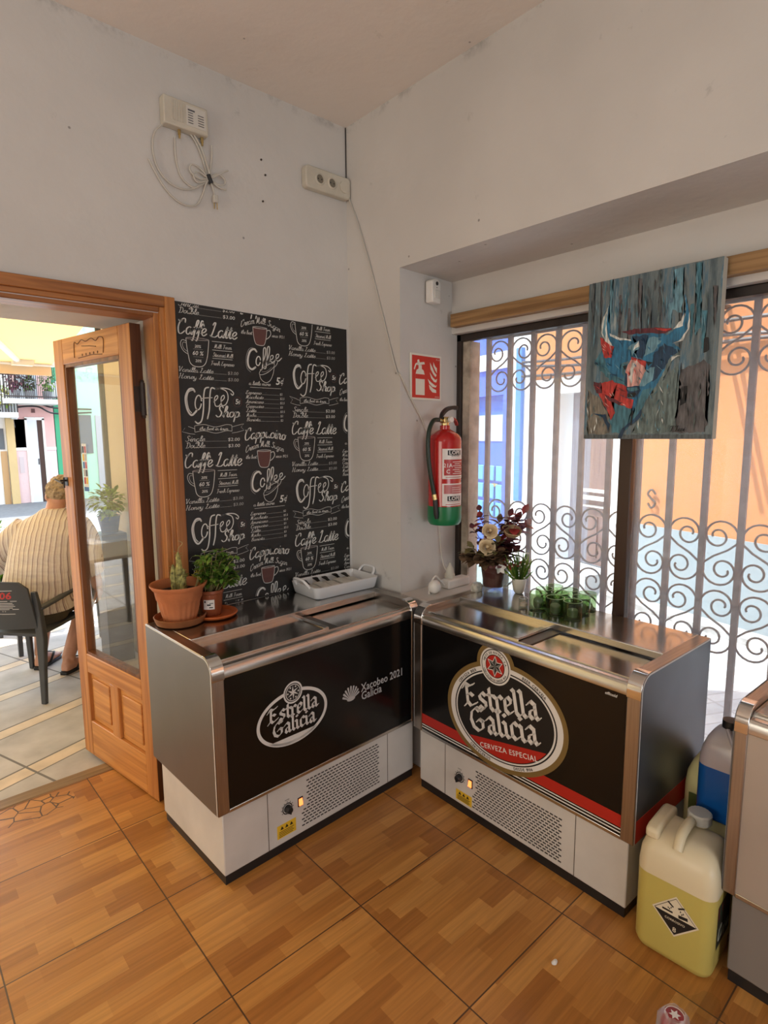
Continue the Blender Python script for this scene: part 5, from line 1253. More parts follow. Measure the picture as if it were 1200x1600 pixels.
c = (1.035, 2.225, CZ)
t = thing('plant_saucer', 'bright orange plastic saucer under the basil pot', 'saucer', c)
mb = MB(); mb.lathe([(0, 0), (.070, 0), (.088, .005), (.094, .013), (.091, .017), (.078, .012), (.072, .006), (0, .005)], 48); mb.build('dish', ORNG, t)
t = thing('potted_plant', 'bushy green basil in a smooth brown pot with a price label', 'potted plant', (c[0]-.012, c[1]+.004, CZ+.0055))
mb = MB(); mb.lathe([(0, 0), (.036, 0), (.040, .006), (.049, .094), (.053, .098), (.053, .110), (.048, .110), (.045, .092), (0, .090)], 40); pot = mb.build('pot', BRPL, t)
mb = MB(); mb.lathe([(0, .094), (.046, .093)], 24); mb.build('soil', SOIL, t)
mb = MB(); aa = math.degrees(math.atan2(-c[1], -c[0]))-12
curved(.034, .074, aa-26, aa+28, .0473, 0, 10, mb); curved(.050, .056, aa-8, aa+10, .0478, 1, 5, mb); curved(.062, .070, aa-22, aa-14, .0478, 1, 5, mb); curved(.040, .044, aa+2, aa+20, .0478, 1, 5, mb); curved(.058, .061, aa+4, aa+22, .0478, 1, 5, mb)
mb.build('price_label', [mat('paper_label', (0.70, 0.66, 0.62), .6), BLKI], pot, smooth=0, weld=False)
mb = MB(); rg = random.Random(9)
for q in range(34):
    a = rg.uniform(0, 6.28); r0 = rg.uniform(0, .03); sp = rg.uniform(.02, .095); zt_ = .13+rg.uniform(0, .145)
    off = Vector((.028, -.012, 0)); p0 = Vector((r0*math.cos(a), r0*math.sin(a), .092)); p1 = Vector((sp*math.cos(a), sp*math.sin(a), zt_))+off
    p1.y = min(p1.y, .082); p0.y = min(p0.y, .08)
    mb.tube([p0, p0.lerp(p1, .5)+Vector((0, 0, .012)), p1], [.0018, .0014, .001], 5, m=0)
    for j in range(17):
        s_ = rg.uniform(.45, 1.0); p = p0.lerp(p1, s_); b = rg.uniform(0, 6.28)
        leafblade(mb, p, (math.cos(b), math.sin(b)*.7-.15, rg.uniform(-.3, .6)), (0, 0, 1), rg.uniform(.020, .036), rg.uniform(.014, .022), rg.choice([1, 1, 1, 2]), .3)
mb.build('foliage', [STEM, LEAF, LEAF2], t, smooth=60)

# white oven dish with wrapped cutlery
th = .0326; u = Vector((math.cos(th), math.sin(th), 0)); vv_ = Vector((-math.sin(th), math.cos(th), 0)); O1 = Vector((.7984, 1.7641, 0))
def on1(a, b, z=CZ): p = O1+u*a+vv_*b; return (p.x, p.y, z)
t = thing('oven_dish', 'white rectangular oven dish with loop handles at the right of the left cooler', 'dish', on1(.864, .408), th+R(-3))
def rrect(hx, hy, r, z, n=5):
    o = []
    for cx, cy, a0 in ((hx-r, hy-r, 0), (-hx+r, hy-r, 90), (-hx+r, -hy+r, 180), (hx-r, -hy+r, 270)):
        for k in range(n+1): a = R(a0+90*k/n); o.append((cx+r*math.cos(a), cy+r*math.sin(a), z))
    return o
DX, DY, DZ_ = .188, .112, .056
mb = MB(); mb.loft([rrect(DX-.016, DY-.016, .022, 0), rrect(DX-.010, DY-.010, .024, .006), rrect(DX, DY, .028, DZ_), rrect(DX-.006, DY-.006, .024, DZ_+.002), rrect(DX-.014, DY-.014, .020, .010)]); mb.build('dish_body', mat('white_ceramic', (0.74, 0.75, 0.76), .18, coat=.4), t, smooth=40)
for s in (-1, 1):
    mb = MB(); mb.tube(catmull([(s*(DX-.004), -.055, DZ_-.006), (s*(DX+.012), -.050, DZ_+.016), (s*(DX+.020), -.030, DZ_+.030), (s*(DX+.020), .030, DZ_+.030), (s*(DX+.012), .050, DZ_+.016), (s*(DX-.004), .055, DZ_-.006)], 6), .0065, 10); mb.build('loop_handle', MATS['white_ceramic'], t)
NAP = mat('paper_napkin', (0.62, 0.61, 0.56), .8, 0, .08, 20, .2, 40)
lab = ('nearest the left handle of the white dish', 'second from the left in the white dish', 'in the middle of the white dish', 'second from the right in the white dish', 'nearest the right handle of the white dish')
FORKM = mat('dark_cutlery', (0.06, 0.055, 0.05), .3, .8)
for i, x in enumerate((-.125, -.070, -.010, .052, .112)):
    p = Vector(on1(.864, .408)); rt = th+R(-3); px = p.x+math.cos(rt)*x; py = p.y+math.sin(rt)*x
    t2 = thing('wrapped_cutlery', 'paper napkin sleeve with dark cutlery '+lab[i], 'cutlery sleeve', (px, py, CZ+.0105), rt+R(rg.uniform(-8, 8)), 'napkin sleeves in the white dish')
    mb = MB(); hx = .026; zz = .020+.004*(i % 2)
    mb.loft([[(-hx, y, 0), (hx, y, 0), (hx*.95, y, zz*k_), (0, y, zz*k_*1.25), (-hx*.95, y, zz*k_)] for y, k_ in ((-.085, .5), (-.03, 1), (.03, 1.2), (.068, 1.0))]); mb.build('napkin', NAP, t2, smooth=30)
    mb = MB(); mb.loft([[(-.010*w_, y, zz*1.0+dz), (.010*w_, y, zz+dz), (.010*w_, y, zz+.004+dz), (-.010*w_, y, zz+.004+dz)] for y, w_, dz in ((.035, .6, .003), (.060, .8, .010), (.078, 1.3, .015), (.092, 1.1, .016))]); mb.build('cutlery_handle', FORKM, t2)

# ------------------------------------------------------------------ things on the window cooler
VC = Vector((2.196, 1.672, CZ))
t = thing('glass_vase', 'square clear glass vase by the window end of the cooler', 'vase', VC, R(-1.5))
CLG = glass('clear_glass', (0.90, 0.94, 0.92), .03); mat('clear_rim', (0.6, 0.62, 0.6), .1)
mb = MB(); a, b = .060, .056
mb.loft([[(-a, -a, 0), (a, -a, 0), (a, a, 0), (-a, a, 0)], [(-a, -a, .122), (a, -a, .122), (a, a, .122), (-a, a, .122)], [(-b, -b, .122), (b, -b, .122), (b, b, .122), (-b, b, .122)], [(-b, -b, .022), (b, -b, .022), (b, b, .022), (-b, b, .022)]]); mb.build('vase_body', CLG, t, smooth=0)
t = thing('flower_arrangement', 'dried flower arrangement with cream roses and dark red leaves in a burgundy pot', 'flower arrangement', (VC.x, VC.y, CZ+.0225), R(-41.8))
# local x = to the right seen from the room, y = away, z up
BURG = mat('burgundy_pot', (0.12, 0.028, 0.026), .4)
mb = MB(); mb.lathe([(0, 0), (.046, 0), (.060, .096), (.067, .100), (.067, .112), (.061, .112), (.056, .088), (0, .086)], 32); mb.build('pot', BURG, t)
CRM = mat('cream_petal', (0.76, 0.62, 0.40), .6, 0, .12, 25); TAN = mat('tan_petal', (0.40, 0.28, 0.15), .7, 0, .2, 25)
DRY = mat('dry_brown_leaf', (0.14, 0.085, 0.045), .75, 0, .4, 25); MARO = mat('maroon_leaf', (0.075, 0.014, 0.018), .6, 0, .4, 25); REDL = mat('red_leaf', (0.26, 0.030, 0.028), .55, 0, .35, 25); OLIVE = mat('olive_leaf', (0.15, 0.13, 0.05), .7, 0, .3, 25)
rg = random.Random(21)
def rose(name, cx, cy, cz, r_, tilt):
    mb = MB(); NP = 24
    for q_ in range(NP):
        s_ = q_/(NP-1); a0 = 2.39996*q_; wd = R(62-14*s_)
        vs = []
        for i in range(7):
            a = a0+(i-3)/3*wd; edge = abs(i-3)/3
            for j in range(6):
                v_ = j/5
                rad = r_*(.03+.40*s_)+r_*v_*(.02+.42*s_**1.3)+r_*.12*s_*max(0, v_-.7)*3
                hgt = r_*(-.5+(1.02-.36*s_)*v_-.12*edge**2*v_-.22*s_*max(0, v_-.72)*2)
                vs.append((rad*math.cos(a), rad*math.sin(a), hgt))
        mb.add(vs, [(i*6+j, i*6+j+1, (i+1)*6+j+1, (i+1)*6+j) for i in range(6) for j in range(5)])
    mb.sphere((0, 0, r_*.10), r_*.20, r_*.20, r_*.34, 10)
    M = Matrix.Translation((cx, cy, cz)) @ Euler(tilt).to_matrix().to_4x4(); mb.v = [tuple(M @ Vector(p)) for p in mb.v]
    return mb.build(name, CRM, t, smooth=60)
rose('cream_rose', -.026, -.035, .272, .041, (R(66), R(-8), 0)); rose('cream_rose', -.040, -.045, .198, .044, (R(72), R(-14), 0))
mb = MB(); M = Matrix.Translation((.078, -.02, .262)) @ Euler((R(28), R(8), 0)).to_matrix().to_4x4()
mb.lathe([(0, -.035), (.016, -.030), (.036, -.004), (.046, .014), (.043, .016), (.030, .002), (.010, -.006), (0, -.006)], 24, flute=lambda an, z: .07*math.sin(an*5)); mb.v = [tuple(M @ Vector(p)) for p in mb.v]; mb.build('tan_seed_cup', TAN, t)
def spray(name, m_, base, tip, nl, L_, W_, spread=.03):
    mb = MB(); p0, p1 = Vector(base), Vector(tip); q = catmull([p0, p0.lerp(p1, .5)+Vector((rg.uniform(-.01, .01), 0, .015)), p1], 6); mb.tube(q, .0016, 5)
    for i in range(int(nl*1.7)):
        p = q[int(len(q)*.35+(len(q)*.65-1)*rg.random())]; a = rg.uniform(0, 6.28)
        leafblade(mb, p, (math.cos(a), math.sin(a)*.6-.2, rg.uniform(-.2, .9)), (0, 0, 1), 1.3*L_*rg.uniform(.7, 1.2), 1.35*W_*rg.uniform(.8, 1.2), None, .3)
    leafblade(mb, p1, p1-p0, (0, 1, 0), L_, W_); mb.build(name, m_, t, smooth=60)
for m_, tip, nl, L_, W_ in ((REDL, (.135, .0, .345), 6, .055, .034), (REDL, (.150, .01, .285), 6, .045, .034), (MARO, (.110, .02, .310), 10, .05, .034), (MARO, (.075, .015, .330), 9, .045, .03), (MARO, (.060, -.03, .215), 12, .05, .032), (MARO, (.085, -.03, .170), 10, .05, .032), (REDL, (.105, -.04, .110), 5, .05, .03),
        (MARO, (-.068, .01, .360), 6, .032, .028), (REDL, (-.062, .02, .325), 6, .036, .03), (MARO, (-.098, .015, .275), 6, .03, .026), (DRY, (-.105, -.02, .140), 12, .05, .04), (DRY, (-.075, -.045, .135), 12, .05, .042), (DRY, (-.125, .01, .125), 8, .045, .034), (DRY, (-.02, -.06, .140), 12, .05, .04), (OLIVE, (-.100, 0, .185), 7, .045, .026), (DRY, (.020, -.05, .165), 10, .05, .036), (OLIVE, (.010, -.04, .215), 7, .045, .026), (DRY, (.03, .03, .30), 9, .045, .03)):
    spray('leaf_spray', m_, (tip[0]*.15, tip[1]*.2, .085), tip, nl, L_, W_)
mb = MB()
for k in range(3): mb.tube(catmull([(.04, -.02, .08), (.07+.01*k, -.03, .06-.005*k), (.10, -.05, .05-.01*k), (.055-.03*k, -.07, .0)], 5), .0009, 4)
mb.tube(catmull([(.0, -.03, .11), (-.06, -.05, .16), (-.16, -.05, .175)], 6), .0012, 4); leafblade(mb, (-.15, -.05, .174), (-1, 0, .1), (0, 0, 1), .03, .010)
mb.build('dry_tendril', OLIVE, t)
mb = MB()
for k in range(5):
    a = R(72*k+20); leafblade(mb, (.020, -.060, .098), (math.cos(a), -.25, math.sin(a)), (0, 1, 0), .030, .020)
mb.build('paper_star', WHITEP, t, smooth=60)
mb = MB(); mb.loft([rrect(.026, .018, .01, 0), rrect(.028, .02, .01, .028), rrect(.018, .012, .006, .040), rrect(.012, .006, .004, .040)]); o = mb.build('tea_bag_packet', mat('crinkled_wrap', (0.60, 0.58, 0.50), .3, .1, .3, 60, .8, 60), loc=(2.125, 1.715, CZ)); tag(o, 'small crumpled clear wrapper beside the glass vase', 'wrapper')

t = thing('potted_plant', 'small white cup pot with grassy leaves and tiny white buds', 'potted plant', (2.240, 1.556, CZ))
mb = MB(); mb.lathe([(0, 0), (.016, 0), (.021, .004), (.030, .030), (.034, .064), (.033, .072), (.030, .072), (.029, .056), (0, .054)], 36); mb.build('pot', mat('white_pot', (0.72, 0.70, 0.62), .3), t)
mb = MB(); mb2 = MB(); rg = random.Random(4)
for q in range(130):
    a = rg.uniform(0, 6.28); sp = rg.uniform(.01, .085); h_ = rg.uniform(.05, .165)*(1-.25*sp/.075); p0 = Vector((.012*math.cos(a), .012*math.sin(a), .05)); p2 = Vector((sp*math.cos(a), min(sp*math.sin(a), .03) if math.cos(a) > 0.3 else sp*math.sin(a), .065+h_)); p2.x = min(p2.x, .028)
    leafblade(mb, p0, p2-p0, (math.sin(a), -math.cos(a), .2), (p2-p0).length, .007, rg.choice([0, 0, 1]), .12)
    if q % 3 == 0: mb2.sphere(p0.lerp(p2, rg.uniform(.45, 1.0))+Vector((-.004, -.004, 0)), .0040, n=8)
mb.build('grass_leaves', [mat('grass_green', (0.070, 0.17, 0.022), .5, 0, .3, 30), mat('grass_lime', (0.22, 0.33, 0.05), .5)], t, smooth=60); mb2.build('white_buds', WHITEP, t)

# green tumblers
GRG = glass('green_glass', (0.72, 0.785, 0.655), 0); GRIM = mat('green_rim_highlight', (0.34, 0.46, 0.28), .08, coat=.6); GBASE = mat('green_glass_base', (0.045, 0.085, 0.030), .1, coat=.5)  # rim faces paler: edge highlight put into the colour
def tumbler_mesh(r_, h_, wall=.0032, base=.006):
    mb = MB(); mb.lathe([(0, 0), (r_*.94, 0), (r_*.97, .003), (r_, h_), (r_-wall*.5, h_+.001), (r_-wall, h_), (r_*.97-wall, base), (0, base)], 36)
    n_ = 36; mb.m = [(1 if i//n_ in (3, 4) else 2 if i//n_ in (0, 1, 6) else 0) for i in range(len(mb.f))]; return mb
gl = [(2.083, 1.186, 'green glass tumbler nearest the sliding lids at the right front of the cluster'), (2.080, 1.264, 'green glass tumbler in the middle of the front row of the cluster'), (2.088, 1.352, 'green glass tumbler at the left front beside the small clear glass'),
      (2.163, 1.194, 'green glass tumbler in the middle row directly behind the right front tumbler'), (2.159, 1.290, 'green glass tumbler at the heart of the cluster'), (2.168, 1.374, 'green glass tumbler at the left of the middle row'),
      (2.237, 1.206, 'green glass tumbler at the back right corner nearest the mullion'), (2.235, 1.288, 'green glass tumbler in the middle of the back row'), (2.240, 1.368, 'green glass tumbler at the back left nearest the white pot')]
src = None
for x, y, lb in gl:
    if src is None:
        mb = tumbler_mesh(.0375, .072); src = mb.build('glass_tumbler', [GRG, GRIM, GBASE], loc=(x, y, CZ)); o = src
    else:
        o = src.copy(); COL.objects.link(o); o.location = (x, y, CZ)
    tag(o, lb, 'glass', 'green tumblers on the window cooler')
mb = tumbler_mesh(.020, .042, .002, .008); o = mb.build('candle_glass', [CLG, MATS['clear_rim'], CLG], loc=(2.062, 1.408, CZ)); tag(o, 'tiny clear candle glass to the left of the green tumblers', 'glass')
mb = MB(); mb.lathe([(0, 0), (.016, 0), (.016, .012), (0, .013)], 20); o = mb.build('tea_light', mat('wax', (0.70, 0.52, 0.42), .5), loc=(2.062, 1.408, CZ+.0085)); tag(o, 'pale wax tea light inside the tiny clear candle glass', 'candle')
FRO = mat('frosted_green', (0.20, 0.30, 0.17), .35, trans=.35)
for i, (gx, gy, tl, lb) in enumerate(((2.083, 1.186, 0, 'upright in the right front tumbler'), (2.080, 1.264, 14, 'slightly tilted in the middle front tumbler'), (2.088, 1.352, 28, 'tipped over in the left front tumbler'), (2.163, 1.194, 5, 'in the tumbler behind the right front one'))):
    mb = MB(); mb.lathe([(0, 0), (.019, 0), (.020, .003), (.021, .028), (.018, .031), (0, .031)], 24); o = mb.build('votive_cup', FRO, loc=(gx, gy, CZ+.0072+.0195*math.sin(R(tl)))); o.rotation_euler = (0, R(-tl), R(40)); tag(o, 'small frosted votive cup '+lb, 'candle cup', 'votive cups in the tumblers')

# ------------------------------------------------------------------ jerrycans
def can_rings(hx, hy, H, r):
    return [rrect(hx-.020, hy-.020, r*.6, 0), rrect(hx-.006, hy-.006, r, .010), rrect(hx, hy, r, .030), rrect(hx, hy, r, H*.52), rrect(hx, hy, r, H-.10), rrect(hx-.004, hy-.004, r, H-.055), rrect(hx-.018, hy-.016, r, H-.020), rrect(hx-.040, hy-.034, r*.7, H-.004), rrect(hx-.070, hy-.060, r*.5, H)]
YP = mat('translucent_can', (0.66, 0.58, 0.40), .35, trans=.0, sub=.35); YL = mat('yellow_liquid', (0.50, 0.42, 0.115), .3, sub=.3); YL2 = mat('pale_yellow_plastic', (0.78, 0.72, 0.36), .35, sub=.3)
JC = Vector((1.775, .598, 0)); JR = R(3)
t = thing('jerrycan', 'large translucent jerrycan of yellow liquid with a corrosive diamond label', 'jerrycan', JC, JR)
hx, hy, H, rr = .100, .112, .385, .036; LV = .262
rs = can_rings(hx, hy, H, rr)
low = [r for r in rs if r[0][2] < LV]+[rrect(hx, hy, rr, LV)]; up_ = [rrect(hx, hy, rr, LV)]+[r for r in rs if r[0][2] > LV]
mb = MB(); mb.loft(low); mb.build('liquid_fill', YL, t, smooth=50)
# upper shell with a recess beside the handle bridge
mb = MB(); mb.loft(up_, cap=False); k = rs[-1]
mb.add(k, [tuple(range(len(k)))]); mb.build('can_shell', YP, t, smooth=50)
mb = MB()
q = [(-.070, .10, H-.012), (-.066, .085, H+.004), (-.066, .05, H+.012), (-.066, .035, H+.012)]
mb.loft([[(x_, y_, z_) for x_, z_ in ((-.085, H-.02), (-.085, H+.012), (-.060, H+.020), (.060, H+.020), (.085, H+.012), (.085, H-.02))] for y_ in (.055, .095)]); mb.build('carry_ridge', YP, t, bevel=.010, seg=3)
mb = MB(); mb.tube(catmull([(-.085, .0, H-.018), (-.06, .0, H+.014), (-.02, .0, H+.022), (.022, .0, H+.020), (.05, .0, H+.004)], 6), .0145, 12); mb.build('handle', YP, t)
mb = MB(); mb.tube([(.070, -.012, H-.008), (.070, -.012, H+.016)], .026, 20); mb.build('neck', YP, t)
mb = MB(); mb.lathe([(0, 0), (.034, 0), (.034, .026), (.030, .030), (0, .030)], 40, (.070, -.012, H+.006), flute=lambda an, z: .03*(1 if math.sin(an*20) > 0 else 0)); mb.build('screw_cap', mat('grey_cap', (0.48, 0.48, 0.45), .35), t)
mb = MB(); lx = -hx-.0008   # label on the face towards the room (local -x)
DC = (.010, .165); dd = .066
def onf(h): return lambda u, v: (lx-h, -u, v)
mb.flat(*poly2d([(DC[0]-dd, DC[1]), (DC[0], DC[1]-dd), (DC[0]+dd, DC[1]), (DC[0], DC[1]+dd)]), onf(0), 0)
d2 = dd-.006; d3 = dd-.008
mb.flat(*poly2d([(DC[0]-d2, DC[1]), (DC[0], DC[1]-d2), (DC[0]+d2, DC[1]), (DC[0], DC[1]+d2)]), onf(.0003), 1)
mb.flat(*poly2d([(DC[0]-d3, DC[1]), (DC[0]+d3, DC[1]), (DC[0], DC[1]+d3)]), onf(.0006), 0)
for (x_, y_, w_, h_, an) in ((-.014, .034, .020, .005, -35), (.016, .036, .020, .005, 30), (-.022, .010, .030, .006, 0), (.022, .009, .026, .010, 8)):
    c_, s_ = math.cos(R(an)), math.sin(R(an)); mb.flat(*poly2d([(DC[0]+x_+c_*a-s_*b, DC[1]+y_+s_*a+c_*b) for a, b in ((-w_/2, -h_/2), (w_/2, -h_/2), (w_/2, h_/2), (-w_/2, h_/2))]), onf(.0009), 1)
for x_, y_ in ((-.012, .024), (-.020, .020), (.014, .025), (.022, .022), (-.016, .018), (.018, .018)): mb.flat(*poly2d(ellipse(DC[0]+x_, DC[1]+y_, .0018, .003, 8)), onf(.0009), 1)
vv, ff, w_ = text2d('8', .022, 'CENTER', 0, .01); mb.flat([(DC[0]+a, DC[1]-.050+b) for a, b in vv], ff, onf(.0009), 0)
vv, ff, w_ = text2d('CORROSIVO', .010, 'CENTER', 0, .01); mb.flat([(DC[0]+a, DC[1]-.018+b) for a, b in vv], ff, onf(.0009), 0)
mb.build('hazard_label', [mat('label_paper', (0.66, 0.60, 0.46), .5), BLKI], t, smooth=0, weld=False)
mb = MB(); ly = -hy-.0008
def ong(h): return lambda u, v: (u, ly-h, v)
mb.flat(*poly2d([(-.062, .095), (.064, .095), (.064, .232), (-.062, .232)]), ong(0), 0)
for q in range(8):
    mb.flat(*poly2d([(-.060+.015*q, .19+.01*(q % 3)), (-.046+.015*q, .19), (-.046+.015*q, .228), (-.060+.015*q, .230)]), ong(.0003), 2 if q % 2 else 3)
it, w_ = script2d('Caja', .020, wt=.22)
add_print(mb, shift([([(a*.105/w_, b) for a, b in v], f) for v, f in it], -.055, .118), ong(.0006), 1)
mb.build('product_label', [mat('dark_label', (0.020, 0.024, 0.018), .4), mat('label_print', (0.36, 0.38, 0.30), .5), mat('label_green', (0.020, 0.06, 0.035), .4), mat('label_maroon', (0.10, 0.02, 0.02), .4)], t, smooth=0, weld=False)

t = thing('jerrycan', 'pale yellow jerrycan behind the front one, against the red striped cooler end', 'jerrycan', (2.128, .612, 0), R(2))
hx, hy, H = .095, .105, .475
mb = MB(); mb.loft(can_rings(hx, hy, H, .045)); mb.build('can_shell', YL2, t, smooth=50)
mb = MB(); mb.tube(catmull([(-.07, .02, H-.02), (-.05, .02, H+.016), (.03, .02, H+.02), (.06, .02, H-.01)], 6), .013, 10); mb.build('handle', YL2, t)
mb = MB(); mb.lathe([(0, 0), (.03, 0), (.03, .028), (0, .03)], 24, (.04, -.05, H-.006)); mb.build('screw_cap', MATS['grey_cap'], t)
mb = MB(); mb.flat(*poly2d([(-hx-.001, .04), (-hx-.001, .02), (-hx-.001, .0)]) if False else ([(-.04, .29), (.10, .29), (.10, .36), (-.04, .36)], [(0, 1, 2, 3)]), lambda u, v: (-hx-.0008, u*.8, v)); mb.build('product_label', mat('green_label', (0.10, 0.13, 0.03), .5), t, smooth=0)

t = thing('jerrycan', 'small pale yellow jerrycan standing under the blue one', 'jerrycan', (1.972, .562, 0), R(2))
mb = MB(); mb.loft(can_rings(.076, .076, .368, .034)); mb.build('can_shell', YL2, t, smooth=50)
mb = MB(); mb.box(-.0770, -.0764, -.03, .03, .12, .24); mb.build('product_label', MATS['green_label'], t, smooth=0)
BLU = mat('blue_liquid', (0.006, 0.085, 0.33), .25, sub=.1); CLP = mat('clear_plastic', (0.78, 0.74, 0.80), .25, trans=.55)
t = thing('cleaner_bottle', 'clear bottle half full of bright blue liquid on top of the yellow can', 'bottle', (1.975, .560, .369), R(2))
hx = .072
def bl(z, k): return rrect(hx*k, hx*k, .034*k, z)
mb = MB(); mb.loft([bl(0, .86), bl(.008, .97), bl(.02, 1), bl(.178, 1)]); mb.build('liquid_fill', BLU, t, smooth=50)
mb = MB(); mb.loft([bl(.178, 1), bl(.20, .985), bl(.23, .92), bl(.262, .76), bl(.285, .54), bl(.297, .36)]); mb.build('bottle_shoulder', CLP, t, smooth=50)
mb = MB(); mb.lathe([(0, 0), (.024, 0), (.024, .026), (0, .028)], 24, (0, 0, .296)); mb.build('screw_cap', BLACKP, t)
mb = MB(); mb.tube(catmull([(-.045, -.035, .24), (-.055, -.02, .275), (-.03, 0, .30)], 6), .007, 8); mb.build('handle', CLP, t)

# ------------------------------------------------------------------ small things on the floor
mb = MB(); rg = random.Random(2); mb.sphere((0, 0, .006), .012, .008, .006, 10)
mb.v = [(x*rg.uniform(.7, 1.2), y*rg.uniform(.7, 1.2), z) for x, y, z in mb.v]; o = mb.build('paper_crumb', WHITEP, loc=(1.419, .825, 0)); tag(o, 'tiny white scrap lying alone on the wooden floor tiles', 'litter')
mb = MB(); n = 7
vs = [((i-3)*.022+rg.uniform(-.006, .006), (j-2)*.022+rg.uniform(-.006, .006), .003+rg.uniform(0, .016)) for i in range(n) for j in range(5)]
mb.add(vs, [(i*5+j, i*5+j+1, (i+1)*5+j+1, (i+1)*5+j) for i in range(n-1) for j in range(4)]); o = mb.build('plastic_film', glass('thin_film', (0.93, 0.92, 0.90), .12, rough=.08), loc=(1.585, .475, 0)); o.rotation_euler = (0, 0, R(-40)); tag(o, 'scrap of clear plastic film on the floor in front of the yellow jerrycan', 'litter')

# wrapped tap badge on a counter at the bottom edge of the view
# wrapped bottle on a little round table at the bottom edge of the view
bx, by = .806, .272
t = thing('side_table', 'small round table under the wrapped bottle at the bottom edge', 'table', (bx, by, 0))
mb = MB(); mb.lathe([(0, .44), (.12, .44), (.125, .45), (.125, .462), (0, .464)], 32); mb.build('table_top', MATS['door_frame_wood'], t)
mb = MB(); mb.tube([(0, 0, .44), (0, 0, .02)], .018, 12); mb.build('pedestal', IRON, t)
mb = MB(); mb.lathe([(0, 0), (.11, 0), (.11, .012), (.02, .024), (0, .024)], 32); mb.build('base', IRON, t)
t = thing('wrapped_bottle', 'bottle in clear wrap with red star cap at the bottom edge', 'bottle', (bx, by, .464))
mb = MB(); mb.lathe([(0, 0), (.036, 0), (.038, .01), (.038, .17), (.030, .205), (.017, .235), (.0145, .275), (.0145, .282), (0, .282)], 32); mb.build('bottle_body', mat('dark_bottle', (0.05, 0.045, 0.045), .15), t)
mb = MB(); mb.lathe([(.0155, .272), (.0175, .274), (.0165, .288), (.012, .291), (0, .2915)], 42, flute=lambda an, z: .04*math.cos(an*21) if z < .28 else 0); cap = mb.build('bottle_cap', mat('cap_red', (0.28, 0.035, 0.04), .3), t)
mb = MB(); ang = math.atan2(by, bx)
mb.flat(*poly2d(star6(0, 0, .0085, .0042, 0)), lambda u, v: (u, v, .2922)); v, f = ring2d(0, 0, .0135, .0135, .0012, 40); mb.flat(v, f, lambda u, v: (u, v, .2918)); mb.build('cap_star', CREAMI, cap, smooth=0)
mb = MB(); rg = random.Random(8); rings = []
for z, r_ in ((.10, .047), (.16, .046), (.20, .040), (.235, .030), (.262, .024), (.285, .021), (.297, .013)):
    rings.append([(r_*(1+.10*math.sin(7*k_*2*PI/40+z*40)+rg.uniform(-.05, .05))*math.cos(2*PI*k_/40), r_*(1+.10*math.sin(5*k_*2*PI/40+z*60)+rg.uniform(-.05, .05))*math.sin(2*PI*k_/40), z) for k_ in range(40)])
mb.loft(rings, cap=False); mb.build('clear_wrap', glass('wrap_film', (0.90, 0.90, 0.90), .38, (.8, .8, .8), .06), t, smooth=50)

# ------------------------------------------------------------------ terrace: awning
AWN = fabric_translucent('awning_cloth', (0.60, 0.41, 0.17), .40); AWM = mat('awning_white_metal', (0.74, 0.70, 0.62), .4)
t = thing('awning', 'yellow fabric awning with white folding arm over the terrace outside the door', 'awning', (-1.4, 2.85, 2.92))
ax0, ax1 = -2.6, 2.76
fz = lambda y: -.03-.20*y
mb = MB(); n = 10
vs = [(x, .02+3.2*j/n, fz(.02+3.2*j/n)-.03*math.sin(PI*j/n)) for x in (ax0, ax1) for j in range(n+1)]
mb.add(vs, [(j, j+1, n+2+j, n+1+j) for j in range(n)]); mb.build('fabric', AWN, t, smooth=60)
mb = MB(); mb.box(ax0-.03, ax1+.03, 3.20, 3.26, fz(3.2)-.02, fz(3.2)+.07); mb.build('front_bar', AWM, t, bevel=.01)
mb = MB(); mb.box(ax0, ax1, 3.235, 3.245, fz(3.2)-.10, fz(3.2)-.02); mb.build('valance', mat('valance_cloth', (0.76, 0.56, 0.34), .8), t, smooth=0)
mb = MB(); mb.box(ax0-.03, ax1+.03, 0, .12, -.06, .10); mb.build('cassette', AWM, t, bevel=.01)
for x1_, x2_ in ((2.50, 1.85), (-2.3, -1.6)):
    mb = MB(); mb.box(-.025, .025, 0, 1.9, -.02, .02)
    a, b = Vector((x1_, 3.18, fz(3.18)+.0)), Vector((x2_, 1.6, fz(1.6)-.10)); c_ = Vector((x1_, .06, -.10))
    mb = MB(); mb.tube([a, b], .026, 8); mb.sphere(b, .04, n=10); mb.tube([b, c_], .032, 8); mb.box(a.x-.06, a.x+.10, 3.10, 3.20, fz(3.2)-.03, fz(3.2)+.05); mb.build('folding_arm', AWM, t)

m = MB(); m.box(1.40, 1.70, 2.84, 4.70, -.02, 3.6); m.build('wall_outside', STONE, kind='structure', smooth=0)
mb = MB(); mb.tube([(1.42, 4.76, -.02), (1.42, 4.76, 3.5)], .045, 12); o = mb.build('downpipe', mat('dark_pipe', (0.03, 0.03, 0.032), .5)); tag(o, 'dark downpipe at the end of the tan outer wall beyond the door', 'pipe')

# unseen upper storey, added as a block to keep sun off the lane
m = MB(); m.box(-3.4, 2.42, -3.4, 2.83, ZC+.21, 5.6); m.build('upper_sun_block', STONE, kind='structure', smooth=0)

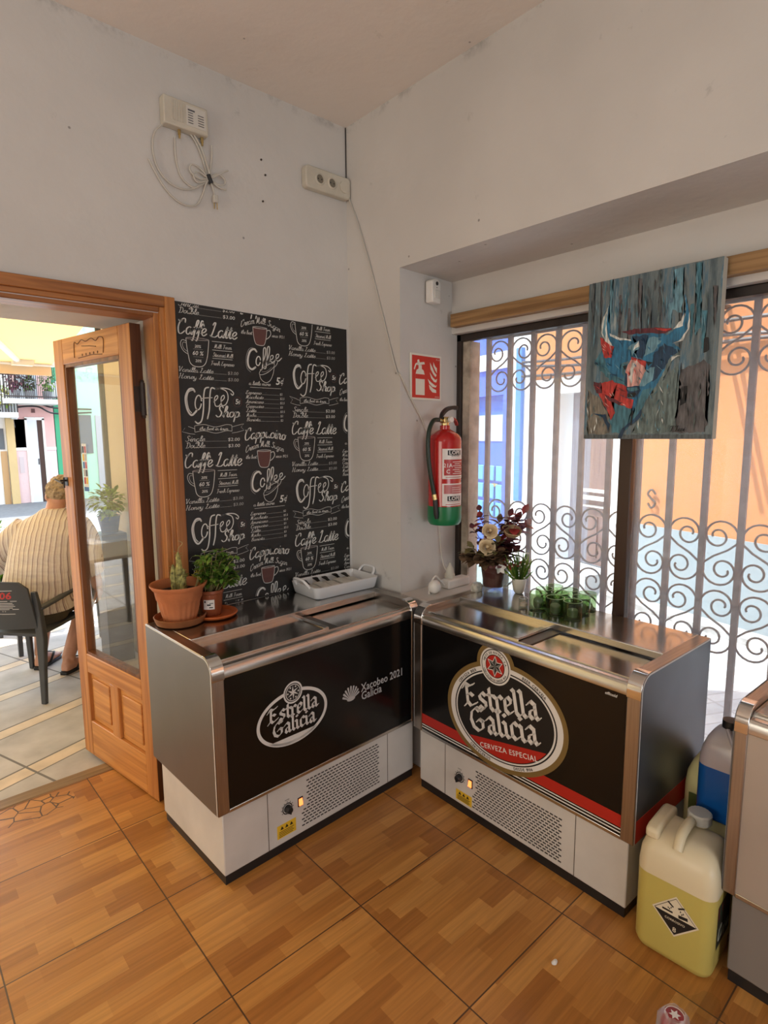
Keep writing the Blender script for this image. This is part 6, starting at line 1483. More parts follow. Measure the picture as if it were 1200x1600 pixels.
# ------------------------------------------------------------------ chair, man
RES = mat('dark_resin', (0.055, 0.060, 0.066), .5)
def make_chair(label, loc, rz, printed):
    t = thing('garden_chair', label, 'chair', loc, rz)
    # x right, y forward
    W2, Dp, SH = .225, .205, .425
    for sx in (-1, 1):
        mb = MB(); mb.loft([[(sx*W2*k-a, yy-a*.8, z), (sx*W2*k+a, yy-a*.8, z), (sx*W2*k+a, yy+a*.8, z), (sx*W2*k-a, yy+a*.8, z)] for z, k, yy, a in ((0, 1.08, -.25, .016), (.22, 1.03, -.225, .020), (.40, 1.0, -.205, .026), (.56, 1.0, -.215, .022), (.70, .99, -.235, .016))]); mb.build('rear_leg', RES, t, bevel=.005)
        mb = MB(); mb.loft([[(sx*W2*k-a, yy-a*.8, z), (sx*W2*k+a, yy-a*.8, z), (sx*W2*k+a, yy+a*.8, z), (sx*W2*k-a, yy+a*.8, z)] for z, k, yy, a in ((0, 1.05, .235, .015), (.22, 1.02, .220, .018), (.43, 1.0, .205, .022), (.62, 1.06, .19, .018))]); mb.build('front_leg', RES, t, bevel=.005)
        mb = MB(); mb.loft([[(sx*(W2+o_)-.022, y, z-.010), (sx*(W2+o_)+.022, y, z-.010), (sx*(W2+o_)+.022, y, z+.010), (sx*(W2+o_)-.022, y, z+.010)] for y, z, o_ in ((-.22, .585, 0), (-.10, .605, .015), (.08, .635, .025), (.20, .632, .015))]); mb.build('armrest', RES, t, bevel=.006)
    mb = MB(); mb.loft([[(-W2*.95, y, z), (W2*.95, y, z), (W2*.95, y, z+.022), (0, y, z+.022-d_), (-W2*.95, y, z+.022)] for y, z, d_ in ((-.215, SH-.016, .004), (-.05, SH-.012, .012), (.12, SH-.004, .010), (.215, SH-.008, .002), (.235, SH-.026, 0))]); mb.build('seat', RES, t, bevel=.004)
    def back(x, z): return (x, -.222-.22*(z-.48)-.05*(1-(x/W2)**2), z)
    mb = MB(); n = 12; front = []; rear = []
    zt_ = lambda x: .770+.012*(1-(x/W2)**2)-.05*max(0, (abs(x)/W2-.78)/.22)**2
    for i in range(n+1):
        x = -W2*.98+2*W2*.98*i/n
        for j in range(7):
            z = .47+(zt_(x)-.47)*j/6; p = back(x, z); front.append((p[0], p[1]+.007, p[2])); rear.append((p[0], p[1]-.007, p[2]))
    k = len(front); fs = []
    for i in range(n):
        for j in range(6): a = i*7+j; fs += [(a, a+1, a+8, a+7), (k+a, k+a+7, k+a+8, k+a+1)]
    for i in range(n): fs += [(i*7, i*7+7, k+i*7+7, k+i*7), (i*7+6, k+i*7+6, k+i*7+13, i*7+13)]
    for j in range(6): fs += [(j, k+j, k+j+1, j+1), (n*7+j, n*7+j+1, k+n*7+j+1, k+n*7+j)]
    mb.add(front+rear, fs); bk = mb.build('backrest', RES, t, smooth=50)
    if printed:
        def onb(u, v):
            x = u; p = back(x, v); return (p[0], p[1]-.0085, p[2])
        mb = MB(); cx = .07
        v, f, w_ = text2d('1906', .060, 'CENTER', .25, .02); mb.flat([(cx+a*1.15, .672+b) for a, b in v], f, onb, 0)
        for q, (wd, z) in enumerate(((.075, .722), (.085, .655), (.060, .642), (.065, .632), (.07, .622), (.055, .612), (.085, .602), (.06, .572))):
            mb.flat([(cx-wd, z), (cx, z), (cx+wd, z), (cx+wd, z+.004), (cx, z+.004), (cx-wd, z+.004)], [(0, 1, 4, 5), (1, 2, 3, 4)], onb, 1)
        v, f, w_ = text2d('* *', .020, 'CENTER'); mb.flat([(cx+a, .582+b) for a, b in v], f, onb, 1)
        mb.build('printed_logo', [mat('logo_red', (0.50, 0.05, 0.05), .5), mat('logo_white', (0.55, 0.55, 0.55), .5)], bk, smooth=0, weld=False)
    return t
GZ = -.022
make_chair('dark grey resin armchair with red printed back, man sitting on it outside', (.722, 4.242, GZ), R(-50), True)

def ringz(cx, cy, cz, rx, ry, n=20): return [(cx+rx*math.cos(2*PI*k/n), cy+ry*math.sin(2*PI*k/n), cz) for k in range(n)]
def voxel(v, it=3, fac=.6):
    def f(o):
        m = o.modifiers.new('fuse', 'REMESH'); m.mode = 'VOXEL'; m.voxel_size = v; m.use_smooth_shade = True
        s = o.modifiers.new('soften', 'SMOOTH'); s.iterations = it; s.factor = fac
    return f
man = thing('person', 'man in striped shirt and dark shorts sitting on the grey armchair, seen from behind', 'person', (.748, 4.262, GZ), R(-36))
SKIN = mat('skin', (0.56, 0.29, 0.19), .5, 0, .10, 14, sub=.15)
def lean(m_):   # he leans to his right on the armrest
    def f(p):
        k = min(1.25, max(0, (p[2]-.45)/.75)); return (p[0]+.115*k, p[1]+.060*k, p[2])
    m_.v = [f(p) for p in m_.v]
mb = MB()
mb.loft([ringz(0, .0, .43, .16, .13), ringz(0, .0, .55, .19, .15), ringz(0, .02, .75, .19, .145), ringz(0, .05, .95, .19, .125), ringz(0, .07, 1.06, .17, .10), ringz(0, .085, 1.12, .07, .065)])
mb.tube([(0, .085, 1.08), (0, .10, 1.16), (0, .115, 1.22)], [.066, .060, .058], 16)
HC = Vector((0, .125, 1.245)); HR = Euler((R(6), 0, R(42))).to_matrix()   # head turned to his left
def hp(x, y, z): return HC+HR @ Vector((x, y, z))
k0 = len(mb.v); mb.sphere((0, 0, 0), .074, .095, .105, 20); mb.v[k0:] = [tuple(hp(*p)) for p in mb.v[k0:]]
k0 = len(mb.v); mb.sphere((0, .035, -.055), .054, .058, .055, 14); mb.v[k0:] = [tuple(hp(*p)) for p in mb.v[k0:]]   # jaw
mb.tube([hp(0, .088, .018), hp(0, .108, -.018), hp(0, .096, -.030)], [.008, .014, .012], 8)
mb.tube([hp(-.022, .086, -.052), hp(.022, .086, -.052)], .008, 8)
for s in (-1, 1):
    k0 = len(mb.v); mb.sphere((0, 0, 0), .012, .020, .032, 10); mb.v[k0:] = [tuple(hp(p[0]+s*.076, p[1]-.008, p[2]-.012)) for p in mb.v[k0:]]
    k0 = len(mb.v); mb.sphere((s*.030, .080, .012), .016, .012, .010, 8); mb.v[k0:] = [tuple(hp(*p)) for p in mb.v[k0:]]
def hand(wrist, dirv, palm_n, side):
    w_ = Vector(wrist); d = Vector(dirv).normalized(); nrm = Vector(palm_n).normalized(); s = d.cross(nrm).normalized()*side
    mb.loft([[tuple(w_+d*t_+s*a*wd+nrm*b*th_) for a, b in ((1, 0), (.7, .7), (0, 1), (-.7, .7), (-1, 0), (-.7, -.7), (0, -1), (.7, -.7))] for t_, wd, th_ in ((-.02, .026, .020), (.03, .036, .017), (.085, .040, .014), (.095, .034, .011))])
    for i, (o_, L_) in enumerate(((-.029, .062), (-.010, .074), (.010, .069), (.028, .054))):
        p = w_+d*.082+s*o_; mb.tube([p, p+d*L_*.45+nrm*.006, p+d*L_*.78+nrm*.020, p+d*L_*.95+nrm*.034], [.0095, .009, .0085, .0075], 8)
    p = w_+d*.022-s*.030; mb.tube([p, p-s*.024+d*.026+nrm*.008, p-s*.030+d*.058+nrm*.016], [.0125, .011, .009], 8)
# arms
mb.tube(catmull([(.175, .06, 1.03), (.245, .03, .95), (.292, .02, .80), (.305, .09, .68), (.308, .165, .595)], 4), [.062, .06, .058, .056, .054, .052, .050, .048, .048, .047, .045, .043, .040, .038, .036, .033, .030], 14)
hand((.308, .170, .588), (.02, .62, -.78), (-1, .1, .0), 1)
mb.tube(catmull([(-.175, .06, 1.03), (-.26, .06, .94), (-.33, .08, .80), (-.29, .22, .735), (-.21, .36, .735)], 4), [.062, .06, .058, .056, .054, .052, .050, .048, .048, .047, .045, .043, .040, .038, .036, .033, .030], 14)
hand((-.205, .368, .735), (.55, .83, -.05), (.2, -.1, -1), -1)
# legs, tucked back under the seat
for s, an, toe in ((1, (.105, .150, .095), (.150, .335)), (-1, (-.125, .265, .095), (-.105, .460))):
    kx = .15 if s > 0 else -.15
    mb.tube(catmull([(s*.095, .03, .52), (s*.125, .22, .525), (kx, .43, .495), (an[0]*.45+kx*.55, .385, .36), (an[0], an[1], an[2])], 4), [.090, .088, .086, .084, .082, .078, .074, .070, .064, .060, .060, .062, .060, .056, .050, .044, .040], 16)
    f_ = Vector((toe[0]-an[0], toe[1]-an[1], 0)).normalized(); sd_ = Vector((f_.y, -f_.x, 0)); h0 = Vector((an[0], an[1], 0))-f_*.045
    mb.loft([[tuple(h0+f_*t_+sd_*a*wd+Vector((0, 0, .024+hh_*(.5+.5*b)))) for a, b in ((1, -1), (1, 0), (.5, 1), (-.5, 1), (-1, 0), (-1, -1))] for t_, wd, hh_ in ((0, .022, .05), (.02, .032, .085), (.07, .036, .090), (.13, .042, .055), (.19, .046, .035), (.225, .040, .026))])
    for q in range(5):
        p = h0+f_*(.218-.006*abs(q-1))+sd_*(s*-1)*(.034-.017*q)+Vector((0, 0, .034)); mb.tube([p, p+f_*.030], [.011 if q == 0 else .0085, .009 if q == 0 else .007], 8)
lean(mb)
mb.build('body', SKIN, man, mods=[voxel(.0065, 2)], smooth=0)
# striped shirt
sm = bpy.data.materials.new('striped_shirt'); tt, n_, l_, p_ = nodes(sm); p_.inputs['Roughness'].default_value = .8
tc = n_.new('ShaderNodeTexCoord'); sp = n_.new('ShaderNodeSeparateXYZ'); 
nzw = n_.new('ShaderNodeTexNoise'); nzw.inputs['Scale'].default_value = 7; l_.new(tc.outputs['Object'], nzw.inputs[0])
mxv = n_.new('ShaderNodeVectorMath'); mxv.operation = 'MULTIPLY_ADD'; l_.new(nzw.outputs['Color'], mxv.inputs[0]); mxv.inputs[1].default_value = (.022, 0, .0); l_.new(tc.outputs['Object'], mxv.inputs[2]); l_.new(mxv.outputs[0], sp.inputs[0])
fm = n_.new('ShaderNodeMath'); fm.operation = 'FLOORED_MODULO'; l_.new(sp.outputs[0], fm.inputs[0]); fm.inputs[1].default_value = .030
cr = n_.new('ShaderNodeValToRGB'); cr.color_ramp.interpolation = 'CONSTANT'; dv = n_.new('ShaderNodeMath'); dv.operation = 'DIVIDE'; l_.new(fm.outputs[0], dv.inputs[0]); dv.inputs[1].default_value = .030; l_.new(dv.outputs[0], cr.inputs[0])
e = cr.color_ramp.elements; e[0].position = 0; e[0].color = (.72, .65, .57, 1); e[1].position = .40; e[1].color = (.24, .17, .16, 1)
for pos, c in ((.52, (.64, .54, .45, 1)), (.62, (.40, .30, .26, 1)), (.68, (.70, .63, .56, 1)), (.86, (.52, .40, .30, 1)), (.92, (.66, .58, .50, 1))): x = e.new(pos); x.color = c
l_.new(cr.outputs[0], p_.inputs['Base Color'])
bp = n_.new('ShaderNodeBump'); bp.inputs['Strength'].default_value = .5; bp.inputs['Distance'].default_value = .03; nb = n_.new('ShaderNodeTexNoise'); nb.inputs['Scale'].default_value = 9; mpb = n_.new('ShaderNodeMapping'); mpb.inputs['Scale'].default_value = (.6, 1, 1.8); l_.new(tc.outputs['Object'], mpb.inputs[0]); l_.new(mpb.outputs[0], nb.inputs[0]); l_.new(nb.outputs[0], bp.inputs['Height']); l_.new(bp.outputs[0], p_.inputs['Normal'])
mb = MB()
mb.loft([ringz(0, -.005, .50, .225, .185, 28), ringz(0, -.01, .60, .232, .188, 28), ringz(0, 0, .72, .222, .178, 28), ringz(0, .025, .88, .222, .165, 28), ringz(0, .045, 1.00, .218, .140, 28), ringz(0, .065, 1.075, .185, .112, 28), ringz(0, .080, 1.115, .115, .085, 28), ringz(0, .088, 1.150, .078, .076, 28)])
for s, pts in ((1, [(.165, .06, 1.035), (.245, .03, .95), (.292, .02, .82), (.305, .045, .72)]), (-1, [(-.165, .06, 1.035), (-.26, .06, .94), (-.335, .085, .81), (-.315, .155, .765)])):
    mb.tube(catmull(pts, 4), [.080, .080, .078, .077, .076, .076, .075, .074, .074, .073, .073, .074, .075], 16)
lean(mb)
mb.build('shirt', sm, man, mods=[voxel(.011, 4)], smooth=0)
mb = MB(); mb.loft([ringz(0, -.005, .425, .185, .155), ringz(0, .0, .50, .205, .17), ringz(0, .0, .58, .205, .165)])
for s in (-1, 1): mb.tube(catmull([(s*.095, .02, .525), (s*.125, .20, .525), (s*.145, .36, .51)], 4), [.108, .106, .104, .102, .100, .099, .098, .097, .097], 16)
mb.build('shorts', mat('olive_shorts', (0.075, 0.062, 0.040), .8, 0, .15, 20), man, mods=[voxel(.011, 3)], smooth=0)
hm = mat('grey_blond_hair', (0.36, 0.27, 0.165), .75, 0, .35, 70, .9, 90)
mb = MB(); rg = random.Random(12)
k0 = len(mb.v); mb.sphere((0, -.020, .030), .084, .092, .092, 18)
for q in range(160):
    a = rg.uniform(0, 6.28); z = rg.uniform(-.55, 1); y_ = math.sin(a)*math.sqrt(max(0, 1-z*z))
    if y_ > .45 and z < .55: continue
    mb.sphere((math.cos(a)*math.sqrt(max(0, 1-z*z))*.084, -.020+y_*.092, .030+z*.090), .013, .013, .013, 6)
mb.v[k0:] = [tuple(hp(*p)) for p in mb.v[k0:]]
def hairmod(o):
    m = o.modifiers.new('fuse', 'REMESH'); m.mode = 'VOXEL'; m.voxel_size = .006; m.use_smooth_shade = True
lean(mb)
mb.build('hair', hm, man, mods=[hairmod], smooth=0)
for s, an, toe in ((1, (.105, .150), (.150, .335)), (-1, (-.125, .265), (-.105, .460))):
    f_ = Vector((toe[0]-an[0], toe[1]-an[1], 0)).normalized(); sd_ = Vector((f_.y, -f_.x, 0)); h0 = Vector((an[0], an[1], 0))-f_*.055
    mb = MB(); o_ = [(h0+f_*t_+sd_*w_) for t_, w_ in ((0, -.024), (.03, -.036), (.12, -.044), (.22, -.052), (.27, -.030), (.275, .02), (.22, .050), (.12, .042), (.03, .036), (0, .024))]
    mb.prism([(p.x, p.y) for p in o_], lambda u, v, h: (u, v, h), 0, .022)
    c0 = h0+f_*.215
    for sg in (-1, 1): mb.tube(catmull([tuple(c0+Vector((0, 0, .05))), tuple(h0+f_*.15+sd_*sg*.036+Vector((0, 0, .072))), tuple(h0+f_*.09+sd_*sg*.044+Vector((0, 0, .022)))], 5), .009, 8)
    mb.build('sandal', BLACKP, man, bevel=.003)

# terrace table before him, planters, table seen in the door glass
def bistro(label, loc, rz, top_mat, hw=.31):
    t = thing('terrace_table', label, 'table', loc, rz)
    mb = MB(); mb.box(-hw, hw, -hw, hw, .70, .725); mb.build('table_top', top_mat, t, bevel=.006)
    for sx in (-1, 1):
        for sy in (-1, 1):
            mb = MB(); mb.loft([[(sx*(hw-.03)*k-a, sy*(hw-.03)*k-a, z), (sx*(hw-.03)*k+a, sy*(hw-.03)*k-a, z), (sx*(hw-.03)*k+a, sy*(hw-.03)*k+a, z), (sx*(hw-.03)*k-a, sy*(hw-.03)*k+a, z)] for z, k, a in ((0, 1.03, .014), (.70, 1.0, .020))]); mb.build('leg', RES, t)
    return t
bistro('dark terrace table in front of the seated man', (1.005, 5.20, GZ), R(4), RES)
bistro('white topped terrace table left of the doorway, reflected in the door glass', (-.42, 4.55, GZ), R(12), WHITEP)
make_chair('dark grey resin armchair beside the white terrace table, reflected in the door glass', (-.55, 5.45, GZ), R(190), False)
def bush(mb, c, rx, rz, n, L_, seed, nm=2):
    rg = random.Random(seed)
    for q in range(n):
        d = Vector((rg.gauss(0, 1), rg.gauss(0, 1), rg.gauss(0, 1))).normalized(); k = rg.uniform(.45, 1.0)
        p = Vector(c)+Vector((d.x*rx*k, d.y*rx*k, d.z*rz*k)); leafblade(mb, p, (d.x+rg.uniform(-.6, .6), d.y+rg.uniform(-.6, .6), d.z+rg.uniform(-.5, .6)), (0, 0, 1), L_*rg.uniform(.7, 1.3), L_*.6, rg.randrange(nm), .3)
LIME = mat('lime_leaf', (0.24, 0.42, 0.06), .5)
t = thing('planter_stand', 'tall black planter stand beyond the open door glass', 'planter stand', (1.265, 4.36, GZ))
mb = MB(); mb.box(-.085, .085, -.10, .10, 0, .94); mb.build('stand_box', BLACKP, t, bevel=.005)
t = thing('potted_bush', 'bright green bush in a blue pot on the black stand beyond the door glass', 'potted plant', (1.265, 4.36, GZ+.941))
mb = MB(); mb.lathe([(0, 0), (.055, 0), (.075, .11), (.078, .12), (.070, .12), (0, .10)], 28); mb.build('pot', mat('blue_glaze', (0.012, 0.05, 0.20), .25), t)
mb = MB(); bush(mb, (0, 0, .21), .11, .11, 260, .045, 3); mb.build('foliage', [LEAF, LIME], t, smooth=60)
t = thing('potted_bush', 'bright green bush in a dark tub at the left edge beyond the seated man', 'potted plant', (.70, 5.75, GZ))
mb = MB(); mb.lathe([(0, 0), (.13, 0), (.17, .40), (.175, .42), (.155, .42), (0, .38)], 28); mb.build('tub', BLACKP, t)
mb = MB(); bush(mb, (0, 0, .66), .19, .27, 420, .06, 6); mb.build('foliage', [LEAF, LIME], t, smooth=60)

# ------------------------------------------------------------------ houses across the road (seen through the doorway)
PINKW = plaster('pink_render', (0.62, 0.36, 0.33), .08); PINKP = plaster('pale_pink_render', (0.66, 0.48, 0.47), .06); GREENW = plaster('green_render', (0.045, 0.30, 0.15), .08); MINTW = plaster('mint_render', (0.36, 0.62, 0.48), .06); WHITEW = plaster('limewash', (0.74, 0.72, 0.68), .06); TANW = plaster('tan_render', (0.56, 0.40, 0.19), .12)
t = thing('pink_house', 'narrow pink house with white door frame and balcony across the road', 'house', (3.28, 16.8, -.05))
mb = MB(); mb.box(-.45, .44, 0, .5, 1.35, 7); mb.box(-.45, -.19, 0, .5, 1.35, 2.08); mb.build('upper_wall', PINKW, t, smooth=0)
mb = MB(); mb.box(-.45, -.19, -.01, .5, 0, 1.35); mb.box(.18, .44, -.01, .5, 0, 1.35); mb.build('lower_wall', PINKP, t, smooth=0)
mb = MB(); mb.box(-.45, -.22, -.03, 0, 1.31, 1.38); mb.box(.21, .44, -.03, 0, 1.31, 1.38); mb.build('dado_band', WHITEW, t, smooth=0)
mb = MB(); mb.box(-.22, -.17, -.04, .02, 0, 2.10); mb.box(.16, .21, -.04, .02, 0, 2.10); mb.box(-.22, .21, -.04, .02, 2.06, 2.13); mb.build('door_frame', WHITEW, t, smooth=0)
mb = MB(); mb.box(-.17, .04, -.03, .0, 0, 2.06); d_ = mb.build('door_leaf', mat('pale_door', (0.60, 0.62, 0.66), .4), t, smooth=0)
mb = MB(); mb.box(.01, .03, -.05, -.03, .95, 1.10); mb.build('door_handle', IRON, d_)
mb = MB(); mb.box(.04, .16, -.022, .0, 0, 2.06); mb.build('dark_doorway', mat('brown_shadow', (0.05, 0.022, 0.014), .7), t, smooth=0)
mb = MB(); mb.box(-.05, .03, -.02, 0, 2.24, 2.34); mb.build('number_tile', mat('tile_brown', (0.12, 0.05, 0.04), .4), t, smooth=0)
mb = MB(); mb.box(-.40, -.30, -.02, 0, .75, 1.15); mb.build('meter_door', mat('meter_grey', (0.50, 0.42, 0.42), .5), t, smooth=0)
mb = MB(); mb.box(-.75, .42, -1.1, 0, 2.42, 2.52); sl = mb.build('balcony_slab', WHITEW, t, smooth=0)
mb = MB(); mb.box(-.75, .42, -1.1, -1.08, 3.36, 3.40)
for k in range(30): mb.box(-.75+.0395*k, -.738+.0395*k, -1.098, -1.084, 2.52, 3.36)
mb.box(-.75, .42, -1.1, -1.08, 2.56, 2.59); mb.build('balcony_railing', IRON, t, smooth=0)
mb = MB(); mb.box(-.32, .12, -.02, .05, 2.55, 4.6); mb.build('balcony_door', mat('balcony_glass', (0.30, 0.32, 0.34), .2), t, smooth=0)
PUR = mat('purple_leaf', (0.16, 0.035, 0.075), .6, 0, .3, 10)
for i, (x, r_, h_, m_, lb) in enumerate(((2.76, .26, .36, [PUR, MARO], 'purple leaved climber on the pink balcony'), (3.06, .13, .22, [MARO, LEAF], 'small dark plant in the middle of the pink balcony'), (3.44, .17, .34, [LEAF, LIME], 'green plant at the right end of the pink balcony'))):
    t2 = thing('balcony_plant', lb, 'potted plant', (x, 15.92, 2.47), 0, 'plants on the pink balcony')
    mb = MB(); mb.lathe([(0, 0), (.09, 0), (.12, .20), (.10, .20), (0, .17)], 16); mb.build('pot', mat('grey_pot', (0.35, 0.36, 0.38), .6), t2)
    mb = MB(); bush(mb, (0, 0, .20+h_*.8), r_*.8, h_, 170, .10, 30+i); mb.build('foliage', m_, t2, smooth=60)
for x, z, lb in ((2.83, 2.02, 'grey cable box on the pink house wall left of its door'), (3.70, 2.55, 'grey cable box on the right corner of the pink house'), (3.86, 2.60, 'pale cable box on the green house wall')):
    t2 = thing('cable_box', lb, 'cable box', (x, 16.72, z))
    mb = MB(); mb.box(-.07, .07, -.08, .06, 0, .38); mb.build('housing', mat('box_grey', (0.52, 0.55, 0.54), .5), t2, bevel=.01)
    mb = MB(); mb.tube([(-.02, 0, 0), (0, 0, -.2)], .02, 6); mb.build('conduit', IRON, t2)
for i, (z, sg) in enumerate(((2.42, .10), (2.34, .16))):
    mb = MB(); mb.tube(catmull([(2.2, 16.70, z-.25), (2.75, 16.70, z-.06), (3.3, 15.66+.9, z), (3.72, 16.68, z-sg), (4.6, 16.70, z-.12)], 6), .022, 6); o = mb.build('wall_cable', BLACKP); tag(o, ('upper' if i == 0 else 'lower')+' black cable sagging along the pink and green house fronts', 'cable')
t = thing('green_house', 'deep green house front with mint trim right of the pink house', 'house', (4.5, 16.8, -.05))
mb = MB(); mb.box(-.76, -.52, 0, .5, 0, 7); mb.build('green_wall', GREENW, t, smooth=0)
mb = MB(); mb.box(-.52, -.36, -.02, .5, 0, 2.3); mb.box(-.36, 2.2, 0, .5, 0, 7); mb.box(-.52, -.36, 0, .5, 2.3, 7); mb.build('mint_wall', MINTW, t, smooth=0)
mb = MB(); mb.box(.2, .9, -.03, 0, 0, 2.2); mb.build('door_leaf', mat('grey_door', (0.35, 0.36, 0.40), .5), t, smooth=0)
mb = MB(); mb.box(-.2, .1, -.03, 0, 1.2, 2.2); mb.build('window', mat('house_window', (0.10, 0.12, 0.13), .15), t, smooth=0)
t = thing('white_house', 'white house with tan column at the left edge beyond the doorway', 'house', (1.6, 16.8, -.05))
mb = MB(); mb.box(-3, 1.23, 0, .5, 0, 7); mb.build('house_wall', WHITEW, t, smooth=0)
mb = MB(); mb.box(1.05, 1.22, -.10, 0, 0, 2.3); mb.build('column', TANW, t, smooth=0)
mb = MB(); mb.box(.86, 1.0, -.03, 0, 1.35, 1.85); mb.build('window', MATS['house_window'], t, smooth=0)
mb = MB(); mb.box(.90, 1.03, -.04, 0, 0, 1.3); mb.build('door_leaf', mat('tan_door', (0.42, 0.25, 0.11), .5), t, smooth=0)
mb = MB(); mb.box(.55, 1.23, -.7, 0, 2.10, 2.22); mb.build('balcony_slab', WHITEW, t, smooth=0)
mb = MB()
for k in range(12): mb.box(.55+.06*k, .57+.06*k, -.7, -.68, 2.22, 3.1)
mb.box(.55, 1.23, -.7, -.68, 3.08, 3.12); mb.build('balcony_railing', IRON, t, smooth=0)
t2 = thing('balcony_plant', 'yellow green plant on the balcony of the white house', 'potted plant', (2.62, 16.35, 2.17), 0)
mb = MB(); mb.lathe([(0, 0), (.09, 0), (.11, .18), (0, .16)], 14); mb.build('pot', MATS['grey_pot'], t2)
mb = MB(); bush(mb, (0, 0, .36), .16, .26, 120, .10, 44); mb.build('foliage', [LIME, LEAFY], t2, smooth=60)
t = thing('tan_house', 'tan house with wooden door left of the terrace, reflected in the door glass', 'house', (-6.2, 8.0, -.03), R(-90))
mb = MB(); mb.box(-5, 5, 0, .5, 0, 7); mb.build('house_wall', TANW, t, smooth=0)
for x in (-1.5, 1.6):
    mb = MB(); mb.box(x-.55, x+.55, -.05, 0, 0, 2.3); d_ = mb.build('door_leaf', mat('brown_door', (0.16, 0.075, 0.03), .5), t, smooth=0)
    mb = MB()
    for q in range(4): mb.box(x-.38+.2*q, x-.30+.2*q, -.07, -.05, 1.4, 2.0)
    mb.build('door_grate', BRASS, d_, smooth=0)
mb = MB(); mb.box(-5, 5, -.3, 0, 2.7, 2.85); mb.build('ledge', WHITEW, t, smooth=0)

# ------------------------------------------------------------------ lane fronts seen through the window; local x along the front, +y towards the bar
FO, FA = (5.10, 1.28, -.024), math.atan2(.959, .282)
ORW = plaster('orange_render', (0.52, 0.19, 0.056), .05); GBW = plaster('grey_blue_dado', (0.27, 0.34, 0.37), .12); BLW = plaster('blue_render', (0.055, 0.115, 0.52), .08)
t = thing('orange_house', 'orange rendered house with grey blue dado across the lane from the window', 'house', FO, FA)
mb = MB(); mb.box(-7, 1.46, -.5, 0, .74, 7); mb.build('house_wall', ORW, t, smooth=0)
mb = MB(); mb.box(-7, 1.46, -.5, .012, 0, .76); mb.build('dado', GBW, t, smooth=0)
mb = MB(); mb.box(-7, 1.46, .0, .22, -.02, .05); mb.build('rough_kerb', mat('rough_kerb_stone', (0.40, 0.40, 0.39), .9, 0, .3, 12, .8, 25), t, smooth=0)
for x, z, L_ in ((.60, 2.86, .85), (.46, 2.60, .70)):
    mb = MB(); mb.tube([(x, 0, z), (x, L_, z)], .020, 8); mb.build('shadow_bar', IRON, t)  # unseen bars added to cast diagonal shadows on the wall
mb = MB(); mb.tube(catmull([(1.02, .03, 1.06), (1.06, .035, 1.10), (1.10, .035, 1.06), (1.07, .03, 1.02), (1.02, .03, .98), (1.06, .03, .93), (1.10, .03, .97)], 6), .010, 6); mb.build('iron_curl', IRON, t)
t = thing('white_shopfront', 'white ground floor front with a tall carved brown door across the lane', 'shop front', FO, FA)
mb = MB(); mb.box(1.46, 1.57, -.5, .02, 0, 2.22); mb.box(2.34, 3.23, -.5, .02, 0, 2.22); mb.box(1.57, 2.34, -.5, .02, 2.05, 2.22); mb.box(2.76, 3.23, -.5, .02, 2.22, 7); mb.build('front_wall', plaster('bright_limewash', (0.82, 0.81, 0.79), .04), t, smooth=0)
mb = MB(); mb.box(1.57, 1.96, -.16, -.10, .22, 2.05); d_ = mb.build('door_leaf', wood('old_door_wood', (0.20, 0.115, 0.09), (0.11, 0.06, 0.05), 2), t, smooth=0)
mb = MB(); mb.box(1.96, 2.25, -.17, -.11, .22, 2.05); d2 = mb.build('door_leaf', wood('grey_blue_door_wood', (0.17, 0.18, 0.22), (0.10, 0.10, 0.13), 2), t, smooth=0)  # grey blue leaf beside the brown one
mb = MB(); mb.box(1.55, 2.02, -.10, -.03, .92, .96); mb.box(1.55, 2.0, -.10, -.05, 1.00, 1.03); mb.box(1.57, 2.0, -.10, -.06, .84, .86); mb.build('carved_ledge', plaster('pale_ledge', (.66, .62, .58), .1), d_, smooth=0)
mb = MB()
for q in range(3): mb.box(1.62+.10*q, 1.68+.10*q, -.10, -.085, .30, .74)
mb.build('door_flute', MATS['old_door_wood'], d_, smooth=0)
mb = MB(); mb.box(1.57, 2.34, -.5, .30, -.02, .20); mb.build('door_step', plaster('step_stone', (0.46, 0.49, 0.50), .10), t, smooth=0)
mb = MB(); mb.box(1.46, 2.76, -.5, 0, 2.22, 7); mb.build('upper_wall', ORW, t, smooth=0)
t = thing('blue_house', 'blue fronted house with panelled blue door at the left of the window view', 'house', FO, FA)
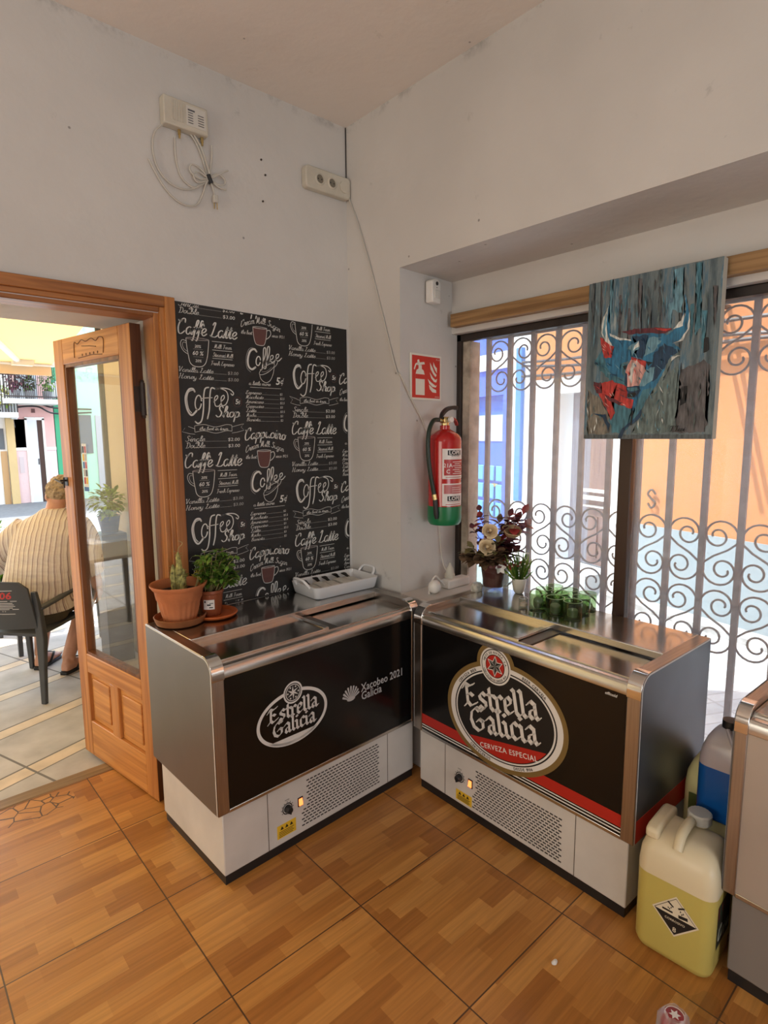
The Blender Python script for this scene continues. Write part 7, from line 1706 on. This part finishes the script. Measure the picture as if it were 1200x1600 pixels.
mb = MB(); mb.box(3.23, 3.32, -.5, .03, 0, 2.42); mb.box(4.05, 8, -.5, .03, 0, 2.42); mb.box(3.32, 4.05, -.5, .03, 2.10, 2.42); mb.box(3.23, 8, -.5, .03, 2.62, 7); mb.build('front_wall', BLW, t, smooth=0)
mb = MB(); mb.box(3.23, 8, -.5, .06, 2.42, 2.62); mb.build('white_band', WHITEW, t, smooth=0)
mb = MB(); mb.box(3.32, 4.05, -.15, -.06, 0, 2.10); d_ = mb.build('door_leaf', mat('blue_door', (0.045, 0.13, 0.50), .35), t, smooth=0)
mb = MB()
for cx in (3.44, 3.68, 3.92):
    for cz in (.62, .86, 1.10):
        mb.prism([(cx-.10, cz-.10), (cx+.10, cz-.10), (cx+.10, cz+.10), (cx-.10, cz+.10)], lambda u, v, h: (u, h, v), -.06, -.035)
mb.build('raised_panel', mat('cyan_panel', (0.09, 0.32, 0.56), .4), d_, bevel=.02)
mb = MB(); mb.box(3.36, 4.0, -.06, -.05, 1.52, 1.86); mb.build('glass_light', mat('dusty_door_glass', (0.36, 0.40, 0.46), .3), d_, smooth=0)
mb = MB(); mb.box(3.50, 3.62, -.055, -.04, .93, .97); mb.build('letter_plate', BRASS, d_, smooth=0)
mb = MB(); mb.box(2.93, 3.03, .02, .07, .80, 2.62); o = mb.build('blue_strip', mat('blue_paint_strip', (0.05, 0.20, 0.55), .5), smooth=0); o.location = FO; o.rotation_euler = (0, 0, FA); tag(o, 'vertical blue painted downpipe casing on the white front across the lane', 'pipe')
for i, (za, zb_, sg) in enumerate(((2.50, 2.44, .05), (2.40, 2.40, .09), (2.34, 2.28, .04))):
    mb = MB(); mb.tube(catmull([(-2.0, .10, za), (-.5, .08, za-sg), (.6, .10, za-.02), (1.8, .08, zb_-sg), (2.9, .08, zb_)], 8), .016, 6); o = mb.build('facade_cable', BLACKP); o.location = FO; o.rotation_euler = (0, 0, FA); tag(o, ('highest', 'middle', 'lowest')[i]+' of three black cables strung along the orange house front', 'cable', 'cables on the orange house')
